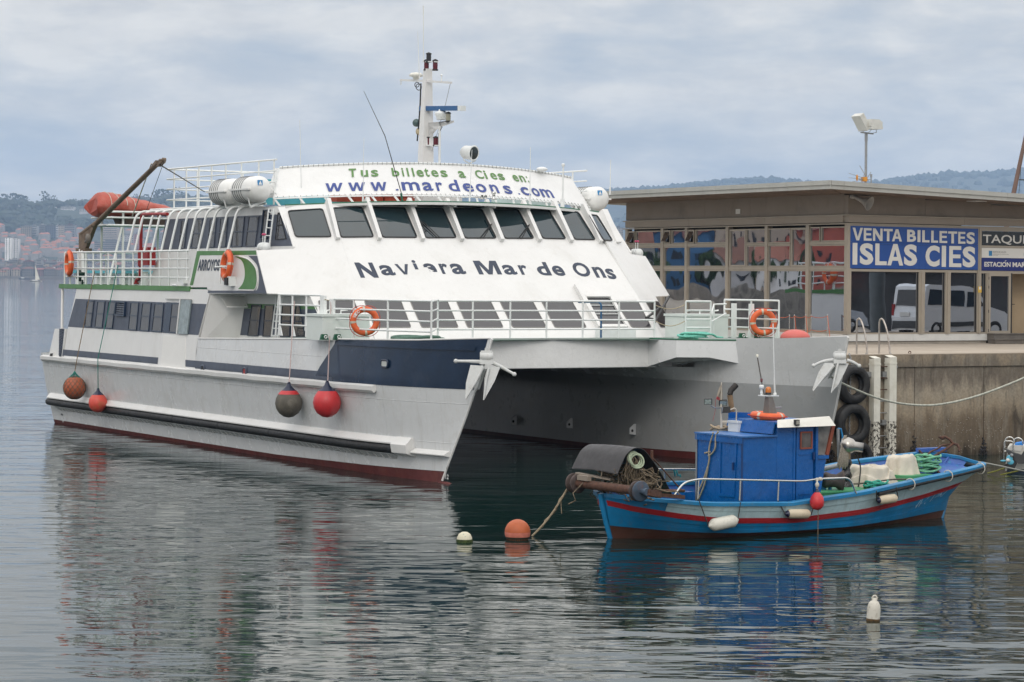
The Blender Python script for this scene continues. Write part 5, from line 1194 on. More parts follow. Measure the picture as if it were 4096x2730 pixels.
# wing side paint: green border, logo arcs, name
BR = [(760, 1142), (789, 1005), (1024, 1003), (1026, 1020), (800, 1022), (772, 1142)]
plate('green_border', [SP(x, y, .006) for x, y in BR], Vector((.005, 0, 0)), GREEN)
def curve_px(pts, n=8):
    out = []
    for i in range(len(pts) - 1):
        p0, p1, p2, p3 = pts[max(0, i - 1)], pts[i], pts[i + 1], pts[min(len(pts) - 1, i + 2)]
        for k in range(n):
            t = k / n; out.append(tuple(.5 * (2 * b + (c - a) * t + (2 * a - 5 * b + 4 * c - d) * t * t + (3 * b - a - 3 * c + d) * t ** 3) for a, b, c, d in zip(p0, p1, p2, p3)))
    return out + [pts[-1]]
g_out = curve_px(c1((1845, 955), (1930, 985), (1995, 1060), (2010, 1160), (2000, 1230), (1985, 1250))); g_in = curve_px(c1((1845, 1248), (1885, 1200), (1905, 1130), (1900, 1050), (1875, 990), (1815, 955)))
plate('navy_swoosh', [SP(x, y, .006) for x, y in curve_px(c1((1935, 950), (2010, 1030), (2030, 1130), (2025, 1220), (2012, 1258))) + c1((1840, 1262), (1577, 1262), (1570, 1282)) + c1((2098, 1288), (2012, 950))], Vector((.005, 0, 0)), SLATE)
plate('green_swoosh', [SP(x, y, .012) for x, y in g_out + g_in], Vector((.005, 0, 0)), GREEN)
mb = MB(); mb.tube([SP(x + 4, y, .010) for x, y in g_out], .022, 4); mb.tube([SP(x, y + 3, .010) for x, y in c1((1845, 1252), (1985, 1254))], .018, 4); mb.build('white_outline', WHITE, fer, kind='stuff')
q0, q1, q2 = SP(791, 1084, .012), SP(877, 1084, .012), SP(796, 1045, .012)
mb = MB(); q1.z = q0.z; text_rect(mb, 'ARROYOS', q0, q1 - q0, Vector((SK * .32, 0, .32)), .03); mb.build('ship_name', LTXT, fer)
# floodlight box and small fittings on the wing
mb = MB(); a = SP(935, 1126, .0); mb.box(a.x - .2, a.x, a.y - .14, a.y + .14, a.z - .13, a.z + .13); lb = mb.build('deck_light', WHITE2, fer); mb = MB(); mb.box(a.x - .24, a.x - .205, a.y - .1, a.y + .1, a.z - .1, a.z + .1); mb.build('lens', BLACK, lb)
mb = MB(); a = SP(745, 1128, .05); mb.box(a.x - .1, a.x + .1, a.y - .14, a.y + .14, a.z - .05, a.z + .05); mb.build('vent_cap', WHITE2, fer)
mb = MB(); a = SP(720, 1142, .1); mb.tube([a + Vector((0, .3, .0)), a + Vector((-.05, -.15, 0))], .03, 6); mb.build('drain_spout', WHITE2, fer)
for px in (1050, 2548):
    t_ = SP(1044, 990, -.08) if px < 2000 else mirr(SP(1044, 990, -.08)); mb = MB()
    for k in range(3): mb.lathe([(.0, -.04), (.13, -.035), (.13, .035), (.0, .04)], t_ + Vector((0, .12 * (k - 1), .0)), (0, 1, 0), 14)
    for k in (-.06, .06): mb.tube([t_ + Vector((0, k, .1)), t_ + Vector((0, k, .32))], .012, 5)
    ct = mb.build('engine_control', WHITE2, fer); mb = MB(); [mb.ball(t_ + Vector((0, k, .34)), .035, 8, 6) for k in (-.06, .06)]; mb.build('knobs', mat('pink_knob', (.5, .06, .15), .4), ct, kind='stuff')
# ---- upper cabin
def upper(mf, m):
    s = 1 if not m else -1
    plate('upper_cabin_side', [mf(CU(u, z)) for u, z in ((19.35, 4.45), (18.6, 5.53), (18.45, 6.62), (10.52, 6.62), (9.47, 5.55), (9.5, 5.2), (12.5, 4.45))], Vector((.06 * s, 0, 0)), WHITE)
    plate('upper_window_band', [mf(CU(u, z, .006)) for u, z in ((18.66, 5.53), (18.5, 6.43), (10.36, 6.43), (9.53, 5.58))], Vector((.005 * s, 0, 0)), SLATE)
both(upper)
plate('upper_aft_wall', [(.6, 18.65, 4.45), (2 * MID - .6, 18.65, 4.45), (2 * MID - .8, 18.4, 6.6), (.8, 18.4, 6.6)], (0, -.06, 0), WHITE)
for w in [((1340, 630), (1395, 628), (1365, 885), (1312, 887)), ((1460, 620), (1530, 618), (1500, 880), (1425, 882)), ((1595, 618), (1655, 615), (1630, 875), (1570, 878)), ((1690, 612), (1755, 610), (1735, 872), (1665, 875)), ((1812, 603), (1905, 600), (1880, 870), (1785, 872)), ((1945, 597), (2035, 595), (2000, 868), (1910, 870))]:
    window([CP(x, y, .008) for x, y in c1(*w)], NS, .025, SLATE, GLASSG, .022, (.48,))
window([CP(x, y, .008) for x, y in c1((2080, 540), (2136, 536), (2108, 800), (2052, 804))], NS, .03, NAVY, GLASSG, .05, nm='wheelhouse_door')
window([CP(x, y, .008) for x, y in ((1114, 851), (1121, 851), (1147, 957), (1103, 961))], NS, .02, BLACK, GLASSG, .02, (.5,), nm='wheelhouse_window')
ladder(CP(1073, 990, .12), CP(1092, 835, .12), CP(1094, 990, .12), CP(1112, 837, .12), 5, .024)
# roof with curved visor
def q_(v): return 1 - ((v - MID) / 5.115) ** 2
def roof_front(v): return 10.42 - 1.0 * q_(v)
def roof_z(v): return 6.665 + .175 * q_(v)
mb = MB(); n = 28; vs_ = [.905 + (10.23) * i / n for i in range(n + 1)]
top = [(v, roof_front(v), roof_z(v)) for v in vs_] + [(v, 18.6, roof_z(v) - .02) for v in vs_]; bot = [(v, u + (.0), z - .07) for v, u, z in top]
N_ = n + 1; mb.add(top + bot, [(i + 1, i, N_ + i, N_ + i + 1) for i in range(n)] + [(2 * N_ + i, 2 * N_ + i + 1, 3 * N_ + i + 1, 3 * N_ + i) for i in range(n)] + [(i, i + 1, 2 * N_ + i + 1, 2 * N_ + i) for i in range(n)] + [(0, 2 * N_, 3 * N_, N_), (n, N_ + n, 3 * N_ + n, 2 * N_ + n)] + [(N_ + i + 1, N_ + i, 3 * N_ + i, 3 * N_ + i + 1) for i in range(n)])
mb.build('roof', WHITE, fer)
mb = MB(); mb.tube([(v, roof_front(v) + .05, roof_z(v) + .012) for v in vs_], .022, 6); mb.build('roof_edge', DKGREEN, fer)
for i in range(1, 8):
    t = [(UPW[i - 1][1][k] + UPW[i][0][k]) / 2 for k in (0, 1)]; P = FC(t[0], t[1] - 6, .05); mb = MB(); mb.beam(P, (P.x + .05, roof_front(P.x) + .12, roof_z(P.x) - .075), .05, .09); mb.build('visor_bracket', WHITE, fer)
# banner on the roof rail
BV0, BV1 = .98, 11.06
def bn(t, h, off=0.0):
    v = BV0 + (BV1 - BV0) * t; q = q_(v); v = v + (.35 * h * (1 - 2 * t)); lean = .42 + .2 * q
    p = Vector((v, 11.36 - 1.15 * q + lean * h, 6.90 + .17 * q + (.82 + .05 * q) * h)); return p + Vector((0, -.9, .35)) * off
BANN = mat('white_vinyl_banner', (.80, .80, .79), .55, var=.03, scale=2, bump=.02, bscale=3)
mb = MB(); mb.grid(lambda a, b: bn(a, b, .006 * math.sin(a * 90) * (1 - b) + .005 * math.sin(a * 37 + b * 5)), 90, 8, True); bnr = mb.build('banner', BANN, fer)
mb = MB(); mb.add([bn(0, 0), bn(0, 1), bn(0, 1) + Vector((.1, .5, .02)), bn(0, 0) + Vector((.02, .6, .0)), bn(1, 0), bn(1, 1), bn(1, 1) + Vector((-.1, .5, .02)), bn(1, 0) + Vector((-.02, .6, 0))], [(0, 1, 2, 3), (7, 6, 5, 4)]); mb.build('end_flap', BANN, bnr, kind='stuff')
def t_at(px): return (onu(px, 720, 10.4).x - BV0) / (BV1 - BV0)
def banner_text(s, x0, x1, h0, h1, mt, sp=1.0, bold=.02):
    v, f = text_raw(s, bold); bx0, bx1, by0, by1 = text_bb(s, bold); t0, t1 = t_at(x0), t_at(x1); mb = MB()
    mb.add([bn(t0 + (t1 - t0) * (p.x - bx0) / (bx1 - bx0), h0 + (h1 - h0) * (p.y - by0) / (by1 - by0), .016) for p in v], f); mb.build('lettering', mt, bnr)
BTXT = mat('banner_blue_print', (.045, .075, .27), .5, var=.05); GTXT = mat('banner_green_print', (.11, .24, .07), .5, var=.05)
for w, a, b in (('T', 1415, 1443), ('u', 1460, 1488), ('s', 1499, 1527), ('b', 1580, 1609), ('i', 1620, 1627), ('l', 1640, 1647), ('l', 1661, 1668), ('e', 1678, 1706), ('t', 1711, 1729), ('e', 1738, 1766), ('s', 1776, 1804), ('a', 1852, 1880), ('C', 1926, 1960), ('í', 1966, 1976), ('e', 1992, 2020), ('s', 2027, 2055), ('e', 2096, 2121), ('n', 2129, 2153), (':', 2163, 2169)):
    hh = .86 if w in 'TbltC' else (.80 if w not in 'ií' else .86); banner_text(w if w != 'í' else 'i', a, b, .58, hh, GTXT)
for w, a, b in (('w', 1328, 1390), ('w', 1410, 1472), ('w', 1492, 1552), ('.', 1583, 1594), ('m', 1608, 1676), ('a', 1688, 1728), ('r', 1742, 1768), ('d', 1792, 1834), ('e', 1850, 1893), ('o', 1905, 1948), ('n', 1966, 2000), ('s', 2025, 2060), ('.', 2083, 2092), ('c', 2103, 2142), ('o', 2155, 2190), ('m', 2198, 2256)):
    banner_text(w, a, b, .12, {'d': .50, '.': .17}.get(w, .40), BTXT)
mb = MB(); mb.tube([bn(i / 40, 1.0) + ZZ * .02 for i in range(41)], .026, 7); mb.build('top_rail', WHITE2, fer)
mb = MB(); mb.tube([bn(i / 40, -.04) for i in range(41)], .022, 7); mb.build('lower_rail', WHITE2, fer)
for i in range(17):
    t = i / 16; mb = MB(); b_ = bn(t, -.04); mb.beam((b_.x + (.18 if t < .5 else .05), b_.y - .02, roof_z(b_.x)), b_ + Vector((0, .02, .02)), .05, .05); mb.tube([bn(t, -.04) + Vector((0, .03, 0)), bn(t, 1) + Vector((0, .03, 0))], .02, 6); mb.build('rail_post', WHITE2, fer)
mb = MB()
for i in range(70):
    t = (i + .5) / 70; a = bn(t, 1.0) + ZZ * .02; mb.tube([bn(t, .97, .02), a + Vector((0, -.03, .03)), a + Vector((.04, .03, .01))], .007, 4); b_ = bn(t, -.04); mb.tube([bn(t, .03, .02), b_ + Vector((.03, -.03, -.03))], .007, 4)
mb.build('lashing', mat('lashing_cord', (.25, .25, .24), .8), bnr, kind='stuff')
# ---- flying deck behind the banner
mb = MB(); mb.box(1.3, 5.2, 12.6, 12.75, 6.75, 7.45); mb.build('flying_bridge_screen', CYAN, fer)
mb = MB(); mb.box(8.6, 10.6, 12.6, 12.75, 6.75, 7.3); mb.build('flying_bridge_screen', mat('pale_teal_panel', (.45, .55, .54), .5), fer)
mb = MB(); mb.box(4.9, 7.2, 12.0, 12.4, 6.8, 7.2); mb.build('flying_bridge_console', WHITE, fer)
SEAT = mat('red_orange_seat', (.45, .07, .03), .6, var=.2)
for k in range(5):
    a = 2.9 + k * .5; mb = MB(); mb.box(a, a + .44, 11.4, 11.9, 6.85, 7.0); mb.box(a + .02, a + .42, 11.45, 11.85, 7.01, 7.16); mb.build('deck_seat', SEAT, fer)
# rails of the flying deck, port side
def railing(name, path, heights, posts, mt=WHITE2, r=.022, rp=.026, foot=None):
    "path: list of deck points; one bar per height; posts at the given path parameters"
    path = [Vector(p) for p in path]; L = [0]
    for a, b in zip(path, path[1:]): L.append(L[-1] + (b - a).length)
    def at(t):
        s = t * L[-1]
        for i in range(len(path) - 1):
            if s <= L[i + 1] or i == len(path) - 2: return path[i].lerp(path[i + 1], (s - L[i]) / max(1e-6, L[i + 1] - L[i]))
    mb = MB(); mb.tube(fillet([p + ZZ * heights[-1] for p in path], .15) if len(path) > 2 else [p + ZZ * heights[-1] for p in path], r * 1.2, 8); t_ = mb.build(name, mt, fer)
    for h in heights[:-1]: mb = MB(); mb.tube([p + ZZ * h for p in path], r, 6); mb.build('rail', mt, t_)
    for t in posts:
        p = at(t); mb = MB(); mb.tube([p, p + ZZ * heights[-1]], rp, 7)
        if foot: mb.prism([p + Vector((-.012, .0, .0)), p + Vector((-.012, foot, 0)), p + Vector((-.012, .02, .42))], (.024, 0, 0))
        mb.build('post', mt, t_)
    return t_
fd = [onv(668, 838, 1.05), onv(760, 832, 1.05), onv(1105, 812, 1.05)]; fz = 6.72
z_ = lambda p: Vector((1.05, p.y, fz)); P0, P1 = z_(fd[0]), z_(fd[2])
railing('flying_deck_railing', [P0, P1], [.3, .62, .92, 1.22], [.07, .19, .31, .43, .56, .7, .85, .98])
railing('flying_deck_railing', [mirr(P0), mirr(P1)], [.3, .62, .92, 1.22], [.1, .3, .5, .7, .9])
railing('flying_deck_railing', [P0 + Vector((0, .05, 0)), mirr(P0) + Vector((0, .05, 0))], [.3, .62, .92, 1.22], [.1, .25, .4, .55, .7, .85])
# upper deck side railing with curved pipes above
RZ = 4.47
def side_rail(mf):
    a, b = SU(24.6, RZ, -.05), SU(14.75, RZ, -.05); path = [mf(a), mf(b)]
    t_ = railing('upper_deck_railing', path, [.24, .5, .76, 1.0], [.03, .1, .17, .235, .3, .365, .43, .5, .57, .64, .71, .78, .85, .92, .985], foot=None)
    for bx in t_.children: pass
side_rail(lambda p: p); side_rail(mirr)
railing('stern_railing', [SU(24.95, RZ, -.1), SU(24.95, RZ, -11.6)], [.24, .5, .76, 1.0], [0, .12, .25, .37, .5, .62, .75, .87, 1])
for px in (505, 534, 572, 602, 640, 674, 712, 746, 787, 823, 869, 906):
    u = SP(px, 1010).y
    for mf in ((lambda p: p), mirr) if px in (505, 572, 640, 712, 787, 869) else ((lambda p: p),):
        z1 = 6.42; pts = [SU(u, 5.44, -.03), SU(u, 5.62, -.05), SU(u, 6.35, -.14)]; c = Vector((sv(6.3) + .16 + .32, u, 6.36))
        pts += [c + Vector((-math.cos(a) * .32, 0, math.sin(a) * .32)) for a in (.3, .7, 1.1, 1.5)] + [Vector((1.1, u, 6.70))]
        mb = MB(); mb.tube([mf(p) for p in pts], .036, 8); mb.build('canopy_pipe', WHITE2, fer)
mb = MB(); mb.tube([CU(19.8, 6.74, .0), CU(11.5, 6.74, .0)], .03, 7); mb.build('canopy_rail', WHITE2, fer)
# rescue boat platform on its posts
pz = 6.02; mb = MB(); a = onu(400, 905, 21.6); 
RBX0 = onu(398, 900, 23.6).x
pp = [Vector((RBX0, 22.9, 0)), Vector((RBX0 + 3.0, 22.9, 0)), Vector((RBX0 + 3.0, 24.3, 0)), Vector((RBX0, 24.3, 0))]
zq_ = onu(430, 903, 23.6).z
for dz, r in ((0, .035), (.24, .03), (.42, .035)): mb = MB(); mb.tube([p + ZZ * (zq_ + dz) for p in pp] + [pp[0] + ZZ * (zq_ + dz)], r, 7); mb.build('platform_rail', WHITE2, fer)
mb = MB(); mb.box(RBX0 + .1, RBX0 + 2.9, 22.95, 24.25, zq_ - .03, zq_ + .03); mb.build('boat_platform', mat('pale_green_platform', (.35, .45, .42), .6), fer)
for v, u in ((RBX0 + .55, 23.0), (RBX0 + .3, 24.2), (RBX0 + 2.2, 23.0), (RBX0 + 2.2, 24.2), (RBX0 + 2.9, 23.0)):
    mb = MB(); mb.tube([(v, u, 4.45), (v, u, zq_ + .4)], .04, 8); mb.build('platform_post', WHITE2, fer)
mb = MB(); mb.tube([(RBX0 + .0, 22.8, 4.46), (RBX0 + .5, 22.95, zq_)], .04, 8); mb.build('platform_brace', WHITE2, fer)
# davit
dv = onv(331, 1133, .35); DAV = mat('rusty_brown_davit', (.165, .12, .085), .7, var=.3, scale=4, dirt=(.07, .035, .02), dirt_amt=.8, dscale=3)
def DV(x, y, o=0.0): p = onv(x, y, .35); return Vector((p.x + o, p.y, p.z))
mb = MB(); b0, b1 = DV(331, 1135), DV(331, 998); mb.tube([(b0.x, b0.y, 4.45), (b0.x, b0.y, b1.z)], .135, 16); mb.build('davit_post', WHITE2, fer)
mb = MB(); mb.beam(DV(336, 1005, -.1) + Vector((0, -.15, 0)), DV(356, 1130, -.2), .09, .09); mb.build('davit_stay', WHITE2, fer)
mb = MB(); mb.prism([DV(x, y, -.06) for x, y in ((322, 998), (322, 935), (378, 893), (386, 897), (347, 998))], (.12, 0, 0)); mb.prism([DV(x, y, -.12) for x, y in ((317, 1010), (317, 994), (353, 994), (353, 1010))], (.24, 0, 0)); dvt = mb.build('davit_head', DAV, fer)
mb = MB(); mb.tube([DV(330, 935), DV(390, 890), DV(634, 652)], [.075, .085, .075], 12); mb.build('boom', DAV, dvt)
mb = MB(); mb.prism([DV(x, y, -.05) for x, y in ((612, 662), (628, 642), (650, 645), (652, 650), (632, 668))], (.14, 0, 0)); mb.tube([DV(638, 641), DV(656, 640)], .035, 8); mb.lathe([(0, -.06), (.06, -.05), (.06, .05), (0, .06)], DV(656, 640), (1, 0, 0), 12); mb.build('boom_head', DAV, dvt)
mb = MB(); q = DV(371, 955, -.15); mb.lathe([(.0, -.05), (.15, -.04), (.15, .04), (0, .05)], q, (1, 0, 0), 16); mb.tube([q, DV(357, 970, -.12)], .05, 6); mb.build('winch', mat('winch_grey', (.16, .14, .12), .6), dvt)
mb = MB(); mb.ball(DV(387, 902, -.12), .075, 10, 8); mb.build('pulley', DAV, dvt)
mb = MB(); mb.tube([DV(619, 655, -.1), Vector((1.5, 23.0, 6.6))], .02, 5); mb.build('fall_rope', ROPE_W, dvt)
mb = MB(); mb.tube([DV(657, 645), Vector((1.8, 22.8, 6.55))], .009, 5); mb.build('wire', BLACK, dvt)
mb = MB(); mb.tube([DV(634, 657), DV(660, 672), onv(818, 768, 1.1)], [.022, .02, .014], 6); mb.build('guy_rope', mat('tarred_rope', (.06, .055, .05), .9), dvt)
# fire hydrant line
HYD = mat('hydrant_red', (.30, .012, .012), .4, var=.1)
def HP(x, y): p = onv(x, y, .35); return Vector((.35, p.y, p.z))
mb = MB(); mb.tube(fillet([HP(545, 1131), HP(546, 1119), HP(560, 1117), HP(562, 1060), HP(566, 858), HP(670, 857)], .15), .05, 9); hyd = mb.build('hydrant_pipe', HYD, fer)
mb = MB(); a = HP(575, 990); b = HP(597, 1062); mb.box(.3, .55, min(a.y, b.y), max(a.y, b.y), b.z, a.z); mb.build('hose_box', HYD, hyd)
mb = MB(); mb.tube([HP(562, 1000), HP(562, 1065)], .085, 10); mb.tube([HP(545, 1131), HP(545, 1137)], .12, 8); mb.build('valve', HYD, hyd)
# aft benches, bollards, locker bits on the upper deck
bz = onv(430, 1089, 2.2).z
for k, (a, b) in enumerate(((292, 420), (424, 510), (514, 588))):
    ua, ub = onv(a, 1089, 2.2).y, onv(b, 1089, 2.2).y; mb = MB(); mb.box(2.0, 2.5, ub, ua, bz - .04, bz + .05); bnch = mb.build('bench', CYAN, fer)
    for t in (.2, .8): u = ua + (ub - ua) * t; mb = MB(); mb.box(2.1, 2.4, u - .1, u + .1, 4.45, bz - .045); mb.build('leg', WHITE2, bnch)
for px in (495, 510):
    u = SP(px, 1130, -.5).y; mb = MB(); mb.tube([(.5, u, 4.45), (.47, u, 4.85)], .1, 10); mb.lathe([(.0, 0), (.13, 0), (.13, .03), (0, .03)], (.47, u, 4.85), (0, 0, 1), 12); mb.build('bollard', WHITE2, fer)
a = SP(297, 1120, -.2); mb = MB(); mb.obox(a + Vector((-.1, -.12, -.05)), (.2, 0, 0), (0, .24, .1), (0, -.08, .26)); mb.tube([a + Vector((0, -.15, -.25)), a + Vector((0, -.2, 0))], .03, 6); mb.build('deck_floodlight', mat('dark_green_lamp', (.012, .04, .03), .4), fer)
# ---- foredeck rails, chains and lockers
def BW(px, py=1352): # a point of the port bulwark top
    p = onv(px, py, -.2); u = p.y; q = hull_out(u, 3.26); return Vector((q.x + .06, u, 3.24))
r1 = [BW(1110), BW(1200), BW(1278)]
railing('bow_railing', r1, [.28, .54, .80, 1.06], [.02, .33, .66, 1.0], foot=-.18)
mb = MB(); mb.tube(fillet([BW(1098), BW(1100) + ZZ * .3, r1[0] + ZZ * 1.06], .2), .026, 7); mb.build('raking_rail', WHITE2, fer)
r2 = [BW(1330), BW(1398), BW(1520), BW(1652)]
railing('bow_railing', r2, [.26, .50, .74, .98], [0, .25, .62, 1.0], foot=.0)
mb = MB(); mb.box(r1[-1].x - .03, r1[-1].x + .05, r1[-1].y - .22, r1[-1].y - .02, 3.24, 4.3); mb.build('gate_post', WHITE2, fer); mb = MB(); mb.box(r2[0].x - .03, r2[0].x + .05, r2[0].y + .02, r2[0].y + .2, 3.24, 4.22); mb.build('gate_post', WHITE2, fer)
xf = lambda px: onu(px, 1300, 5.0).x
r3 = [Vector((xf(1755), 5.05, 3.2)), Vector((xf(2622), 5.05, 3.2))]
L3 = r3[1].x - r3[0].x; railing('front_railing', r3, [.26, .50, .74, .99], [0] + [(xf(p) - r3[0].x) / L3 for p in (1895, 2045, 2190, 2335, 2480)] + [1.0], foot=.0)
railing('front_railing', [Vector((r2[-1].x, r2[-1].y, 3.24)), r3[0] + ZZ * .04], [.26, .5, .74, .97], [])
def chainlink(a, b, sag, nm='safety_chain'):
    mb = MB(); pts = [a.lerp(b, i / 14) - ZZ * sag * math.sin(math.pi * i / 14) for i in range(15)]; mb.tube(pts, .012, 5); mb.build(nm, mat('brass_chain', (.4, .33, .22), .4, metal=.6), fer)
g0 = Vector((xf(2717), 4.7, 3.2)); chainlink(r3[1] + ZZ * .9, g0 + ZZ * .92, .12); chainlink(r3[1] + ZZ * .48, g0 + ZZ * .48, .14)
chainlink(r1[-1] + ZZ * 1.0, r2[0] + ZZ * .95, .03); chainlink(r1[-1] + ZZ * .55, r2[0] + ZZ * .5, .03)
g1 = Vector((xf(2808), 4.6, 3.2)); railing('gate_railing', [g0, g1], [.3, .52, .76, 1.0], [0, 1])
s0, s1, s2 = Vector((onu(2825, 1300, 4.6).x, 4.6, 3.2)), Vector((onu(2895, 1300, 4.9).x, 4.9, 3.2)), None
mb = MB(); mb.tube([g1 + ZZ * .6, Vector((xf(2838), 4.8, 4.12)), Vector((xf(2895), 4.9, 4.13))], .024, 7); mb.tube([g1 + ZZ * .45, Vector((xf(2895), 4.9, 3.88))], .02, 6); mb.tube([Vector((xf(2838), 4.8, 3.2)), Vector((xf(2838), 4.8, 4.12))], .022, 6); mb.build('raking_rail', WHITE2, fer, kind='stuff')
e0 = Vector((11.95, onv(2897, 1340, 11.95).y, 3.24)); e1 = Vector((11.95, onv(3115, 1340, 11.95).y, 3.24)); em_ = e0.lerp(e1, .5)
railing('bow_railing', [e0, e1], [.26, .5, .74, 1.0], [0, .5, 1.0], foot=.18)
for t in (.38, .70): p = e0.lerp(e1, t) + Vector((-.25, .15, 0)); mb = MB(); mb.box(p.x - .05, p.x + .05, p.y - .06, p.y + .06, 3.2, 4.15); mb.build('gate_post', WHITE2, fer)
LOCK = mat('pale_green_white_locker', (.70, .75, .72), .4, var=.03)
def locker(px0, px1, u, lab=None):
    a, b = onu(px0, 1320, u).x, onu(px1, 1320, u).x; mb = MB(); mb.box(a, b, u, u + .9, 3.2, 3.78); l_ = mb.build('deck_locker', LOCK, fer); mb = MB(); mb.box(a - .03, b + .03, u - .03, u + .93, 3.785, 3.85); mb.build('lid', LOCK, l_)
    mb = MB()
    for k in (.2, .5, .8): mb.tube([(a + (b - a) * k, u + .3, 3.86), (a + (b - a) * k, u + .3, 3.93), (a + (b - a) * k + .18, u + .3, 3.95)], .02, 6)
    mb.build('lid_handles', WHITE2, l_, kind='stuff')
locker(1290, 1478, 5.15); locker(2735, 2912, 5.3)
BITT = mat('green_mooring_bitt', (.012, .10, .05), .5)
def bitt(c):
    mb = MB(); c = Vector(c); mb.prism([c + Vector((-.11, 0, 0)), c + Vector((.11, 0, 0)), c + Vector((.07, 0, .14)), c + Vector((-.07, 0, .14))], (0, .08, 0)); b_ = mb.build('mooring_chock', BITT, fer); mb = MB(); mb.torus(c + Vector((.02, -.01, .07)), (0, 1, 0), .035, .013, 16, 6); mb.build('chock_eye', WHITE2, b_)
for px in (1292, 1345): bitt((onu(px, 1350, 5.0).x, 4.9, 3.22))
for px in (2972, 3030): bitt((onu(px, 1345, 4.2).x, 4.2, 3.22))
# blue hand rail of the deck gate and small boxes
mb = MB(); mb.tube(fillet([onu(2312, 1209, 5.6), onu(2405, 1209, 5.3), Vector((onu(2405, 1209, 5.3).x, 5.3, 3.2))], .12), .026, 8); mb.build('blue_handrail', mat('blue_pipe', (.02, .10, .22), .4), fer)
mb = MB(); a = onv(1232, 1320, .5); mb.obox((.45, a.y, 3.35), (.28, 0, 0), (0, -.04, .42), (0, .12, .02)); mb.build('folded_seat', WHITE2, fer)
# tilted dark gear by the starboard saloon window
mb = MB(); mb.beam(FRr(2580, 1325, .35), FRr(2640, 1218, .35), .05, .05); mb.beam(FRr(2552, 1300, .3), FRr(2590, 1308, .3), .06, .06); mb.beam(FRr(2555, 1300, .3), FRr(2605, 1262, .35), .05, .05); mb.build('folding_frame', BLACK, fer, kind='stuff')
# ---- mast
mu = onv(1703, 640, MID).y
def MP(x, y, dv=0.0): p = onv(x, y, MID); return Vector((p.x + dv, p.y, p.z))
s_ = 1 / 148.0
mb = MB(); z0, z1 = 6.8, MP(1706, 276).z
def sec(cx, w, z): return [Vector((MID + cx - w / 2, mu - w * .45, z)), Vector((MID + cx + w / 2, mu - w * .45, z)), Vector((MID + cx + w / 2, mu + w * .45, z)), Vector((MID + cx - w / 2, mu + w * .45, z))]
secs = [sec(0, .36, z0), sec(0, .34, MP(0 + 1700, 620).z), sec(.01, .29, MP(1700, 480).z), sec(.04, .19, z1)]
for a, b in zip(secs, secs[1:]): mb.add(a + b, [(0, 1, 5, 4), (1, 2, 6, 5), (2, 3, 7, 6), (3, 0, 4, 7)])
mb.poly(secs[-1]); mst = mb.build('mast', WHITE, fer)
mb = MB(); mb.beam(MP(1603, 321), MP(1702, 325), .07, .06); mb.beam(MP(1702, 325), MP(1804, 332), .07, .06); mb.tube([MP(1604, 323), MP(1604, 340)], .015, 5); mb.build('crosstree', WHITE, mst)
mb = MB(); mb.prism([MP(x, y, 0) + Vector((0, -.15, 0)) for x, y in ((1686, 494), (1806, 484), (1806, 492), (1765, 506), (1735, 522), (1722, 540), (1698, 549))], (0, .3, 0)); mb.build('radar_platform', WHITE, mst)
RB = mat('radar_blue', (.02, .105, .27), .4, var=.05)
mb = MB(); c = MP(1768, 435); a, b = MP(1686, 435), MP(1846, 434); mb.beam(a, b, .16, .13); rd = mb.build('radar_scanner', RB, mst)
mb = MB(); mb.beam(MP(1841, 434), MP(1853, 434), .17, .14); mb.beam(MP(1682, 435), MP(1686, 435), .17, .14); mb.build('end_cap', WHITE2, rd)
mb = MB(); text_rect(mb, 'FURUNO', MP(1735, 439) + Vector((0, -.085, 0)), (MP(1789, 439) - MP(1735, 439)), (0, 0, .055), .03); mb.build('lettering', mat('radar_letter_blue', (.03, .15, .36), .4), rd)
mb = MB(); q = MP(1767, 480); mb.lathe([(.14, 0), (.16, .08), (.20, .16), (.185, .21), (.10, .24), (.08, .30), (.0, .30)], q, (0, 0, 1), 20); mb.build('radar_base', WHITE2, mst)
def navlight(x, y, mt, h=.16):
    c = MP(x, y); mb = MB(); mb.lathe([(.0, -h * .95), (.085, -h * .95), (.085, -h * .7), (.065, -h * .68)], c, (0, 0, 1), 12); mb.lathe([(.065, h * .68), (.085, h * .7), (.08, h * .9), (0, h * 1.15)], c, (0, 0, 1), 12); n_ = mb.build('mast_light', BLACK, mst); mb = MB(); mb.lathe([(.07, -h * .7), (.072, 0), (.07, h * .7)], c, (0, 0, 1), 12); mb.build('lens', mt, n_)
REDL = mat('dark_red_lens', (.10, .005, .015), .15); BLKL = mat('dark_lens', (.02, .02, .025), .15); CLRL = mat('clear_lens', (.3, .29, .22), .15)
navlight(1706, 262, REDL); navlight(1741, 262, REDL); navlight(1715, 232, BLKL, .14); navlight(1709, 567, REDL, .14); navlight(1743, 567, REDL, .14); navlight(1793, 470, CLRL, .14)
mb = MB(); mb.beam(MP(1696, 248), MP(1748, 248), .12, .03); mb.beam(MP(1698, 583), MP(1755, 583), .14, .03); mb.build('light_bracket', WHITE2, mst, kind='stuff')
mb = MB(); mb.lathe([(.05, -.12), (.08, -.1), (.10, -.04), (.19, -.02), (.2, .03), (.14, .08), (0, .1)], MP(1664, 304) + ZZ * .0, (0, 0, 1), 20); mb.build('satellite_dome', mat('dome_cream', (.74, .73, .66), .4), mst)
mb = MB(); mb.tube([MP(1694, 250), MP(1694, 60)], .014, 6); mb.tube([MP(1694, 60), MP(1694, 24)], .02, 5); mb.build('whip_aerial', WHITE2, mst)
mb = MB(); mb.tube([MP(1678, 315), MP(1677, 290), MP(1671, 128)], [.02, .012, .008], 5); mb.build('whip_aerial', WHITE2, mst)
mb = MB(); mb.tube([MP(1766, 325), MP(1766, 303)], .02, 6); mb.ball(MP(1766, 302), .035, 8, 6); mb.build('gps_dome', WHITE2, mst)
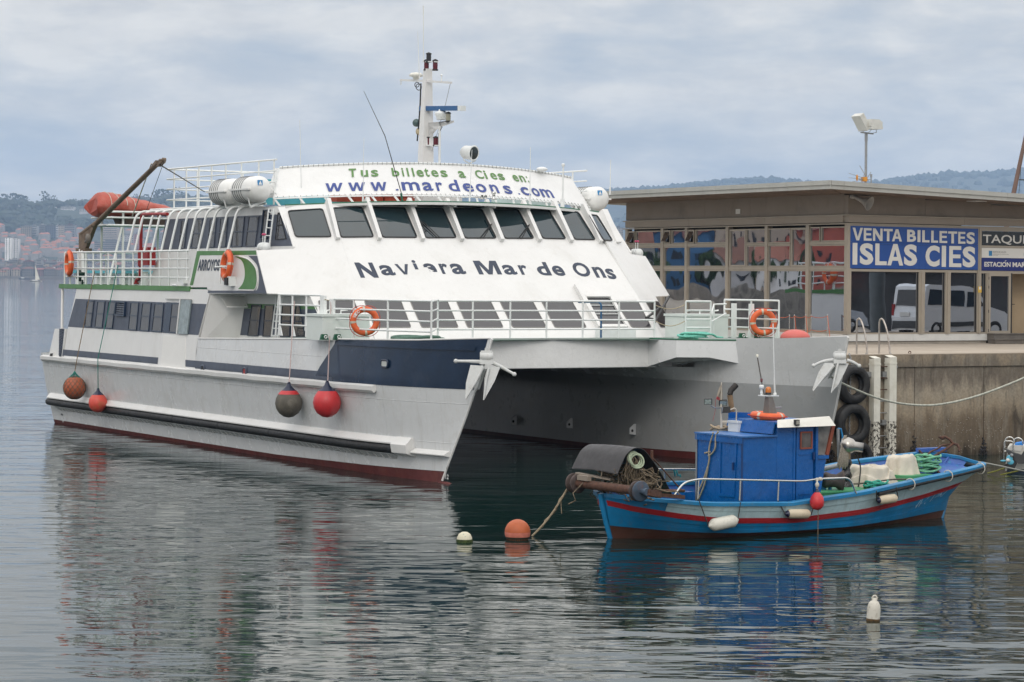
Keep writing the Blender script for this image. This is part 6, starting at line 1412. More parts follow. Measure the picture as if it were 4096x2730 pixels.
mb = MB(); mb.tube([MP(1801, 336), MP(1780, 428), MP(1728, 605)], .008, 4); mb.build('halyard', mat('grey_line', (.3, .3, .31), .7), mst)
mb = MB(); mb.tube([MP(1759, 505), MP(1758, 670)], .035, 7); mb.build('mast_pipe', WHITE2, mst); mb = MB(); mb.tube([MP(1790, 485), MP(1757, 490), MP(1768, 510), MP(1754, 535), MP(1755, 665)], .012, 5); mb.build('cable', BLACK, mst)
mb = MB(); mb.tube([MP(1690, 335, -.05), MP(1688, 420, -.06), MP(1684, 480, -.06), MP(1674, 565, -.04)], .022, 5); mb.torus(MP(1675, 349), (0, 1, 0), .09, .012, 16, 5); mb.torus(MP(1668, 340), (0, 1, .2), .07, .012, 16, 5); mb.build('cable', BLACK, mst)
mb = MB(); mb.lathe([(.0, -.12), (.09, -.08), (.12, .02), (.10, .1), (.0, .11)], MP(1670, 493, -.03), (-.6, -1, .1), 16); mb.build('mast_floodlight', mat('teal_lamp', (.08, .13, .13), .3), mst)
mb = MB(); mb.ball(MP(1676, 527, -.02), .1, 12, 8, (.7, 1, 1.1)); mb.build('horn', mat('horn_cream', (.5, .42, .28), .5), mst)
# searchlight
SLc = onu(1882, 612, 10.9)
mb = MB(); ax = Vector((.35, -1, -.12)).normalized(); mb.lathe([(.0, -.30), (.13, -.29), (.19, -.2), (.20, .12)], SLc, ax, 24); mb.torus(SLc + ax * .12, ax, .20, .025, 24, 6); slt = mb.build('searchlight', WHITE2, fer)
mb = MB(); mb.lathe([(.19, .13), (.0, .15)], SLc, ax, 24); mb.build('lens', mat('searchlight_glass', (.02, .03, .03), .08), slt)
mb = MB(); mb.tube([SLc + Vector((-.2, .05, 0)), SLc + Vector((-.18, .05, -.22)), SLc + Vector((0, .05, -.30)), SLc + Vector((0, .05, -.55))], .02, 6); mb.tube([SLc + Vector((.2, .0, 0)), SLc + Vector((.18, .05, -.22)), SLc + Vector((0, .05, -.30))], .02, 6); mb.build('bracket', WHITE2, slt)
# whip aerials along the roof edge
def whip(x0, y0, x1, y1, u, r0, r1, mt, base=None, mid=None):
    a = onu(x0, y0, u); b = onu(x1, y1, u); pts = [a] + ([onu(mid[0], mid[1], u)] if mid else []) + [b]; mb = MB(); mb.tube(pts, [r0] + ([(r0 + r1) * .6] if mid else []) + [r1], 6); w_ = mb.build('whip_aerial', mt, fer)
    mb = MB(); mb.tube([Vector((a.x, a.y, a.z - .12)), a + (b - a).normalized() * .12], r0 * 2.0, 7); mb.build('aerial_base', WHITE2 if mt is not BLACK else DKGREEN, w_)
whip(1206, 800, 1199, 480, 11.2, .014, .007, WHITE2); whip(1452, 795, 1456, 552, 9.9, .013, .006, WHITE2); whip(1610, 790, 1455, 365, 9.6, .014, .006, BLACK, mid=(1540, 545))
whip(1880, 775, 1888, 600, 9.5, .012, .008, WHITE2); whip(2119, 800, 2122, 590, 9.9, .014, .009, WHITE2); whip(2250, 815, 2253, 670, 10.2, .03, .024, WHITE2); whip(2440, 765, 2443, 640, 12.5, .014, .010, WHITE2)
q = onu(2253, 662, 10.2); mb = MB(); mb.lathe([(.03, -.05), (.05, 0), (.05, .04), (0, .06)], q, (0, 0, 1), 10); mb.build('gps_antenna', WHITE2, fer)
q = onu(2168, 678, 11.2); mb = MB(); mb.ball(q, .17, 14, 8, (1.0, .8, .42)); mb.build('gps_antenna', WHITE2, fer)
for px in (1918, 1932): q = onu(px, 790, 9.75); mb = MB(); mb.lathe([(.02, -.18), (.03, 0), (.07, .10), (.06, .1), (0, .02)], q, (.3, -1, 0), 14); mb.build('horn', STEEL, fer)
q = onu(1975, 785, 9.8); mb = MB(); mb.lathe([(.0, -.1), (.10, -.1), (.04, -.06), (.05, .06), (.07, .07), (.06, .12), (0, .13)], q, (0, 0, 1), 12); mb.build('horn', STEEL, fer)

# ================================================================== loose things on and beside the ferry
def hoop(name, lab, c, axis, R0, r, group, ref=None, names=True, tape=4):
    t = thing(name, lab, 'lifebuoy', c, 0, group); mb = MB(); mb.torus((0, 0, 0), axis, R0, r, 40, 12, ref=ref); mb.build('ring', ORANGE, t)
    ax = Vector(axis).normalized(); a = Vector(ref) if ref else ax.orthogonal(); a = (a - ax * a.dot(ax)).normalized(); b = ax.cross(a)
    for k in range(tape):
        w = 2 * math.pi * (k + .0) / tape + .1; mb = MB(); pts = []
        for i in range(5): t_ = w + (i - 2) * .045; pts.append((a * math.cos(t_) + b * math.sin(t_)) * R0)
        mb.tube(pts, r * 1.03, 12, cap=False); mb.build('reflective_band', REFL, t)
    mb = MB(); pts = []
    for i in range(64):
        w = 2 * math.pi * i / 64; pts.append((a * math.cos(w) + b * math.sin(w)) * (R0 + r * (1.05 + .55 * abs(math.sin(w * 2)))))
    mb.tube(pts, .009, 5, closed=True); mb.build('grab_line', mat('red_line', (.45, .05, .03), .7), t)
    return t
WX = lambda v: (VV * v[0] + UU * v[1] + ZZ * v[2])
cr = onv(1457, 1285, .0); lb1 = hoop('lifebuoy', 'orange lifebuoy hung on the port bow railing of the ferry', W(-.10 + .1, cr.y - .03, cr.z), (VV * -.35 - UU * 1.0), .285, .075, 'lifebuoys on the ferry', ref=ZZ)
fx = (VV * 1.0 - UU * .35).normalized()
mb = MB()
for ch, w in zip('VIGO', (2.75, 2.55, 2.4, 2.2)):
    v, f = text_raw(ch, .02); x0, x1, y0, y1 = text_bb(ch, .02); n = (VV * -.35 - UU).normalized(); rx = fx; cz = rx * math.cos(w) * .285 + ZZ * math.sin(w) * .285; tx = (rx * math.sin(w) - ZZ * math.cos(w)); ty = rx * math.cos(w) + ZZ * math.sin(w)
    mb.add([cz + n * .079 + tx * ((p.x - x0) / (x1 - x0) - .5) * .055 + ty * ((p.y - y0) / (y1 - y0) - .5) * .075 for p in v], f)
mb.build('lettering', WHITE2, lb1, kind='stuff')
cr = onv(3053, 1290, 11.95); hoop('lifebuoy', 'bright orange lifebuoy hung on the starboard bow railing of the ferry', W(11.88, cr.y - .1, cr.z), (VV * -.5 - UU * 1.0), .285, .08, 'lifebuoys on the ferry', ref=ZZ)
cr = SP(929, 1062); hoop('lifebuoy', 'orange lifebuoy in a bracket on the white wing beside the ship name', W(cr.x - .16, cr.y, cr.z), (VV * -1.0 + UU * .12 + ZZ * .1), .33, .085, 'lifebuoys on the ferry', ref=ZZ)
mb = MB(); mb.tube([W(*(cr + Vector((-.22, .38, -.12)))) - W(MID, 12, 0) + W(MID, 12, 0) for _ in (0, 1)], .01, 4) if False else None
c_ = SP(925, 1070); mb = MB(); mb.tube([c_ + Vector((-.28, .45, 0)), c_ + Vector((-.28, -.35, .02))], .022, 6); mb.tube([c_ + Vector((0, .1, -.05)), c_ + Vector((-.28, .1, 0)), c_ + Vector((-.28, .12, -.45))], .02, 6); mb.build('lifebuoy_bracket', WHITE2, fer, kind='stuff')
cr = SP(291, 1054); hoop('lifebuoy', 'orange lifebuoy hung on the stern rail at the far left end', W(cr.x - .12, cr.y + .0, cr.z), (VV * -1.0 + UU * .15), .325, .085, 'lifebuoys on the ferry', ref=ZZ)
hoop('lifebuoy', 'orange lifebuoy on the far stern rail mirrored in the terminal window', W(2 * MID + .15, 22.5, 5.05), VV, .325, .085, 'lifebuoys on the ferry', ref=ZZ)
# life raft canisters
RAFT = mat('white_raft_shell', (.78, .78, .76), .35, var=.03, dirt=(.55, .52, .45), dirt_amt=.25, dscale=3); DSB = mat('raft_blue_label', (.03, .25, .55), .4)
def raft(u0, u1, v, z, lab, face=True):
    t = fthing('liferaft', lab, 'life raft', (v, (u0 + u1) / 2, z), 'life raft canisters'); r = .36; c = Vector((v, 0, z)); L = u1 - u0
    prof = [(0, -L / 2), (r * .5, -L / 2 + .02), (r * .82, -L / 2 + .09), (r, -L / 2 + .22), (r, L / 2 - .22), (r * .82, L / 2 - .09), (r * .5, L / 2 - .02), (0, L / 2)]
    mb = MB(); mb.lathe(prof, (v, (u0 + u1) / 2, z), (0, 1, 0), 28); mb.build('shell', RAFT, t)
    mb = MB(); mb.box(v - r - .03, v + r + .03, u0 + .1, u1 - .1, z - .025, z + .02); mb.build('seam_flange', RAFT, t)
    for k in range(5): uu = u0 + L * (.42 + .09 * k); mb = MB(); mb.lathe([(r + .004, -.008), (r + .014, 0), (r + .004, .008)], (v, uu, z), (0, 1, 0), 28); mb.build('strap', mat('black_strap', (.05, .05, .055), .7), t)
    mb = MB(); mb.beam((v - .2, u0 + .35, z - r - .12), (v + .25, u0 + .35, z - r + .06), .06, .06); mb.beam((v - .2, u1 - .35, z - r - .12), (v + .25, u1 - .35, z - r + .06), .06, .06); mb.beam((v - .3, u0 + .35, z - .1), (v - .2, u0 + .35, z - r - .1), .03, .03); mb.build('cradle', WHITE2, t, kind='stuff')
    if face:
        ex = Vector((.14, .0, 0)); ey = Vector((0, .012, .14)); o = Vector((v - .13, u0 + .004, z + .10))
        mb = MB(); mb.prism([o, o + ex, o + ex + ey, o + ey], (0, .03, 0)); lb_ = mb.build('maker_label', DSB, t)
        mb = MB(); mb.add([o + ex * .12 + ey * .12 - Vector((0, .006, 0)), o + ex * .88 + ey * .12 - Vector((0, .006, 0)), o + ex * .5 + ey * .9 - Vector((0, .006, 0))], [(0, 1, 2)]); mb.build('triangle', WHITE2, lb_)
    return t
raft(11.15, 12.65, .55, 7.12, 'front white life raft canister on the port roof edge by the banner'); raft(12.75, 14.2, .55, 7.10, 'rear white life raft canister on the port roof edge', False)
raft(11.2, 12.7, 2 * MID - .6, 7.13, 'white life raft canister at the starboard end of the banner')
# covered rescue boat
RBM = mat('red_orange_tarpaulin', (.40, .075, .05), .6, var=.12, scale=2, dirt=(.50, .22, .17), dirt_amt=.6, dscale=1.6, bump=.03, bscale=4)
rl, rr_ = onu(378, 850, 23.6), onu(700, 842, 23.6); zt_ = onu(440, 793, 23.6).z
t = fthing('rescue_boat', 'rescue boat under a crumpled red orange cover on the aft platform', 'rescue boat', (rl.x, 23.6, zq_ + .45)); Lb = rr_.x - rl.x
def rbf(a, b):
    x = a; prof = [(0, .70), (.02, .9), (.06, 1.0), (.2, .98), (.5, .72), (.8, .5), (1, .28)]; k = lerp_tab(prof, x); th = b * 2 * math.pi; hh = (zt_ - zq_ - .05) * .5
    y = math.cos(th) * .8 * (.55 + .45 * k); z = math.sin(th) * hh * k; cz = zq_ + .25 + hh * (.35 + .65 * k) * .95
    nn = .05 * noise.noise((x * 6, b * 7, 1.0)) + .03 * noise.noise((x * 17, b * 15, 4.0))
    if z < 0: z *= .9
    return Vector((rl.x + Lb * x - (.15 * (1 - abs(math.sin(th))) if a < .02 else 0), 23.6 + y * .8 + nn, cz + z + nn))
mb = MB(); mb.grid(rbf, 40, 26, True); mb.poly([rbf(0, j / 26) for j in range(26)][::-1]); mb.poly([rbf(1, j / 26) for j in range(26)]); mb.build('cover', RBM, t)
mb = MB(); mb.prism([(rl.x + Lb * .35, 23.2, zq_ + .02), (rl.x + Lb * .98, 23.2, zq_ + .02), (rl.x + Lb * .98, 23.2, zq_ + .3), (rl.x + Lb * .3, 23.2, zq_ + .3)], (0, 1.0, 0)); mb.build('hull', mat('dark_brown_boat_hull', (.06, .04, .03), .6), t)
mb = MB()
for k in range(4):
    x = .12 + k * .1; pts = [rbf(x, j / 12 * .5) + Vector((0, 0, .01)) for j in range(13)]; mb.tube(pts, .012, 4)
mb.build('lashing', ROPE_W, t, kind='stuff')
# anchors at both stems
AN = mat('white_anchor_paint', (.60, .61, .60), .5, var=.08, scale=6, dirt=(.38, .34, .28), dirt_amt=.5, dscale=5, streak=.3)
def anchor(cp, lab, k, flukes, stocks, shank):
    "outlines in crop units; x to the right, z up, with their own thickness and tilt in depth"
    c = W(*cp); t = thing('anchor', lab, 'anchor', c, 0, 'white anchors at the ferry bows'); P = lambda q, y=0.0: Vector((q[0] * k, y, -q[1] * k))
    mb = MB(); mb.beam(P(shank[0], .06), P(shank[1], .22), .09, .12); mb.build('shank', AN, t)
    mb = MB(); mb.lathe([(.0, -.15), (.11, -.15), (.125, -.09), (.125, .09), (.11, .15), (0, .15)], (0, -.05, .06), (1, 0, 0), 16); mb.prism([(-.16, -.17, -.10), (.16, -.17, -.10), (.13, -.12, .2), (-.13, -.12, .2)], (0, .22, 0)); mb.prism([(-.05, -.1, .16), (.05, -.1, .16), (.04, -.1, .26), (-.04, -.1, .26)], (0, .06, 0)); mb.build('crown', AN, t)
    for pts in stocks:
        q = [P(p, -.04 - .02 * i) for i, p in enumerate(pts)]; q = fillet(q, .2) if len(q) > 2 else q; mb = MB(); mb.tube(q, [.045 - .012 * i / (len(q) - 1) for i in range(len(q))], 9); mb.ball(q[-1], .052, 10, 8); mb.build('stock', AN, t)
    for sg, (out, web) in zip((1, -1), flukes):
        n = len(out); dep = lambda p: -.10 - .20 * max(0, p[1]) * k - sg * .12 * (p[0] - out[0][0]) * k
        mb = MB(); mb.prism([P(p, dep(p)) for p in out], (0, .045, 0)); mb.tube([P(p, dep(p) - .03) for p in web], [.035, .035, .014], 6); mb.build('fluke', AN, t)
    return t
us_, vs0 = stem(2.75); a1 = pl(1923, 1437, (1, 0, -.132), .45)
anchor((a1.x - .02, a1.y - .3, a1.z), 'white anchor hung at the navy port bow of the ferry', .00279,
       [([(-130, 45), (-25, 50), (-20, 72), (-90, 210), (-155, 322), (-170, 322), (-165, 190)], [(-25, 60), (-80, 170), (-165, 318)]), ([(8, 62), (88, 58), (112, 62), (70, 172), (-15, 326), (-24, 330), (-15, 152)], [(20, 70), (0, 160), (-20, 326)])],
       [[(-25, 20), (-130, 16), (-250, 15)], [(48, 26), (120, 58), (175, 90), (228, 118)]], ((-25, 70), (-80, 240)))
a2 = mirr(Vector((stem(2.75)[1], stem(2.75)[0] - .25, 0))); a2q = onu(3357, 1438, a2.y)
anchor((a2q.x, a2q.y, a2q.z), 'white anchor hung at the grey starboard bow before the quay tyres', .00175,
       [([(-215, 52), (-95, 55), (-80, 95), (-235, 275), (-385, 455), (-392, 432), (-305, 190)], [(-85, 85), (-225, 245), (-385, 448)]), ([(-55, 52), (130, 58), (65, 190), (-25, 352), (-135, 475), (-130, 440), (-95, 300)], [(-30, 60), (-75, 250), (-132, 470)])],
       [[(-75, 8), (-235, 28), (-370, 92)], [(105, 12), (195, 38), (278, 90)]], ((-60, 70), (-150, 260)))
# ball fenders along the port side
def ballfender(px, py, r, cols, lab, rope_px, rmat, net=False):
    c = None
    for _ in range(4):
        q = onv(px, py, -.15 - r if c is None else c.x); vv = hull_out(q.y, q.z).x; c = Vector((vv - r - .03, q.y, q.z)); c = onv(px, py, c.x)
    t = thing('ball_fender', lab, 'fender', W(*c), 0, 'ball fenders hung along the ferry side'); body, top, band = cols
    sh = [(0, -1.05), (.35, -.98), (.7, -.74), (.93, -.38), (1.0, 0.0), (.94, .36), (.78, .66), (.62, .85)]
    mb = MB(); mb.lathe([(a * r, b * r) for a, b in sh], (0, 0, 0), (0, 0, 1), 28); mb.build('ball', body, t)
    if top:
        if band: mb = MB(); mb.lathe([(.605 * r, .845 * r), (.64 * r, .83 * r), (.66 * r, .80 * r), (.56 * r, .93 * r)], (0, 0, 0), (0, 0, 1), 28); mb.lathe([(.79 * r, .655 * r), (.70 * r, .76 * r), (.62 * r, .853 * r)], (0, 0, .004), (0, 0, 1), 28); mb.build('red_collar', band, t)
        mb = MB(); mb.lathe([(.625 * r, .848 * r), (.42 * r, 1.02 * r), (.2 * r, 1.25 * r), (.14 * r, 1.42 * r), (0, 1.48 * r)], (0, 0, 0), (0, 0, 1), 24); mb.torus((0, 0, 1.42 * r), UU, .1 * r, .05 * r, 12, 6); mb.build('eye_cap', top, t)
    else:
        mb = MB(); mb.lathe([(.63 * r, .84 * r), (.4 * r, .97 * r), (0, 1.03 * r)], (0, 0, 0), (0, 0, 1), 24); mb.build('top', body, t)
    if net:
        mb = MB(); rn = r * 1.012
        def sp(a, b): return Vector((math.sin(b) * math.cos(a), math.sin(b) * math.sin(a), math.cos(b) * 1.04)) * rn
        for k in range(14):
            for sg in (-1, 1): mb.tube([sp(k * .449 + sg * j * .17, .12 + j * .2) for j in range(15)], .006, 4)
        mb.build('net', mat('teal_brown_net', (.10, .13, .10), .9), t, kind='stuff')
        mb = MB()
        for k in range(10): a = k * .63; mb.tube([sp(a, .5), Vector((math.cos(a) * .05, math.sin(a) * .05, r * 1.25)), Vector((0, 0, r * 1.5))], .012, 4)
        mb.build('net_gather', mat('teal_twine', (.03, .22, .18), .8), t, kind='stuff')
    mb = MB(); e = W(*SP(rope_px[0], rope_px[1], .06)) - W(*c); wp = SP(rope_px[0], rope_px[1], .06); kk = (2.24 - c.z) / (wp.z - c.z); mid = c.lerp(wp, kk); mid.x = min(mid.x, hull_out(mid.y, 2.24).x - .17); mb.tube([(0, 0, r * 1.4), W(*mid) - W(*c), e], .014, 5); mb.build('rope', rmat, t)
    return t
OB = mat('fender_orange_faded', (.42, .10, .04), .6, var=.2, scale=4, dirt=(.16, .09, .06), dirt_amt=.5, dscale=4); RBm = mat('fender_coral', (.66, .085, .06), .5, var=.15, scale=3, dirt=(.42, .20, .08), dirt_amt=.8, dscale=1.8)
GB = mat('fender_weathered_grey', (.115, .105, .085), .75, var=.35, scale=3, dirt=(.25, .235, .20), dirt_amt=.7, dscale=2.2, bump=.004, bscale=20); RED = mat('fender_red', (.56, .035, .04), .42, var=.12, scale=4, dirt=(.26, .05, .05), dirt_amt=.45, dscale=4); CAPB = mat('fender_cap_navy', (.012, .018, .05), .35)
ballfender(298, 1552, .345, (OB, None, None), 'faded orange ball fender in a net near the ferry stern', (386, 1085), ROPE_B, True)
ballfender(392, 1612, .285, (RBm, CAPB, None), 'coral ball fender with black smear and navy tip near the stern', (480, 1060), mat('teal_rope', (.03, .22, .18), .8))
ballfender(1155, 1614, .345, (GB, CAPB, RED), 'weathered grey ball fender with navy cap on the ferry bow', (1186, 1205), mat('pink_fleck_rope', (.50, .38, .36), .8, var=.4, scale=60))
ballfender(1308, 1612, .345, (RED, CAPB, None), 'bright red ball fender with navy cap on the ferry bow', (1333, 1200), mat('pink_fleck_rope2', (.50, .38, .36), .8, var=.4, scale=60))
# rope coils and the ball on the bow deck
def coil(name, lab, c, R0, turns, r, mt, group=None, hgt=.1, seed=1, sx=1.0, sy=1.0, tail=None):
    t = thing(name, lab, 'rope', c, ANG, group); q = random.Random(seed); mb = MB(); pts = []
    n = turns * 18
    for i in range(n):
        w = 2 * math.pi * i / 18; k = int(i / 18); rad = R0 * (.62 + .38 * math.sin(k * 2.1 + seed) * .6 + .1 * math.sin(i * .37 + k)); pts.append((rad * math.cos(w) * sx + .05 * R0 * math.sin(k * 1.7), rad * math.sin(w) * sy + .06 * R0 * math.cos(k * 2.3), r + hgt * (k / turns) + .02 * math.sin(w * 2 + k)))
    if tail: pts += [Vector(p) for p in tail]
    mb.tube(pts, r, 6); mb.build('rope', mt, t); return t
p = onu(2790, 1342, 4.3); coil('rope_coil', 'turquoise rope coil on the green deck edge by the starboard locker', W(p.x, 4.45, 3.2), .36, 7, .03, ROPE_T, 'coiled ropes', .14, 2, 1.5, .6, [(.6, 0, .12), (.8, .1, .05), (1.0, .1, .03)])
p = onu(1540, 1345, 4.7); coil('rope_coil', 'dull green hawser lying on the port bow deck behind the lifebuoy', W(1.0, 3.1, 3.19), .5, 5, .045, mat('dull_green_hawser', (.10, .18, .14), .9, var=.3, scale=20), 'coiled ropes', .1, 5, 1.6, .7)
p = onu(3190, 1362, 1.8); t = thing('deck_buoy', 'big coral red ball lying in the starboard bow behind the bulwark', 'fender', W(p.x, p.y + .1, 3.3), 0); mb = MB(); mb.ball((0, 0, 0), .3, 28, 16, (1.3, 1.0, .7)); mb.build('ball', mat('coral_red_ball', (.60, .13, .11), .5, var=.08), t)
# ================================================================== fishing boat
BA = R(32.87); BX = Vector((math.cos(BA), math.sin(BA), 0)); BY = Vector((-math.sin(BA), math.cos(BA), 0)); B0 = atz(2445, 2153)
def bl(x, y, n, c):
    d = ray(x, y); dl = Vector((d.dot(BX), d.dot(BY), d.z)); q = CAMP - B0; cl = Vector((q.dot(BX), q.dot(BY), q.z)); n = Vector(n); return cl + dl * ((c - n.dot(cl)) / n.dot(dl))
def by(x, y, c): return bl(x, y, (0, 1, 0), c)
def bx(x, y, c): return bl(x, y, (1, 0, 0), c)
def bz_(x, y, c): return bl(x, y, (0, 0, 1), c)
def BW_(p): return B0 + BX * p[0] + BY * p[1] + ZZ * p[2]
boat = thing('fishing_boat', 'small blue wooden fishing boat with red stripe and blue wheelhouse before the ferry', 'fishing boat', B0, BA)
def bpaint(n, c, **k): return mat(n, c, k.pop('rough', .45), var=.14, scale=3, dirt=k.pop('dirt', (.12, .10, .07)), dirt_amt=k.pop('da', .35), dscale=1.6, bump=.004, bscale=14, **k)
BLUE = bpaint('hull_sea_blue', (.006, .185, .40), streak=.35, chips=(.10, .28, .36, 14, .66)); PALE = bpaint('pale_blue_white', (.42, .56, .60), streak=.35, rust=(.22, .10, .03, .35)); REDP = bpaint('red_strake_paint', (.33, .016, .022), da=.25)
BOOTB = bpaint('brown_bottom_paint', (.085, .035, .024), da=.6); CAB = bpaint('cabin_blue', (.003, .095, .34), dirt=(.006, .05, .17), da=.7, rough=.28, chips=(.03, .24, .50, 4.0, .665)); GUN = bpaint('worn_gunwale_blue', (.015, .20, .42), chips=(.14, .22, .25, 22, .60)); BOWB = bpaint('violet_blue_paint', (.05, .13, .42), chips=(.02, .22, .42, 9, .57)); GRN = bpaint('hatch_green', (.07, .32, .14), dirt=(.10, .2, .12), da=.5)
XS = [(-.4, .05), (0, 0), (.40, -.13), (.80, -.22)]; XE = [(-.4, 7.9), (0, 8.19), (.43, 8.33), (.67, 8.56), (.85, 8.88), (1.0, 9.17), (1.3, 9.34)]
GBt = [(0, .12), (.01, .36), (.03, .62), (.06, .84), (.1, 1.0), (.18, 1.17), (.38, 1.25), (.6, 1.12), (.76, .86), (.88, .62), (.95, .45), (.985, .30), (.995, .20), (1, .10)]
GWt = [(0, 0), (.05, .30), (.1, .55), (.2, .88), (.4, 1.02), (.6, .90), (.75, .58), (.88, .24), (.96, .06), (1, .0)]
SHn = [(-.3, .80), (0, .775), (.6, .73), (1.5, .65), (3.5, .587), (5.5, .705), (7.07, .86), (8.45, .985), (9.3, 1.06)]
SHd = [(-.3, 0), (.4, .08), (1.2, .2), (5, .22), (6.5, .30), (8.2, .30), (8.9, .16), (9.3, 0)]
def sheer(s, side): x = -.25 + 9.54 * s; return lerp_tab(SHn, x) + (lerp_tab(SHd, x) if side > 0 else 0)
def bh(s, z, side, off=0.0):
    zs = sheer(s, side); b, w = lerp_tab(GBt, s), lerp_tab(GWt, s)
    h = w + (b - w) * max(0, min(1.15, z / zs)) ** .85 if z >= 0 else w * (1 + z / .55)
    xa, xb = lerp_tab(XS, z), lerp_tab(XE, z); return Vector((xa + (xb - xa) * s, side * (h + off), z))
ZR = [(-.2, .67), (.1, .575), (.9, .44), (1.75, .335), (3.5, .272), (5.6, .35), (7.3, .51), (8.2, .65), (8.9, .78)]
ZB = [(-.2, .24), (1, .13), (2.2, .07), (5, .055), (6.8, .09), (8.2, .16)]
def zr(s): return lerp_tab(ZR, -.2 + 8.8 * s)
def zb(s): return lerp_tab(ZB, -.2 + 8.6 * s)
SS = [0, .006, .015, .03, .05, .08, .12, .17] + [.17 + .83 * k / 26 for k in range(1, 27)]
SS = sorted(set([round(min(1, s), 4) for s in SS] + [.965, .98, .99]))
def strip_b(name, f0, f1, side, off, mt, s0=0.0, s1=1.0, nz=3):
    ss = [s0] + [s for s in SS if s0 < s < s1] + [s1]; n = len(ss) - 1; mb = MB()
    def f(i, j):
        s = ss[int(i * n + .5)]; z = f0(s) + (f1(s) - f0(s)) * j; return bh(s, z, side, off * (1.0 if s < .97 else .3))
    mb.grid(f, n, nz, True, side > 0)
    e0, e1 = [f(i / n, 0) for i in range(n + 1)], [f(i / n, 1) for i in range(n + 1)]; q = Vector((0, -side * (abs(off) + .012), 0))
    mb.add(e1 + [p + q for p in e1], [(i, i + 1, n + 2 + i, n + 1 + i) for i in range(n)]); mb.add(e0 + [p + q for p in e0], [(i + 1, i, n + 1 + i, n + 2 + i) for i in range(n)])
    return mb.build(name, mt, boat)
ft = lambda a, fa, fb: (lambda s: fa(s) + (fb(s) - fa(s)) * a)
for side in (-1, 1):
    sh = lambda s, sd=side: sheer(s, sd); r0 = lambda s: zr(s) - .055; r1 = lambda s: zr(s) + .045
    strip_b('bottom', lambda s: -.4, zb, side, .0, BOOTB)
    for k in range(3): strip_b('plank', ft(k / 3, zb, r0), ft((k + 1) / 3, zb, r0), side, [.016, .002, .014][k], BLUE)
    strip_b('red_strake', r0, zr, side, .028, REDP); strip_b('red_band', zr, r1, side, .010, REDP)
    for k in range(2):
        strip_b('plank', ft(k / 2, r1, sh), ft((k + 1) / 2, r1, sh), side, [.003, .016][k], BLUE, 0, .088); strip_b('plank', ft(k / 2, r1, sh), ft((k + 1) / 2, r1, sh), side, [.003, .016][k], PALE, .0885, 1.0)
    # inside of the bulwark and the gunwale cap
    mb = MB(); mb.grid(lambda a, b, sd=side: (lambda s: bh(s, .30 + (sheer(s, sd) - .30) * b, sd, -.07))(a * .985), 40, 3, True, side < 0); mb.build('bulwark_lining', GUN if side < 0 else BOWB, boat)
    ss = SS; mb = MB(); prof = [(.045, -.03), (.05, .03), (.03, .045), (-.10, .045), (-.115, .03), (-.11, -.025)]
    def gc(i, j, sd=side): s = ss[int(i * (len(ss) - 1) + .5)]; o, h = prof[int(j * 6 + .5) % 6]; p = bh(s, sheer(s, sd), sd, o if lerp_tab(GBt, s) > .2 else o * .5); return Vector((p.x, p.y, p.z + h))
    mb.grid(gc, len(ss) - 1, 6, False, side > 0); mb.build('gunwale', GUN, boat)
mb = MB(); mb.tube([Vector((lerp_tab(XS, z) - .025, 0, z)) for z in (-.3, 0, .3, .6, .83)], [.05, .05, .055, .06, .06], 6); mb.build('sternpost', BLUE, boat)
mb = MB(); mb.tube([Vector((lerp_tab(XE, z) + .0, 0, z)) for z in (-.3, 0, .2, .43, .67, .85, 1.0, 1.08)], .035, 6); mb.build('stem', BLUE, boat)
mb = MB(); n = 40; A = [bh(.01 + .97 * k / n, .36, -1, -.05) for k in range(n + 1)]; C_ = [bh(.01 + .97 * k / n, .36, 1, -.05) for k in range(n + 1)]; mb.add(A + C_, [(k, k + 1, n + 2 + k, n + 1 + k) for k in range(n)]); mb.build('deck', GRN, boat)
mb = MB(); mb.tube([bh(.02 + .001 * k + .97 * k / 40, 0, -1) for k in range(0)] or [(0, 0, 0), (0, 0, .01)], .001, 4)
# registration at the bow
mb = MB(); v, f = text_raw('VI-4-1267', .0); x0, x1, y0, y1 = text_bb('VI-4-1267', .0); s_of = lambda a: .845 + .105 * a
mb.add([bh(s_of((p.x - x0) / (x1 - x0)), .26 + .21 * (p.x - x0) / (x1 - x0) + .17 * (p.y - y0) / (y1 - y0), -1, .014) for p in v], f); mb.build('registration_mark', mat('pale_blue_lettering', (.38, .55, .68), .6), boat)
# black rubber pipe lashed under the bow gunwale
mb = MB(); mb.tube([bh(.655 + .335 * k / 24, sheer(.655 + .335 * k / 24, -1) - .085 + .05 * (k / 24), -1, .05) for k in range(25)] + [bh(.985, sheer(.985, -1) - .02, 1, .05)], .038, 8); mb.build('rubber_pipe_fender', RUBBER, boat)
for s in (.745, .86, .965): 
    c = bh(s, sheer(s, -1) - .03, -1, .02); mb = MB(); mb.torus(c, BX.cross(BX) if False else (1, .3, 0), .11, .011, 14, 5); mb.build('lashing', ROPE_W, boat)
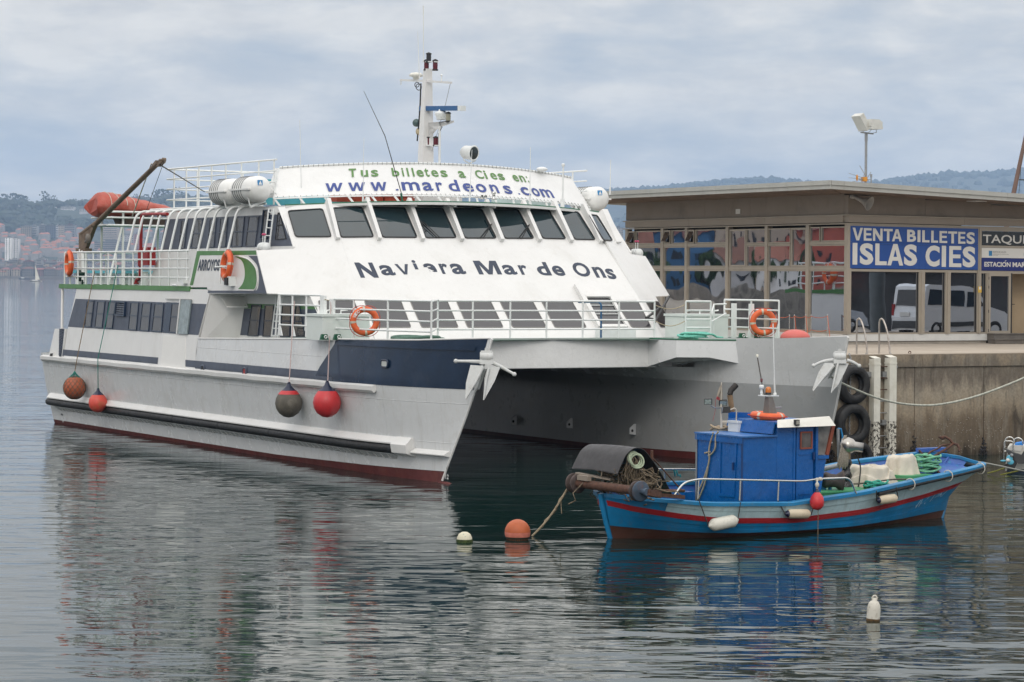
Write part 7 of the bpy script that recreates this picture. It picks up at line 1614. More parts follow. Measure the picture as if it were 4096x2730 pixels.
# wheelhouse
YN, YF, XA, XF = -.75, .62, 2.43, 4.28
ZL, ZH = 1.82, 2.05
mb = MB(); mb.box(XA, 3.262, YN, YF, .3, ZL); cbn = mb.build('cabin', CAB, boat)
XD = by(3180, 1850, YN).x
mb = MB(); mb.box(3.266, XD, YN, YF, .3, ZH); mb.box(XD + .003, XF - .06, YN + .05, YF, .3, ZH); mb.build('cabin', CAB, boat)
def bplate(name, pts, n, mt, par=None): mb = MB(); mb.prism(pts, Vector(n)); return mb.build(name, mt, par or boat)
ND = lambda x, y, o=0.0: by(x, y, YN - o)
dx0, dx1 = by(3187, 1850, YN).x, by(3253, 1850, YN).x; dz0, dz1 = .58, 1.96
mb = MB(); mb.box(dx0, dx1, YN + .01, YN + .045, dz0, dz1); drb = mb.build('door', CAB, boat)
wx0, wx1, wz0, wz1 = by(3200, 1760, YN).x, by(3249, 1760, YN).x, by(3220, 1797, YN).z, by(3220, 1727, YN).z
window([(wx0, YN + .006, wz1), (wx1, YN + .006, wz1), (wx1, YN + .006, wz0), (wx0, YN + .006, wz0)], (0, -1, 0), .03, mat('rust_red_frame', (.25, .06, .03), .6), mat('wheelhouse_pane', (.10, .085, .08), .05, var=.5, scale=6), .02, par=boat)
mb = MB(); zz = by(3220, 1818, YN).z; mb.box(dx0 + .05, dx1 - .05, YN - .005, YN + .008, zz - .01, zz + .01); mb.box(dx0 + .05, dx1 - .05, YN - .005, YN + .008, dz0 + .12, dz0 + .14); mb.build('rail', CAB, drb)
mb = MB(); q = by(3255, 1825, YN - .02); mb.box(q.x - .02, q.x + .015, YN - .035, YN + .0, q.z - .07, q.z + .07); mb.build('handle', mat('handle_blue', (.004, .03, .13), .4), drb)
mb = MB(); mb.box(XF - .057, XF, YN - .008, YN + .05, .3, ZH); mb.box(XD - .05, XD, YN - .012, YN - .001, .45, ZH); mb.build('corner_post', CAB, boat)
mb = MB(); mb.box(XA - .03, XD - .055, YN - .018, YN - .001, .52, .60); mb.box(XA - .012, XA + .03, YN - .012, YN - .001, .605, ZL); mb.build('trim', mat('dark_trim_blue', (.005, .04, .15), .4), boat)
# forward slanted part with windows
mb = MB(); mb.prism([(XF + .002, YN + .02, .4), (XF + .03, YN + .02, .4), (XF + .22, YN + .02, 1.36), (XF + .002, YN + .02, 1.36)], (0, YF - YN - .04, 0)); mb.build('front_wall', CAB, boat)
mb = MB(); mb.box(XF + .004, XF + .27, YN - .01, YF, 1.365, 1.43); mb.build('sill', CAB, boat)
FRM = mat('rust_red_frame', (.25, .06, .03), .6); 
mb = MB(); mb.beam((XF + .24, YN + .03, 1.435), (XF + .40, YN + .03, 2.02), .07, .06, (0, 1, 0)); wfr = mb.build('front_window', FRM, boat)
mb = MB(); mb.prism([(XF + .01, YN + .03, 1.44), (XF + .2, YN + .03, 1.44), (XF + .35, YN + .03, 2.0), (XF + .01, YN + .03, 2.0)], (0, .012, 0)); mb.build('pane', mat('clear_boat_glass', (.16, .15, .14), .06, var=.4, scale=5), wfr)
mb = MB(); mb.prism([(XF + .22, YN + .08, 1.44), (XF + .23, YF - .02, 1.44), (XF + .38, YF - .02, 2.0), (XF + .37, YN + .08, 2.0)], (-.012, 0, 0)); mb.build('pane', mat('clear_boat_glass', (.16, .15, .14), .06), wfr)
# roofs
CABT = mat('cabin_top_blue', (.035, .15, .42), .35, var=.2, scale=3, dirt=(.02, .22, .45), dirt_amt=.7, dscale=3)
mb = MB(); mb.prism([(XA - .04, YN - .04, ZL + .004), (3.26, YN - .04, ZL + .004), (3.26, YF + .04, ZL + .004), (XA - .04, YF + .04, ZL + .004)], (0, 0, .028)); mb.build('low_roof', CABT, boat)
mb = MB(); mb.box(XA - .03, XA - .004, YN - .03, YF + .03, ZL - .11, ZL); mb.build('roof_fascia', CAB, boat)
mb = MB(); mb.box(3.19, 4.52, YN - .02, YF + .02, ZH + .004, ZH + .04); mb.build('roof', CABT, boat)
mb = MB(); mb.prism([(3.14, YN - .02, ZL + .05), (3.19, YN - .03, ZH + .05), (3.19, YF + .02, ZH + .05), (3.14, YF + .02, ZL + .05)], (.03, 0, 0)); mb.build('roof_step', CAB, boat)
mb = MB(); mb.prism([(3.2, YF, ZH + .045), (4.5, YF, ZH + .045), (4.5, YF, ZH + .10), (3.2, YF, ZH + .17)], (0, .03, 0)); mb.build('roof_coaming', CAB, boat)
mb = MB(); mb.prism([ND(3112, 1712, .16), ND(3343, 1704, .16), ND(3319, 1668, .02) + Vector((0, 0, .0)), ND(3112, 1683, .02)], (0, .02, .01)); vz = mb.build('white_visor', mat('weathered_white_visor', (.70, .68, .62), .5, var=.05, dirt=(.45, .42, .36), dirt_amt=.4, dscale=3, streak=.2), boat)
q = ND(3184, 1692, .12); mb = MB(); mb.box(q.x - .05, q.x + .05, q.y - .05, q.y + .01, q.z - .05, q.z + .06); vl = mb.build('visor_lamp', BLACK, boat); mb = MB(); mb.box(q.x - .035, q.x + .035, q.y - .056, q.y - .051, q.z - .03, q.z + .045); mb.build('lens', mat('lamp_lens', (.35, .33, .28), .2), vl)
# aft face door of the cabin
def AF(x, y, o=0.0): p = bx(x, y, XA); return Vector((p.x - o, p.y, p.z))
P = [AF(2888, 1770, .004), AF(2942, 1775, .004), AF(2934, 1975, .004), AF(2884, 1972, .004)]
mb = MB(); ring(mb, [AF(2880, 1760, .002), AF(2950, 1766, .002), AF(2940, 1990, .002), AF(2876, 1985, .002)], .05, (-1, 0, 0), .018); ad = mb.build('aft_door', CAB, boat); mb = MB(); q = AF(2938, 1866, .02); mb.box(q.x - .03, q.x, q.y - .02, q.y + .02, q.z - .07, q.z + .07); mb.build('handle', mat('handle_blue', (.004, .03, .13), .4), ad)
mb = MB(); q0, q1 = AF(2792, 1750, .015), AF(2792, 1990, .015); mb.tube([Vector((XA - .015, YF - .005, .4)), Vector((XA - .015, YF - .005, ZL))], .02, 6); mb.build('corner_strip', GREYM, boat)
# near side pipe rail
RY = -1.17
def NR(x, y): return by(x, y, RY)
pts = fillet([NR(2690, 1992), NR(2735, 1930), NR(2800, 1917), NR(3215, 1926), NR(3270, 1917), NR(3400, 1912), NR(3425, 1977)], .14)
mb = MB(); mb.tube(pts, .02, 8); rl_ = mb.build('pipe_rail', STEEL, boat)
for x, yt, yb in ((2795, 1917, 1995), (2962, 1921, 2003), (3115, 1924, 2003), (3268, 1917, 1998)): mb = MB(); mb.tube([NR(x, yt), NR(x - 4, yb)], .018, 7); mb.build('post', STEEL, rl_)
pf = lambda x, y: by(x, y, 1.12)
mb = MB(); mb.tube([pf(2630, 1878), pf(2800, 1879), pf(3290, 1882)], .02, 7); rl2 = mb.build('pipe_rail', STEEL, boat); mb = MB(); mb.tube([pf(2657, 1879), pf(2659, 1915)], .018, 6); mb.build('post', STEEL, rl2)
mb = MB(); mb.tube([pf(2695, 1878), pf(2700, 1905), pf(2706, 1880), pf(2712, 1905), pf(2720, 1900), pf(2722, 1910)], .018, 6); mb.build('tied_cord', mat('teal_cord', (.02, .20, .22), .8), rl2)
# hatches and inner structures
mb = MB(); mb.box(4.35, 5.75, -.75, .55, .38, .70); mb.box(4.33, 5.77, -.78, .58, .705, .735); mb.build('hatch_cover', GRN, boat)
q = by(3750, 1900, -.2); mb = MB(); mb.box(6.75, 7.55, -.50, .52, .66, .93); mb.build('bow_locker', GRN, boat)
mb = MB(); mb.box(1.1, 2.3, .5, 1.0, .38, .72); mb.build('stern_box', CAB, boat)
mb = MB()
for k in range(6):
    s = .80 + .028 * k; a, b = bh(s, sheer(s, 1) - .02, 1, -.08), bh(s, .5, 1, -.06); mb.tube([a, b], .03, 5)
mb.build('bow_rib', BOWB, boat, kind='stuff')
mb = MB(); a = bh(.90, sheer(.90, 1), 1, -.05); mb.box(a.x - .35, a.x + .35, a.y - .08, a.y + .08, a.z + .05, a.z + .13); mb.build('bow_block', BOWB, boat)
mb = MB(); mb.prism([bh(.90, sheer(.9, -1) - .16, -1, -.1), bh(.97, sheer(.97, -1) - .1, -1, -.06), bh(.97, sheer(.97, 1) - .1, 1, -.06), bh(.90, sheer(.9, 1) - .16, 1, -.1)], (0, 0, -.05)); mb.build('breasthook', BOWB, boat)
# net roller across the stern
A_r, B_r = bx(2300, 1932, -.33), bx(2568, 1966, -.33); A_r = Vector((-.36, A_r.y, A_r.z)); B_r = Vector((-.36, B_r.y, B_r.z)); d = (B_r - A_r)
mb = MB(); mb.tube([A_r, B_r], .082, 14); nr_ = mb.build('net_roller', RUSTM, boat)
RF = mat('roller_flange', (.07, .05, .045), .7, var=.4, scale=8); RFB = mat('roller_flange_blue', (.05, .075, .11), .7, var=.3, scale=6, dirt=(.10, .045, .03), dirt_amt=.9, dscale=5)
for c, m_ in ((A_r, RF), (A_r + d * .07, RF), (B_r, RFB), (B_r - d * .05, RF)):
    mb = MB(); mb.lathe([(.0, -.022), (.17, -.022), (.185, -.01), (.185, .01), (.17, .022), (0, .022)], c, d, 24); mb.build('flange', m_, nr_)
mb = MB(); mb.tube([B_r, B_r + d * .08], .05, 10); mb.tube([B_r + d * .07, B_r + d * .10], .07, 10); mb.build('hub', RFB, nr_)
mb = MB(); q = B_r + d * .10; e = by(2680, 1992, -1.05); mb.beam(q, q.lerp(e, .5), .10, .11); mb.beam(q.lerp(e, .5), e + Vector((.3, 0, 0)), .08, .07); mb.build('roller_arm', RUSTM, boat)
mb = MB(); q = A_r + d * .16; mb.beam(q + Vector((-.05, .1, .12)), q + Vector((-.05, -.25, .12)), .08, .09); mb.beam(A_r + d * .1 + ZZ * .19 + Vector((0, .1, 0)), A_r + d * .45 + ZZ * .12 + Vector((.2, 0, 0)), .12, .03); mb.build('roller_board', mat('weathered_board', (.26, .22, .18), .8), boat)
# black rubber hood over the net bin
prof = [(2470, 1896), (2484, 1862), (2503, 1822), (2526, 1799), (2550, 1791), (2577, 1800), (2604, 1832), (2645, 1893), (2692, 1984)]
pr = [by(x, y, -.62) for x, y in curve_px(prof, 4)]
mb = MB(); n = len(pr) - 1
hd = lambda a, b, o: pr[int(a * n + .5)] + Vector((-.04 * b + .03 * b * math.sin(a * 3), 1.42 * b, .03 * math.sin(b * 3.1) * (1 - a) - .05 * b * a)) + Vector((0, 0, o))
mb.grid(lambda a, b: hd(a, b, .0), n, 8, True); mb.grid(lambda a, b: hd(a, b, -.014), n, 8, True, True)
for b in (0, 1): mb.grid(lambda a, t, b=b: hd(a, b, -.014 * t), n, 1, False, b == 1)
mb.build('rubber_hood', mat('black_rubber_mat', (.030, .028, .03), .5, var=.25, scale=4, dirt=(.09, .085, .09), dirt_amt=.4, dscale=3), boat)
mb = MB(); mb.tube([(.62, -.4, .6), (.60, -.42, 1.62)], .03, 6); mb.tube([(.6, -.42, 1.5), (1.3, -.42, .85)], .015, 5); mb.tube([(.25, .6, .6), (.3, .6, 1.55)], .03, 6); mb.tube([(.2, -.75, .92), (1.25, -.55, .86)], .03, 6); mb.build('hood_frame', RUSTM, boat, kind='stuff')
# winch head, hauler and their fittings
wc = by(3312, 1922, -.45); WM = mat('worn_cast_iron', (.06, .05, .047), .6, metal=.3, var=.4, scale=6, dirt=(.10, .05, .035), dirt_amt=.6, dscale=4)
wax = Vector((1, -.55, -.08)).normalized()
mb = MB(); mb.lathe([(.0, -.17), (.12, -.16), (.16, -.1), (.13, .0), (.125, .1), (.19, .2), (.215, .235), (.20, .24), (.10, .16), (.0, .15)], wc + wax * .05, wax, 24); wn_ = mb.build('winch_head', WM, boat); mb = MB(); mb.lathe([(.09, .16), (.08, .20), (.03, .21), (0, .21)], wc + wax * .05, wax, 12); mb.build('hub', RUSTM, wn_)
mb = MB(); mb.tube([(wc.x - .05, wc.y + .1, .35), (wc.x - .05, wc.y + .1, wc.z)], .07, 8); mb.beam((wc.x + .05, wc.y, .4), (wc.x + .05, wc.y, wc.z - .1), .05, .05); mb.build('winch_pedestal', GUN, boat)
hc = by(3385, 1782, -.1); hax = Vector((1, -.75, -.16)).normalized(); INOX = mat('brushed_steel', (.42, .40, .37), .3, metal=.9, var=.15, scale=5)
mb = MB(); mb.lathe([(.0, -.12), (.12, -.10), (.165, .02), (.14, .12), (.095, .17), (.092, .33), (.08, .33), (.07, .1)], hc, hax, 28); hl = mb.build('net_hauler', INOX, boat)
mb = MB(); mb.lathe([(.08, .2), (.0, .19)], hc, hax, 20); mb.build('bore', DARK, hl)
mb = MB(); mb.tube([(hc.x, hc.y, hc.z - .1), (hc.x, hc.y, hc.z - .27)], .09, 12); mb.build('collar', mat('brown_collar', (.22, .16, .10), .6), hl)
def plasticwrap(a, b): z = hc.z - .27 - .55 * b; r = .085 + .035 * noise.noise((math.cos(a * 6.28) * 3, math.sin(a * 6.28) * 3, b * 9)) + .02 * math.sin(b * 14) + .02 * b; return Vector((hc.x + r * math.cos(a * 6.28), hc.y + r * math.sin(a * 6.28), z))
mb = MB(); mb.grid(plasticwrap, 24, 16, True, True); mb.build('plastic_wrapping', mat('black_plastic_bag', (.012, .012, .014), .18, var=.3, bump=.02, bscale=14), boat)
mb = MB(); q0, q1 = by(3352, 1716, .1), by(3356, 1850, .1); mb.tube([q0, q1], .03, 8); mb.build('steel_stanchion', GREYM, boat)
mb = MB(); mb.tube([by(3352, 1716, .1), by(3363, 1716, .1), by(3371, 1750, .1), by(3365, 1775, .1)], .02, 6); mb.build('lever', mat('bright_blue_lever', (.01, .18, .42), .4), boat)
mb = MB(); mb.tube([by(3275, 1882, .35), by(3372, 1858, .35)], .05, 10); mb.build('steel_boom', GREYM, boat)
mb = MB(); mb.tube(fillet([hc + Vector((.15, -.1, -.15)), hc + Vector((.3, -.1, -.4)), hc + Vector((.2, -.15, -.8)), hc + Vector((.12, -.1, -1.0))], .2), .014, 6); mb.build('hose', BLACK, boat)
mb = MB()
for k in range(11):
    a = -.05 + .012 * k; w = (k - 5) * .018; mb.tube(fillet([hc + Vector((.0 + w * .3, .02, .19)), hc + Vector((-.09 + w * .2, -.02, .10)), hc + Vector((-.17 + w, -.08, -.25)), hc + Vector((-.17 + w * 1.4, -.08, -.42 - .04 * (k % 3))), hc + Vector((-.12 + w, -.1, -.25)), hc + Vector((-.02 + w * .2, -.02, .16))], .08, 3), .012, 5)
mb.build('rope_hank', mat('grey_hank_rope', (.26, .23, .19), .9, var=.3, scale=30), hl, kind='stuff')
# cabin top gear
tp_ = bz_(2913, 1710, ZL + .03)
mb = MB(); mb.lathe([(.0, 0), (.15, 0), (.155, .10), (.14, .12), (0, .13)], (tp_.x, tp_.y, ZL + .034), (0, 0, 1), 20); ex = mb.build('exhaust_base', mat('canvas_grey', (.36, .33, .29), .8), boat)
ep = [Vector((tp_.x + .08, tp_.y, ZL + .1)), by(2922, 1600, tp_.y), by(2919, 1580, tp_.y), by(2924, 1562, tp_.y), by(2944, 1541, tp_.y)]
ep[0] = by(2933, 1692, tp_.y)
mb = MB(); mb.tube(ep[:3], .055, 12); mb.build('exhaust_pipe', mat('heat_stained_pipe', (.30, .20, .12), .45, metal=.5, var=.3, scale=4, rust=(.12, .05, .03, .6)), boat); mb = MB(); mb.tube([ep[2], ep[3], ep[4]], [.056, .058, .062], 12, cap=False); mb.tube([ep[3] + (ep[4] - ep[3]) * .4, ep[4] - (ep[4] - ep[3]) * .02], .052, 12, cap=True); mb.build('exhaust_outlet', mat('sooty_pipe', (.02, .016, .014), .6), boat)
mb = MB(); mb.tube(fillet([by(2945, 1683, .3), by(2946, 1640, .3), by(2937, 1633, .3), by(2915, 1643, .3)], .06), .013, 6); mb.build('hand_loop', mat('cream_pipe', (.55, .5, .42), .5), boat)
lp = by(2885, 1625, .25); yl = .25
mb = MB(); mb.tube([by(2885, 1712, yl), by(2884, 1640, yl), by(2886, 1530, yl)], [.022, .02, .010], 8); lm = mb.build('lamp_pole', mat('cream_pipe', (.55, .5, .42), .5), boat)
mb = MB(); mb.tube([by(2842, 1622, yl), by(2856, 1631, yl), by(2912, 1633, yl)], .012, 6); mb.build('crossbar', GREYM, lm)
def bflood(x, y, n, s=.075):
    c = by(x, y, yl - .03); n = Vector(n).normalized(); a = n.cross(ZZ).normalized(); b = a.cross(n); mb = MB(); mb.obox(c - a * s - b * s * .75 - n * .07, a * 2 * s, b * 1.5 * s, n * .07); l_ = mb.build('floodlamp', BLACK, lm); mb = MB(); mb.obox(c - a * s * .85 - b * s * .6 + n * .002, a * 1.7 * s, b * 1.2 * s, n * .006); mb.build('lens', mat('floodlamp_glass', (.28, .33, .32), .1, var=.5, scale=30), l_)
bflood(2832, 1608, (-.8, -.9, -.25)); bflood(2893, 1614, (-.5, -.9, -.5)); bflood(2903, 1641, (.4, .9, -.2)); 
mb = MB(); mb.box(lp.x - .03, lp.x + .03, yl - .06, yl - .03, by(2877, 1640, yl).z - .05, by(2877, 1640, yl).z + .05); mb.build('junction_box', GREYM, lm)
FLG = bpaint('sooty_flag_cloth', (.30, .26, .21), dirt=(.12, .08, .06), da=.7, rough=.9)
mb = MB(); T_, BL_, BR_ = by(2886, 1535, yl), by(2862, 1598, yl), by(2890, 1606, yl); fg = lambda a, b: T_.lerp(BL_.lerp(BR_, a), b) + Vector((0, .02 * math.sin(a * 9 + b * 4), 0)); mb.grid(fg, 6, 10, True); fl2 = mb.build('flag', FLG, lm); mb = MB(); mb.grid(lambda a, b: fg(a * .6, .82 + b * .18) + Vector((0, -.004, 0)), 4, 3, True); mb.build('red_edge', mat('faded_red_cloth', (.35, .05, .06), .9), fl2)
mb = MB(); mb.tube([BL_, BL_ + Vector((0, 0, -.2)), BL_ + Vector((-.06, 0, -.42))], .005, 4); mb.build('flag_line', mat('faded_red_cloth', (.35, .05, .06), .9), lm)
# beacon post with its platform
yb_ = -.1; zc_ = ZH + .04
bp0 = by(3082, 1680, yb_); bp1 = by(3076, 1590, yb_); PST = mat('grey_weathered_post', (.17, .155, .14), .7, var=.15, scale=4, streak=.3)
mb = MB(); w0, w1 = .115, .055; A = [Vector((bp0.x + a * w0, yb_ + b * w0, ZH + .03)) for a, b in ((-1, -1), (1, -1), (1, 1), (-1, 1))]; B = [Vector((bp1.x + a * w1, yb_ + b * w1, bp1.z)) for a, b in ((-1, -1), (1, -1), (1, 1), (-1, 1))]; mb.add(A + B, [(0, 1, 5, 4), (1, 2, 6, 5), (2, 3, 7, 6), (3, 0, 4, 7), (4, 5, 6, 7)]); bpo = mb.build('beacon_post', PST, boat)
mb = MB(); q0, q1 = by(3040, 1585, yb_), by(3108, 1586, yb_); mb.obox(q0 + Vector((0, -.06, 0)), q1 - q0, (0, .12, 0), (0, 0, .02)); mb.build('platform', WHITE2, bpo)
q = by(3073, 1580, yb_ - .02); mb = MB(); mb.lathe([(.06, 0), (.062, .04), (.055, .045)], q, (0, 0, 1), 16); mb.build('beacon_base', BLACK, bpo); mb = MB(); mb.lathe([(.056, .045), (.056, .10), (.05, .13), (.03, .15), (0, .155)], q, (0, 0, 1), 18); mb.build('beacon_lens', mat('amber_lens', (.62, .17, .01), .15, spec=.8), bpo)
q = by(3046, 1582, yb_); mb = MB(); mb.tube([q, q + ZZ * .12], .022, 8); mb.lathe([(.03, .12), (.045, .13), (.045, .19), (.03, .2), (0, .2)], q, (0, 0, 1), 14); mb.ball(q + ZZ * .05, .03, 8, 6); mb.build('gps_antenna', WHITE2, bpo)
mb = MB(); mb.tube([by(3100, 1585, yb_), by(3098, 1540, yb_)], .018, 7); mb.tube([by(3098, 1540, yb_), by(3092, 1295, yb_)], .012, 6); mb.ball(by(3100, 1577, yb_), .035, 8, 6); mb.build('whip_aerial', WHITE2, bpo)
mb = MB(); mb.tube([by(3064, 1588, yb_), by(3054, 1570, yb_), by(3030, 1432, yb_)], .012, 6); mb.build('lamp_stalk', mat('brown_stalk', (.12, .10, .09), .6), bpo); mb = MB(); mb.lathe([(.022, -.0), (.026, .05), (.02, .055), (0, .056)], by(3029, 1430, yb_), (0, 0, 1), 10); mb.build('stalk_lamp', mat('cream_lamp', (.7, .68, .58), .3), bpo)
mb = MB(); mb.lathe([(.022, -.03), (.026, .03), (0, .035)], by(3046, 1522, yb_), (0, 0, 1), 10); mb.build('red_lamp', REDL, bpo)
mb = MB(); mb.tube([by(3094, 1632, yb_), by(3125, 1630, yb_)], .014, 6); mb.build('bracket', GREYM, bpo)
# ---- loose gear on the fishing boat
def bthing(name, lab, cat, p, group=None): t = thing(name, lab, cat, BW_(p), BA, group); OFF[t.name] = Vector(p); return t
p = bz_(2972, 1728, ZL + .034); t = bthing('storage_box', 'white lidded plastic box on the blue cabin roof', 'box', p); WB = mat('white_plastic_box', (.70, .71, .69), .35, var=.03)
mb = MB(); mb.box(p.x - .17, p.x + .19, p.y - .05, p.y + .25, ZL + .036, ZL + .20); mb.build('body', WB, t); mb = MB(); mb.box(p.x - .185, p.x + .205, p.y - .065, p.y + .265, ZL + .202, ZL + .245); mb.build('lid', WB, t); mb = MB(); mb.box(p.x + .06, p.x + .09, p.y - .075, p.y - .055, ZL + .16, ZL + .24); mb.build('latch', BLACK, t)
def bcoil(name, lab, p, R0, turns, r, mt, hgt, seed, sx=1, sy=1, group='coiled ropes'):
    t = thing(name, lab, 'rope', BW_(p), BA, group); mb = MB(); pts = []
    for i in range(turns * 18):
        w = 2 * math.pi * i / 18; k = i / 18; rad = R0 * (.72 + .28 * math.sin(k * 2.4 + seed)); pts.append((rad * math.cos(w) * sx + .10 * R0 * math.sin(k * 1.9), rad * math.sin(w) * sy + .10 * R0 * math.cos(k * 2.6), r + hgt * (k / turns) + .03 * math.sin(w * 2 + k * 1.3)))
    mb.tube(pts, r, 6); mb.build('rope', mt, t); return t
p = bz_(2880, 1722, ZL + .034); t = bcoil('rope_coil', 'tan rope coil hanging from the aft edge of the cabin roof', (p.x + .02, p.y, ZL + .036), .2, 3, .022, mat('tan_rope', (.33, .26, .18), .9, var=.3, scale=30), .05, 1, .8, 1.3)
mb = MB(); o = BW_(p); L_ = lambda x, y, d=.04: Vector((XA - d, AF(x, y).y, AF(x, y).z)) - Vector((p.x + .02, p.y, ZL + .036))
for pts in ([(2860, 1730), (2845, 1775), (2840, 1810), (2842, 1825)], [(2880, 1727), (2868, 1745), (2866, 1790), (2855, 1812), (2843, 1822)], [(2843, 1822), (2838, 1860), (2815, 1930), (2800, 1965), (2794, 2000)], [(2843, 1822), (2835, 1880), (2822, 1940), (2800, 1995)], [(2826, 1813), (2845, 1808)]):
    mb.tube([L_(x, y, .03 + .02 * (i == 0)) for i, (x, y) in enumerate(curve_px(pts, 4))], .016, 6)
mb.build('hanging_rope', mat('tan_rope2', (.36, .30, .22), .9, var=.3, scale=30), t, kind='stuff')
q = by(3125, 1664, .1); t = hoop('lifebuoy', 'orange lifebuoy lying flat on the wheelhouse roof of the blue boat', BW_((bz_(3128, 1672, ZH + .1).x, .0, ZH + .115)), (0.05, -.02, 1), .27, .07, 'lifebuoy on the fishing boat')
# fishing net under the hood
t = bthing('fishing_net', 'heap of brown fishing net hanging from the roller bin under the black hood', 'fishing net', (.3, -.3, .7)); rn = random.Random(4); NETM = mat('brown_net_twine', (.16, .125, .085), .95, var=.5, scale=20)
mb = MB()
for k in range(150):
    c = Vector((rn.gauss(.25, .22), rn.gauss(-.25, .4), rn.uniform(.95, 1.32))); pts = [c]
    for j in range(5): pts.append(pts[-1] + Vector((rn.gauss(0, .07), rn.gauss(0, .1), rn.gauss(-.03, .06))))
    mb.tube(pts, .013, 4)
mb.build('net_heap', NETM, t, kind='stuff')
mb = MB(); T0 = by(2528, 1835, -.55); 
for a in range(14):
    for sg in (-1, 1):
        mb.tube([T0 + Vector((-.13 + .02 * (a + sg * j * .55) + .03 * math.sin(j), -.02 + .05 * math.sin(a * 2 + j * .4), -.06 * j + .06 * math.sin(a * 1.1))) for j in range(8)], .007, 4)
mb.build('hanging_net', NETM, t, kind='stuff')
mb = MB()
for k in range(6): mb.torus(T0 + Vector((.02 + .01 * k, -.03 - .008 * k, .0 - .01 * k)), (.25 * math.sin(k), -1, .3), .13 + .008 * math.sin(k * 2), .016, 24, 6)
mb.build('net_rope', mat('pale_green_rope', (.36, .42, .30), .85, var=.2, scale=30), t)
# tarpaulin covered gear
TARP = mat('beige_tarpaulin', (.60, .55, .46), .75, var=.08, scale=3, dirt=(.33, .26, .18), dirt_amt=.5, dscale=2.5)
def drape(a, b, cx, cy, rx, ry, ht, z0, sd, top=.55):
    w = a * 2 * math.pi; fold = .10 * noise.noise((math.cos(w) * 3.2, math.sin(w) * 3.2, sd)) + .055 * math.sin(w * 9 + sd + b * 1.5) + .03 * math.sin(w * 17 + sd * 2) ; f = max(0, b - .28) / .72
    if b < .28: rr = top * b / .28; z = ht
    else: rr = top + (1 - top) * f ** 1.4; z = ht * (1 - f)
    rr = rr * (1 + .10 * noise.noise((math.cos(w) * 1.4, math.sin(w) * 1.4, sd * 3))) + .07 * f * noise.noise((math.cos(w) * 7, math.sin(w) * 7, sd + b * 2)) + fold * (f ** 1.0) * 2.2; return Vector((cx + rx * rr * math.cos(w), cy + ry * rr * math.sin(w), z0 + z + .08 * noise.noise((math.cos(w) * 1.6 + b, math.sin(w) * 1.6, b * 4 + sd)) * (1 if b > .2 else .4)))
tb = by(3622, 1825, -.05); t = bthing('covered_winch', 'tall beige tarpaulin draped over a round drum on the boat bow', 'tarpaulin', (tb.x, -.1, .62)); mb = MB(); mb.grid(lambda a, b: drape(a, b, tb.x - .05, .02, .46, .40, tb.z - .66, .66, 2.0, .66), 72, 16, True, True); mb.build('cover', TARP, t)
tb2 = by(3485, 1865, -.0); t = bthing('covered_gear', 'low crumpled beige tarpaulin beside the taller draped drum', 'tarpaulin', (tb2.x, 0, .6)); mb = MB(); mb.grid(lambda a, b: drape(a, b, tb2.x, .05, .62, .50, .40, .70, 7.0, .7) + Vector((0, 0, .10 * noise.noise((a * 9, b * 5, 3)))), 72, 18, True, True); mb.build('cover', TARP, t)
mb = MB(); pts = [by(x, y, -.55) for x, y in curve_px([(3400, 1938), (3440, 1935), (3490, 1930), (3540, 1922), (3590, 1918), (3640, 1920), (3690, 1926)], 4)]; mb.tube(pts, .016, 6); mb.build('tie_rope', mat('dark_tie_rope', (.10, .085, .07), .9), t)
p = by(3520, 1935, -.75); bcoil('rope_coil', 'teal rope coil on the deck below the beige tarpaulin', (p.x, -.62, .74), .2, 6, .02, mat('teal_deck_rope', (.03, .30, .22), .8, var=.3, scale=25), .1, 6, 1.5, .7)
p = by(3765, 1875, -.05); bcoil('rope_coil', 'big pale green rope coil in the bow of the blue fishing boat', (7.7, -.02, .94), .33, 15, .022, ROPE_G, .32, 3, 1.15, .8)
# rusty anchor
t = bthing('rusty_anchor', 'rusty fisherman anchor lying across the bow of the blue boat', 'anchor', (8.0, 0, 1.1)); ya = .0
def AN_(*pts): return [by(x, y, yy) for x, y, yy in pts]
mb = MB(); mb.tube(AN_((3686, 1858, .1), (3730, 1830, .1), (3790, 1794, .15), (3812, 1776, .15)), .028, 7); mb.build('shank', RUSTM, t)
mb = MB(); mb.tube(AN_((3755, 1750, .3), (3780, 1748, .25), (3800, 1760, .2), (3812, 1776, .15), (3830, 1780, .1), (3838, 1795, .05), (3836, 1806, .0)), [.02, .026, .03, .032, .03, .026, .018], 7); mb.build('arm', RUSTM, t)
mb = MB(); mb.tube(AN_((3757, 1751, .3), (3768, 1753, .28), (3783, 1751, .25)), [.012, .04, .02], 6); mb.build('fluke', RUSTM, t)
mb = MB(); mb.tube(AN_((3676, 1802, -.1), (3712, 1842, -.15), (3762, 1898, -.3)), .022, 7); mb.build('stock', RUSTM, t)
mb = MB(); mb.tube(AN_((3708, 1836, 0), (3708, 1825, .05), (3722, 1808, .1), (3750, 1796, .15), (3768, 1782, .2), (3800, 1778, .2)), .02, 6); mb.build('chain', RUSTM, t)
mb = MB(); mb.lathe([(.045, -.03), (.055, 0), (.045, .03)], by(3713, 1842, -.12), (1, .3, .6), 10); mb.build('collar', RUSTM, t)
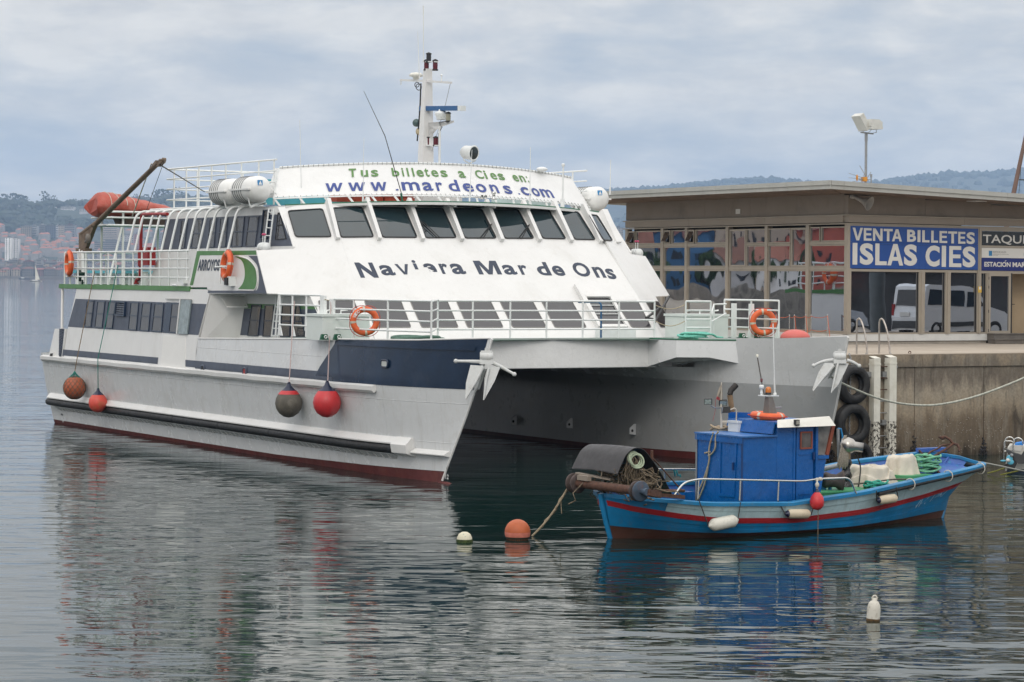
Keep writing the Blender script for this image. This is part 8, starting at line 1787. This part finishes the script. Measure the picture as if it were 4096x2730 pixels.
# fenders over the near side
def pfender(x0, y0, x1, y1, r, body, ends, lab, ropes):
    yy = None; c = by((x0 + x1) / 2, (y0 + y1) / 2, -1.2)
    s = (c.x + .2) / 8.6
    hb = abs(bh(s, c.z, -1, 0).y); yo = -(hb + r + .03); a, b = by(x0, y0, yo), by(x1, y1, yo); c = (a + b) / 2; L = (b - a).length; ax = (b - a).normalized()
    t = bthing('boat_fender', lab, 'fender', c, 'fenders on the fishing boat'); mb = MB()
    mb.lathe([(r * .62, -L * .42), (r, -L * .33), (r * 1.03, 0), (r, L * .33), (r * .62, L * .42)], c, ax, 20); mb.build('body', body, t)
    for sg in (-1, 1):
        mb = MB(); mb.lathe([(r * .99, L * .30), (r * .66, L * .42), (r * .3, L * .455), (r * .22, L * .5), (0, L * .505)], c, ax * sg, 18); mb.build('end_cap', ends, t)
    mb = MB()
    for (x, y), e in ropes: q = by(x, y, -1.25); mb.tube([a if e == 0 else b, q], .011, 5)
    mb.build('rope', mat('dark_line', (.06, .055, .05), .9), t)
WF = mat('scuffed_white_fender', (.68, .66, .58), .5, var=.05, dirt=(.25, .24, .2), dirt_amt=.5, dscale=8); CF = mat('cream_fender', (.60, .52, .38), .5, var=.08, dirt=(.35, .28, .2), dirt_amt=.5, dscale=5); NB = mat('fender_navy_end', (.012, .016, .05), .35)
pfender(2834, 2105, 2952, 2080, .115, WF, WF, 'plain white fender hung tilted on the side of the blue boat', [((2795, 2000), 0), ((2962, 2010), 1)])
pfender(3140, 2056, 3246, 2056, .088, CF, NB, 'cream fender with navy ends hung under the wheelhouse door', [((3112, 2005), 0), ((3262, 2000), 1)])
pfender(3507, 2003, 3592, 1992, .085, CF, NB, 'cream fender with navy ends nearest the bow of the blue boat', [((3506, 1965), 0), ((3585, 1950), 1)])
c = by(3268, 2005, -1.36); t = bthing('red_ball_fender', 'small red pear shaped fender hung from the pipe rail by the door', 'fender', c); mb = MB(); mb.lathe([(0, -.17), (.07, -.155), (.125, -.09), (.135, -.01), (.115, .08), (.07, .14), (.045, .165)], c, (0, 0, 1), 22); mb.build('ball', RED, t); mb = MB(); mb.lathe([(.047, .16), (.025, .23), (0, .24)], c, (0, 0, 1), 12); mb.build('cap', NB, t); mb = MB(); e = by(3268, 1920, -1.19); mb.tube([c + ZZ * .22, c + ZZ * .32, e], .014, 5); mb.ball(e, .04, 8, 6); mb.ball(c + ZZ * .3, .04, 8, 6, (1, 1, 1.4)); mb.ball(e + Vector((.08, 0, .01)), .04, 8, 6, (1.5, 1, 1)); mb.build('rope', ROPE_W, t)
mb = MB(); mb.tube([c + Vector((.03, 0, -.1)), (c.x + .03, c.y, .0), (c.x + .02, c.y, -.2)], .008, 4); mb.build('trailing_line', ROPE_B, t)
# ---- ropes, buoys
def wrope(name, lab, pts, r, mt, cat='rope'): 
    t = thing(name, lab, cat, pts[0]); mb = MB(); mb.tube([Vector(p) - Vector(pts[0]) for p in pts], r, 7); mb.build('strand', mt, t)
    return t
ra_, rb2 = BW_(A_r + Vector((0, .05, .05))), atz(2128, 2146); pts = [ra_.lerp(rb2, k / 14) - ZZ * .10 * math.sin(math.pi * k / 14) for k in range(15)]
t = wrope('mooring_line', 'frayed tan mooring line from the boat stern roller down to the orange buoy', pts, .022, mat('tan_mooring_rope', (.26, .21, .14), .9, var=.4, scale=20, bump=.003, bscale=50))
mb = MB(); mb.tube([p - ra_ + Vector((.03 * math.sin(i * 1.3), .03, .02 * math.cos(i * 1.3))) for i, p in enumerate(pts[:12])], .014, 5); mb.tube([pts[4] - ra_, pts[4] - ra_ + Vector((.02, 0, -.25))], .010, 5); mb.build('strand', mat('tan_mooring_rope', (.26, .21, .14), .9), t)
p0 = atz(2070, 2159); t = thing('mooring_buoy', 'large orange ball buoy floating beside the fishing boat stern', 'buoy', p0); OBU = mat('weathered_orange_buoy', (.44, .10, .03), .55, var=.15, scale=3, dirt=(.25, .09, .04), dirt_amt=.5, dscale=3)
mb = MB(); mb.ball((0, 0, .135), .235, 36, 22); mb.build('ball', OBU, t)
mb = MB(); mb.lathe([(.222, .05), (.2352, .10), (.2365, .14)], (0, 0, 0), (0, 0, 1), 36); mb.build('pink_scum_band', mat('pink_growth', (.55, .17, .12), .7, var=.2, scale=10, dirt=(.08, .06, .03), dirt_amt=.6, dscale=14), t)
mb = MB(); mb.lathe([(.18, -.02), (.2235, .049), (.225, .055)], (0, 0, 0), (0, 0, 1), 36); mb.build('weed_band', mat('dark_weed', (.03, .028, .015), .9, var=.5, scale=20), t)
p0 = atz(1858, 2170); t = thing('mooring_buoy', 'small white capped buoy with green weed left of the orange buoy', 'buoy', p0)
mb = MB(); mb.lathe([(.140, .055), (.135, .09), (.105, .15), (.05, .185), (0, .19)], (0, 0, 0), (0, 0, 1), 24); mb.build('cap', mat('chipped_white_buoy', (.62, .58, .44), .7, var=.1, chips=(.12, .2, .24, 13, .62)), t)
mb = MB(); mb.lathe([(.13, -.1), (.146, -.02), (.148, .03), (.141, .057)], (0, 0, 0), (0, 0, 1), 24); [mb.ball((.145 * math.cos(a), .145 * math.sin(a), random.uniform(-.01, .05)), random.uniform(.008, .016), 6, 4) for a in [k * .37 for k in range(17)]]; mb.build('weed_band', mat('green_weed', (.035, .055, .012), .95, var=.6, scale=25), t)
p0 = atz(3492, 2482); t = thing('mooring_buoy', 'slim white bottle shaped buoy floating alone at the lower right', 'buoy', p0, R(10)); WBU = mat('dirty_white_buoy', (.60, .57, .50), .65, var=.06, dirt=(.16, .11, .05), dirt_amt=.8, dscale=10)
s_ = .0036
mb = MB(); mb.lathe([(.085, -.12), (.095, -.04), (.095, .18), (.085, .24), (.06, .28), (.035, .30), (.034, .33), (0, .335)], (0, 0, -.02), (0.06, 0, 1), 20); mb.build('float', WBU, t); mb = MB(); mb.torus((.02, 0, .31), (0, 1, 0), .035, .012, 12, 6); mb.build('eye', WBU, t)
mb = MB(); mb.lathe([(.088, -.06), (.0965, -.01), (.0962, .045)], (0, 0, -.02), (0.06, 0, 1), 20); mb.build('rust_weed_band', mat('rusty_weed', (.10, .055, .02), .9, var=.6, scale=25), t)
# long hawser from the starboard bow to the quay
pts = [onu(x, y, -.2 + 2.2 * (x - 3345) / 750) for x, y in curve_px([(3322, 1505), (3350, 1524), (3420, 1558), (3500, 1590), (3580, 1611), (3660, 1621), (3740, 1621), (3830, 1606), (3920, 1581), (4010, 1548), (4096, 1512), (4250, 1440)], 3)]
wrope('hawser', 'pale twisted hawser sagging from the starboard bow along the quay wall', [W(*p) for p in pts], .028, mat('pale_green_hawser', (.42, .43, .37), .85, var=.3, scale=12, bump=.006, bscale=25))
pts = [aty(x, y, Y) for x, y, Y in ((3872, 1852, 50.2), (3905, 1848, 50.2), (3935, 1852, 50.4), (4000, 1865, 51.5), (4060, 1878, 53), (4130, 1892, 55))]
wrope('bow_line', 'grey bow line from the fishing boat to the small boat at the right edge', pts, .017, mat('grey_line_rope', (.36, .36, .32), .85, var=.2, scale=25))
# ---- small boat at the right edge
SB = atz(4052, 1893); SX = Vector((.97, -.24, 0)).normalized(); SY = Vector((.24, .97, 0)); sb = thing('small_motorboat', 'white small motorboat with black outboard and steel ladder cut off by the right edge', 'boat', SB, math.atan2(SX.y, SX.x)); sk = SB.y / FPX
def sp_(x, y, dy=0.0): return Vector(((x - 4052) * sk, dy, -(y - 1893) * sk + .0))
SWH = mat('gelcoat_white', (.66, .66, .62), .3, var=.04, streak=.3, dirt=(.4, .33, .24)); OUTB = mat('outboard_black', (.02, .02, .022), .35, var=.3); OUTG = mat('outboard_grey', (.05, .052, .055), .4)
mb = MB(); mb.prism([sp_(4022, 1885), sp_(4022, 1860), sp_(4030, 1790), sp_(4110, 1790), sp_(4300, 1780), sp_(4400, 1880)], (0, 1.5, 0)); mb.build('hull', SWH, sb)
mb = MB(); mb.prism([sp_(4028, 1897), sp_(4028, 1876), sp_(4400, 1876), sp_(4400, 1897)], (0, 1.48, 0)); mb.build('antifouling', NAVY, sb)
mb = MB(); mb.prism([sp_(4028, 1800, -.02), sp_(4046, 1782, -.02), sp_(4090, 1783, -.02), sp_(4080, 1806, -.02)], (0, .5, 0)); mb.build('transom_deck', SWHT, sb)
mb = MB(); mb.prism([sp_(4058, 1777, .1), sp_(4088, 1771, .1), sp_(4090, 1781, .1), sp_(4056, 1783, .1)], (0, .6, 0)); mb.build('blue_cover', mat('boat_cover_blue', (.02, .21, .62), .6), sb)
for a, b, t0 in ((4019, 4057, 1748), (4053, 4090, 1751)): mb = MB(); m_ = (a + b) / 2; mb.tube([sp_(a, 1810, -.1), sp_(a, 1775, -.1)] + [sp_(m_ - (b - a) / 2 * math.cos(math.pi * k / 8), 1770 - (1770 - t0) * math.sin(math.pi * k / 8), -.1) for k in range(9)] + [sp_(b, 1775, -.1)], .016, 7); mb.build('grab_loop', STEEL, sb)
mb = MB(); mb.tube(fillet([sp_(4017, 1838, -.16), sp_(4017, 1764, -.16), sp_(4052, 1764, -.16), sp_(4053, 1806, -.16)], .06), .014, 7); ldr = mb.build('swim_ladder', STEEL, sb); mb = MB(); mb.tube([sp_(4017, 1805, -.16), sp_(4027, 1805, -.16)], .016, 6); mb.build('rung', STEEL, ldr)
mb = MB(); mb.prism([sp_(x, y, -.34) for x, y in ((4024, 1793), (4040, 1800), (4056, 1808), (4086, 1816), (4096, 1800), (4110, 1760), (4110, 1850), (4075, 1852), (4062, 1838), (4050, 1822), (4034, 1815))], (0, .22, 0)); om = mb.build('outboard_motor', OUTG, sb)
mb = MB(); mb.prism([sp_(x, y, -.36) for x, y in ((4045, 1815), (4056, 1822), (4070, 1850), (4060, 1872), (4046, 1874), (4018, 1864), (4020, 1856), (4048, 1846))], (0, .12, 0)); mb.build('gearcase', OUTB, om)
PB = mat('propeller_blue', (.10, .42, .58), .4); mb = MB(); q = sp_(4034, 1838, -.40); mb.lathe([(.05, -.10), (.045, .02), (.03, .05), (0, .05)], q, (-.3, -.8, .15), 14); mb.build('propeller_hub', SWHT, om)
for (x, y, rx, rz_) in ((4040, 1832, .08, .09), (4044, 1845, .085, .07), (4016, 1841, .075, .025)): mb = MB(); mb.ball(sp_(x, y, -.36), 1.0, 14, 8, (rx, .015, rz_)); mb.build('propeller_blade', PB, om)
q = sp_(4049, 1818, -.37); mb = MB(); mb.lathe([(.0, .0), (.045, .0), (.045, .02), (0, .03)], q, (-.5, -1, .1), 14); mb.build('lamp', mat('motor_lamp', (.25, .26, .27), .2), om)
for pts in ([(3950, 1894), (3985, 1885), (4020, 1872)], [(4000, 1901), (4035, 1893), (4075, 1884)]):
    a = [aty(x, y, SB.y - .6) for x, y in pts]; t = wrope('weedy_pole', 'weed covered pole poking from the water left of the small motorboat' if pts[0][0] == 3950 else 'second weed covered pole lying in front of the small motorboat hull', [p - ZZ * 0 for p in a], .018, mat('yellow_green_weed', (.14, .14, .02), .9, var=.4, scale=12), 'pole')
# ================================================================== what the mirror windows show: van and car on the quay to the right, shore across the basin
def vehicle(name, lab, cat, cv, cu, prof, roofx, wmat, hw, wheels, glass, dark=None):
    t = fthing(name, lab, cat, (cv, cu, QZ + .02)); z0 = QZ + .02
    mb = MB(); P = [Vector((cv + x, cu - hw, z0 + z)) for x, z in prof]; mb.prism(P, (0, hw * 2, 0)); mb.build('body', wmat, t)
    for q in glass:
        for s in (-1, 1): mb = MB(); mb.prism([Vector((cv + x, cu + s * (hw + .004), z0 + z)) for x, z in q], (0, s * .012, 0)); mb.build('side_window', GLASS, t)
    for x in wheels:
        for s in (-1, 1):
            mb = MB(); mb.torus((cv + x, cu + s * (hw - .06), z0 + .31), (0, 1, 0), .23, .085, 24, 8); w_ = mb.build('wheel', TYRE, t); mb = MB(); mb.lathe([(.0, .05), (.08, .05), (.17, .03), (.19, 0)], (cv + x, cu + s * (hw - .06), z0 + .31), (0, s, 0), 16); mb.build('hub_cap', GREYM, w_)
    mb = MB(); mb.box(cv + prof[0][0] - .04, cv + prof[0][0] + .1, cu - hw + .05, cu + hw - .05, z0 + .32, z0 + .62); mb.box(cv + wheels[1] + .5, cv + wheels[1] + .78, cu - hw + .05, cu + hw - .05, z0 + .28, z0 + .55); 
    for s in (-1, 1): mb.box(cv - 1.2, cv + 1.1, cu + s * hw - .02, cu + s * hw + .02, z0 + .42, z0 + .56)
    mb.build('bumper', OUTG, t, kind='stuff'); return t
VW = mat('van_white', (.72, .73, .74), .25, var=.02)
cvv = pl(3800, 1230, (0, 1, 0), 2 * TU - 4.6).x; 
VP_ = [(-1.95, .25), (-1.98, .75), (-1.9, 1.1), (-1.78, 1.78), (-1.6, 1.86), (.2, 1.84), (.55, 1.74), (1.15, 1.12), (1.75, .95), (2.02, .72), (2.05, .28)]
vn = vehicle('parked_van', 'white small van on the quay seen mirrored in the terminal windows', 'van', cvv, 4.6, VP_, 0, VW, .82, (-1.25, 1.35), [[(-1.68, 1.2), (-1.6, 1.68), (-.95, 1.68), (-.95, 1.15)], [(-.82, 1.15), (-.82, 1.68), (-.05, 1.68), (-.02, 1.12)], [(.1, 1.1), (.1, 1.66), (.42, 1.64), (.95, 1.14)]], None)
z0 = QZ + .02; mb = MB(); mb.prism([(cvv - 1.90, 4.6 - .62, z0 + 1.15), (cvv - 1.90, 4.6 + .62, z0 + 1.15), (cvv - 1.79, 4.6 + .6, z0 + 1.68), (cvv - 1.79, 4.6 - .6, z0 + 1.68)], (-.02, 0, 0)); mb.build('rear_window', GLASS, vn)
for s in (-1, 1): mb = MB(); mb.box(cvv - 1.97, cvv - 1.9, 4.6 + s * .74 - .07, 4.6 + s * .74 + .07, z0 + .75, z0 + 1.2); mb.build('tail_light', mat('tail_light_red', (.30, .01, .01), .2), vn)
mb = MB(); mb.box(cvv - 2.0, cvv - 1.975, 4.6 - .26, 4.6 + .26, z0 + .8, z0 + .92); mb.build('number_plate', SWHT, vn)
CP_ = [(-2.1, .3), (-2.12, .8), (-1.9, .92), (-1.2, 1.38), (-.2, 1.42), (.8, .98), (1.9, .82), (2.1, .6), (2.1, .3)]
vehicle('parked_car', 'dark car on the quay seen mirrored behind the white van', 'car', cvv - 1.2, 1.2 + 0 * 4.6, CP_, 0, mat('dark_car_paint', (.02, .022, .03), .2), .82, (-1.3, 1.3), [[(-1.7, .95), (-1.1, 1.32), (-.3, 1.34), (-.3, .95)], [(-.2, .95), (-.2, 1.34), (.1, 1.32), (.6, .98)]], None) if False else None
mb = MB(); mb.obox(W(27.5, -14, QZ), VV * 30, UU * 16.6, ZZ * .015); mb.build('quay_apron', PAVE, kind='structure')
mb = MB(); mb.obox(W(27.5, -14, -1.5), VV * 30, UU * 16.6, ZZ * (QZ + 1.49)); tag(mb.build('quay_side_wall', CONC), 'concrete quay wall continuing out of frame to the right', 'quay')
t = vehicle('parked_car', 'silver estate car on the quay seen mirrored behind the white van', 'car', cvv - 2.2, -.6, CP_, 0, mat('silver_car_paint', (.45, .47, .5), .2, metal=.5), .82, (-1.3, 1.3), [[(-1.7, .95), (-1.1, 1.32), (-.3, 1.34), (-.3, .95)], [(-.2, .95), (-.2, 1.34), (.1, 1.32), (.6, .98)]], None)
t = vehicle('parked_car', 'dark car on the quay seen mirrored right of the van', 'car', cvv + 4.2, -.2, CP_, 0, mat('dark_car_paint', (.03, .03, .04), .2), .82, (-1.3, 1.3), [[(-1.7, .95), (-1.1, 1.32), (-.3, 1.34), (-.3, .95)], [(-.2, .95), (-.2, 1.34), (.1, 1.32), (.6, .98)]], None)
q = pl(3515, 1230, (0, 1, 0), 2 * TU - 6.5).x; t = fthing('quay_pillar', 'grey round pillar on the quay seen mirrored beside the van', 'pillar', (q, 6.5, QZ)); mb = MB(); mb.tube([(q, 6.5, QZ), (q, 6.5, QZ + 4.5)], .26, 16); mb.build('shaft', mat('grey_pillar_paint', (.12, .14, .15), .5), t); mb = MB(); mb.tube([(q, 6.5, QZ + .02), (q, 6.5, QZ + .2)], .34, 16); mb.build('base', GREYM, t)
# shore on the left of the basin
wd = Vector((.377, .92, 0)); wo = Vector((-215, 175, 0)); wn2 = Vector((-.92, .377, 0))
t = thing('harbour_wall', 'rough stone harbour wall across the basin mirrored in the terminal windows', 'wall', wo); mb = MB(); mb.obox(-wd * 110 - ZZ * 1, wd * 220, wn2 * 6, ZZ * 4.8)
STN = mat('rough_harbour_stone', (.30, .26, .215), .9, var=.5, scale=.8, dirt=(.05, .045, .04), dirt_amt=.8, dscale=.5, bump=.1, bscale=1.2); mb.build('masonry', STN, t)
mb = MB(); mb.obox(wo - wd * 110 + wn2 * 5 - ZZ * 1, wd * 220, wn2 * 90, ZZ * 4.4); mb.build('shore_ground', mat('shore_sand', (.35, .30, .24), .9, var=.2, scale=.1), kind='structure')
mb = MB(); mb.prism([wo + wd * 6 - wn2 * 16 - ZZ * .6, wo + wd * 6 + wn2 * .2 - ZZ * .6, wo + wd * 6 + wn2 * .2 + ZZ * 2.4], wd * 100); mb.build('beach_sand', mat('pale_beach_sand', (.42, .36, .28), .9, var=.15, scale=.2), kind='structure')
t = fthing('mirror_backdrop', 'added unseen long dark shed across the quay mirrored behind the parked van', 'backdrop', (44, -9, QZ)); mb = MB(); mb.box(27, 66, -12, -9, QZ, QZ + 2.6); mb.build('wall', mat('backdrop_wall_dark', (.05, .052, .055), .7, var=.4, scale=.6, dirt=(.2, .05, .04), dirt_amt=.6, dscale=.25), t); mb = MB(); mb.box(26.6, 66.4, -12.4, -8.6, QZ + 2.605, QZ + 2.9); mb.build('roof', mat('backdrop_roof_red', (.22, .06, .045), .8), t)  # stands out of view, added so the panes mirror something dark
def shore_house(s, d, w, h, wm, rm, lab):
    o = wo + wd * s + wn2 * d + ZZ * 3.4; t = thing('shore_house', lab, 'house', o, math.atan2(wd.y, wd.x), 'houses mirrored in the terminal windows'); mb = MB(); mb.box(-w / 2, w / 2, -4, 4, 0, h); mb.build('wall', wm, t)
    mb = MB(); mb.add([(-w / 2 - .4, -4.4, h), (w / 2 + .4, -4.4, h), (w / 2 + .4, 4.4, h), (-w / 2 - .4, 4.4, h), (-w / 2, 0, h + 2.4), (w / 2, 0, h + 2.4)], [(0, 1, 5, 4), (2, 3, 4, 5), (1, 2, 5), (3, 0, 4)]); mb.build('roof', rm, t)
    for k in range(int(w / 3)):
        for f in range(max(1, int(h / 3))): x = -w / 2 + 1.6 + k * 3; mb = MB(); mb.box(x - .5, x + .5, -4.05, -3.95, f * 3 + 1, f * 3 + 2.3); mb.build('window', WIN_D, t)
shore_house(-9, 12, 9, 8.5, mat('rose_render_wall', (.50, .13, .09), .85, var=.1, scale=.3), ROOFT[1], 'red walled house mirrored in the terminal panes beside the sign'); shore_house(-2.2, 10, 5, 4.6, HOUSE_W[0], ROOFT[0], 'small white house mirrored in the middle terminal panes'); shore_house(4, 10, 5, 4.2, HOUSE_W[0], ROOFT[3], 'white house with rust roof mirrored left of the middle panes'); shore_house(11, 16, 8, 8, mat('blue_render_wall', (.08, .20, .38), .85, var=.1, scale=.3), ROOFT[1], 'blue house mirrored in the left terminal panes'); shore_house(18, 12, 7, 6, HOUSE_W[0], ROOFT[0], 'white gabled house mirrored in the leftmost terminal panes'); shore_house(-3, 34, 30, 12, HOUSE_W[1], ROOFT[1], 'long cream house mirrored behind the small white houses')
TREEM = mat('shore_tree_leaves', (.035, .065, .022), .9, var=.4, scale=.6)
for i, (s, d) in enumerate(((7, 8), (-5, 7), (1, 6.5), (14.5, 8), (-13, 7), (22, 10))):
    o = wo + wd * s + wn2 * d + ZZ * 3.4; rt = random.Random(i + 40); t = thing('shore_tree', ['bushy tree left of the mirrored white house with rust roof', 'round tree between the mirrored red and small white houses', 'dark tree between the two small mirrored white houses', 'dark tree right of the mirrored blue house', 'tall tree at the right end of the mirrored shore', 'tall tree at the left end of the mirrored shore'][i], 'tree', o)
    mb = MB(); mb.tube([(0, 0, 0), (.1, 0, 3)], [.3, .2], 6); mb.build('trunk', BARK, t); mb = MB()
    for k in range(26): a = rt.uniform(0, 6.28); r_ = rt.uniform(0, 1.6); mb.add([Vector((math.cos(a) * r_, math.sin(a) * r_, rt.uniform(1.5, 5))) + v_ * rt.uniform(.5, .9) for v_ in ICO_V], ICO_F)
    mb.build('crown', TREEM, t)
# ================================================================== air
hz = bpy.data.materials.new('haze_air'); hz.use_nodes = True
hn = hz.node_tree.nodes; hn.clear(); ho = hn.new('ShaderNodeOutputMaterial'); pv = hn.new('ShaderNodeVolumePrincipled')
pv.inputs['Density'].default_value = HAZE; pv.inputs['Color'].default_value = (0.52, 0.71, 1.0, 1); pv.inputs['Anisotropy'].default_value = 0.0
hz.node_tree.links.new(pv.outputs[0], ho.inputs['Volume'])
mb = MB(); mb.box(-3300, 3300, -400, 9100, -6, 460); mb.build('haze', hz, kind='stuff')
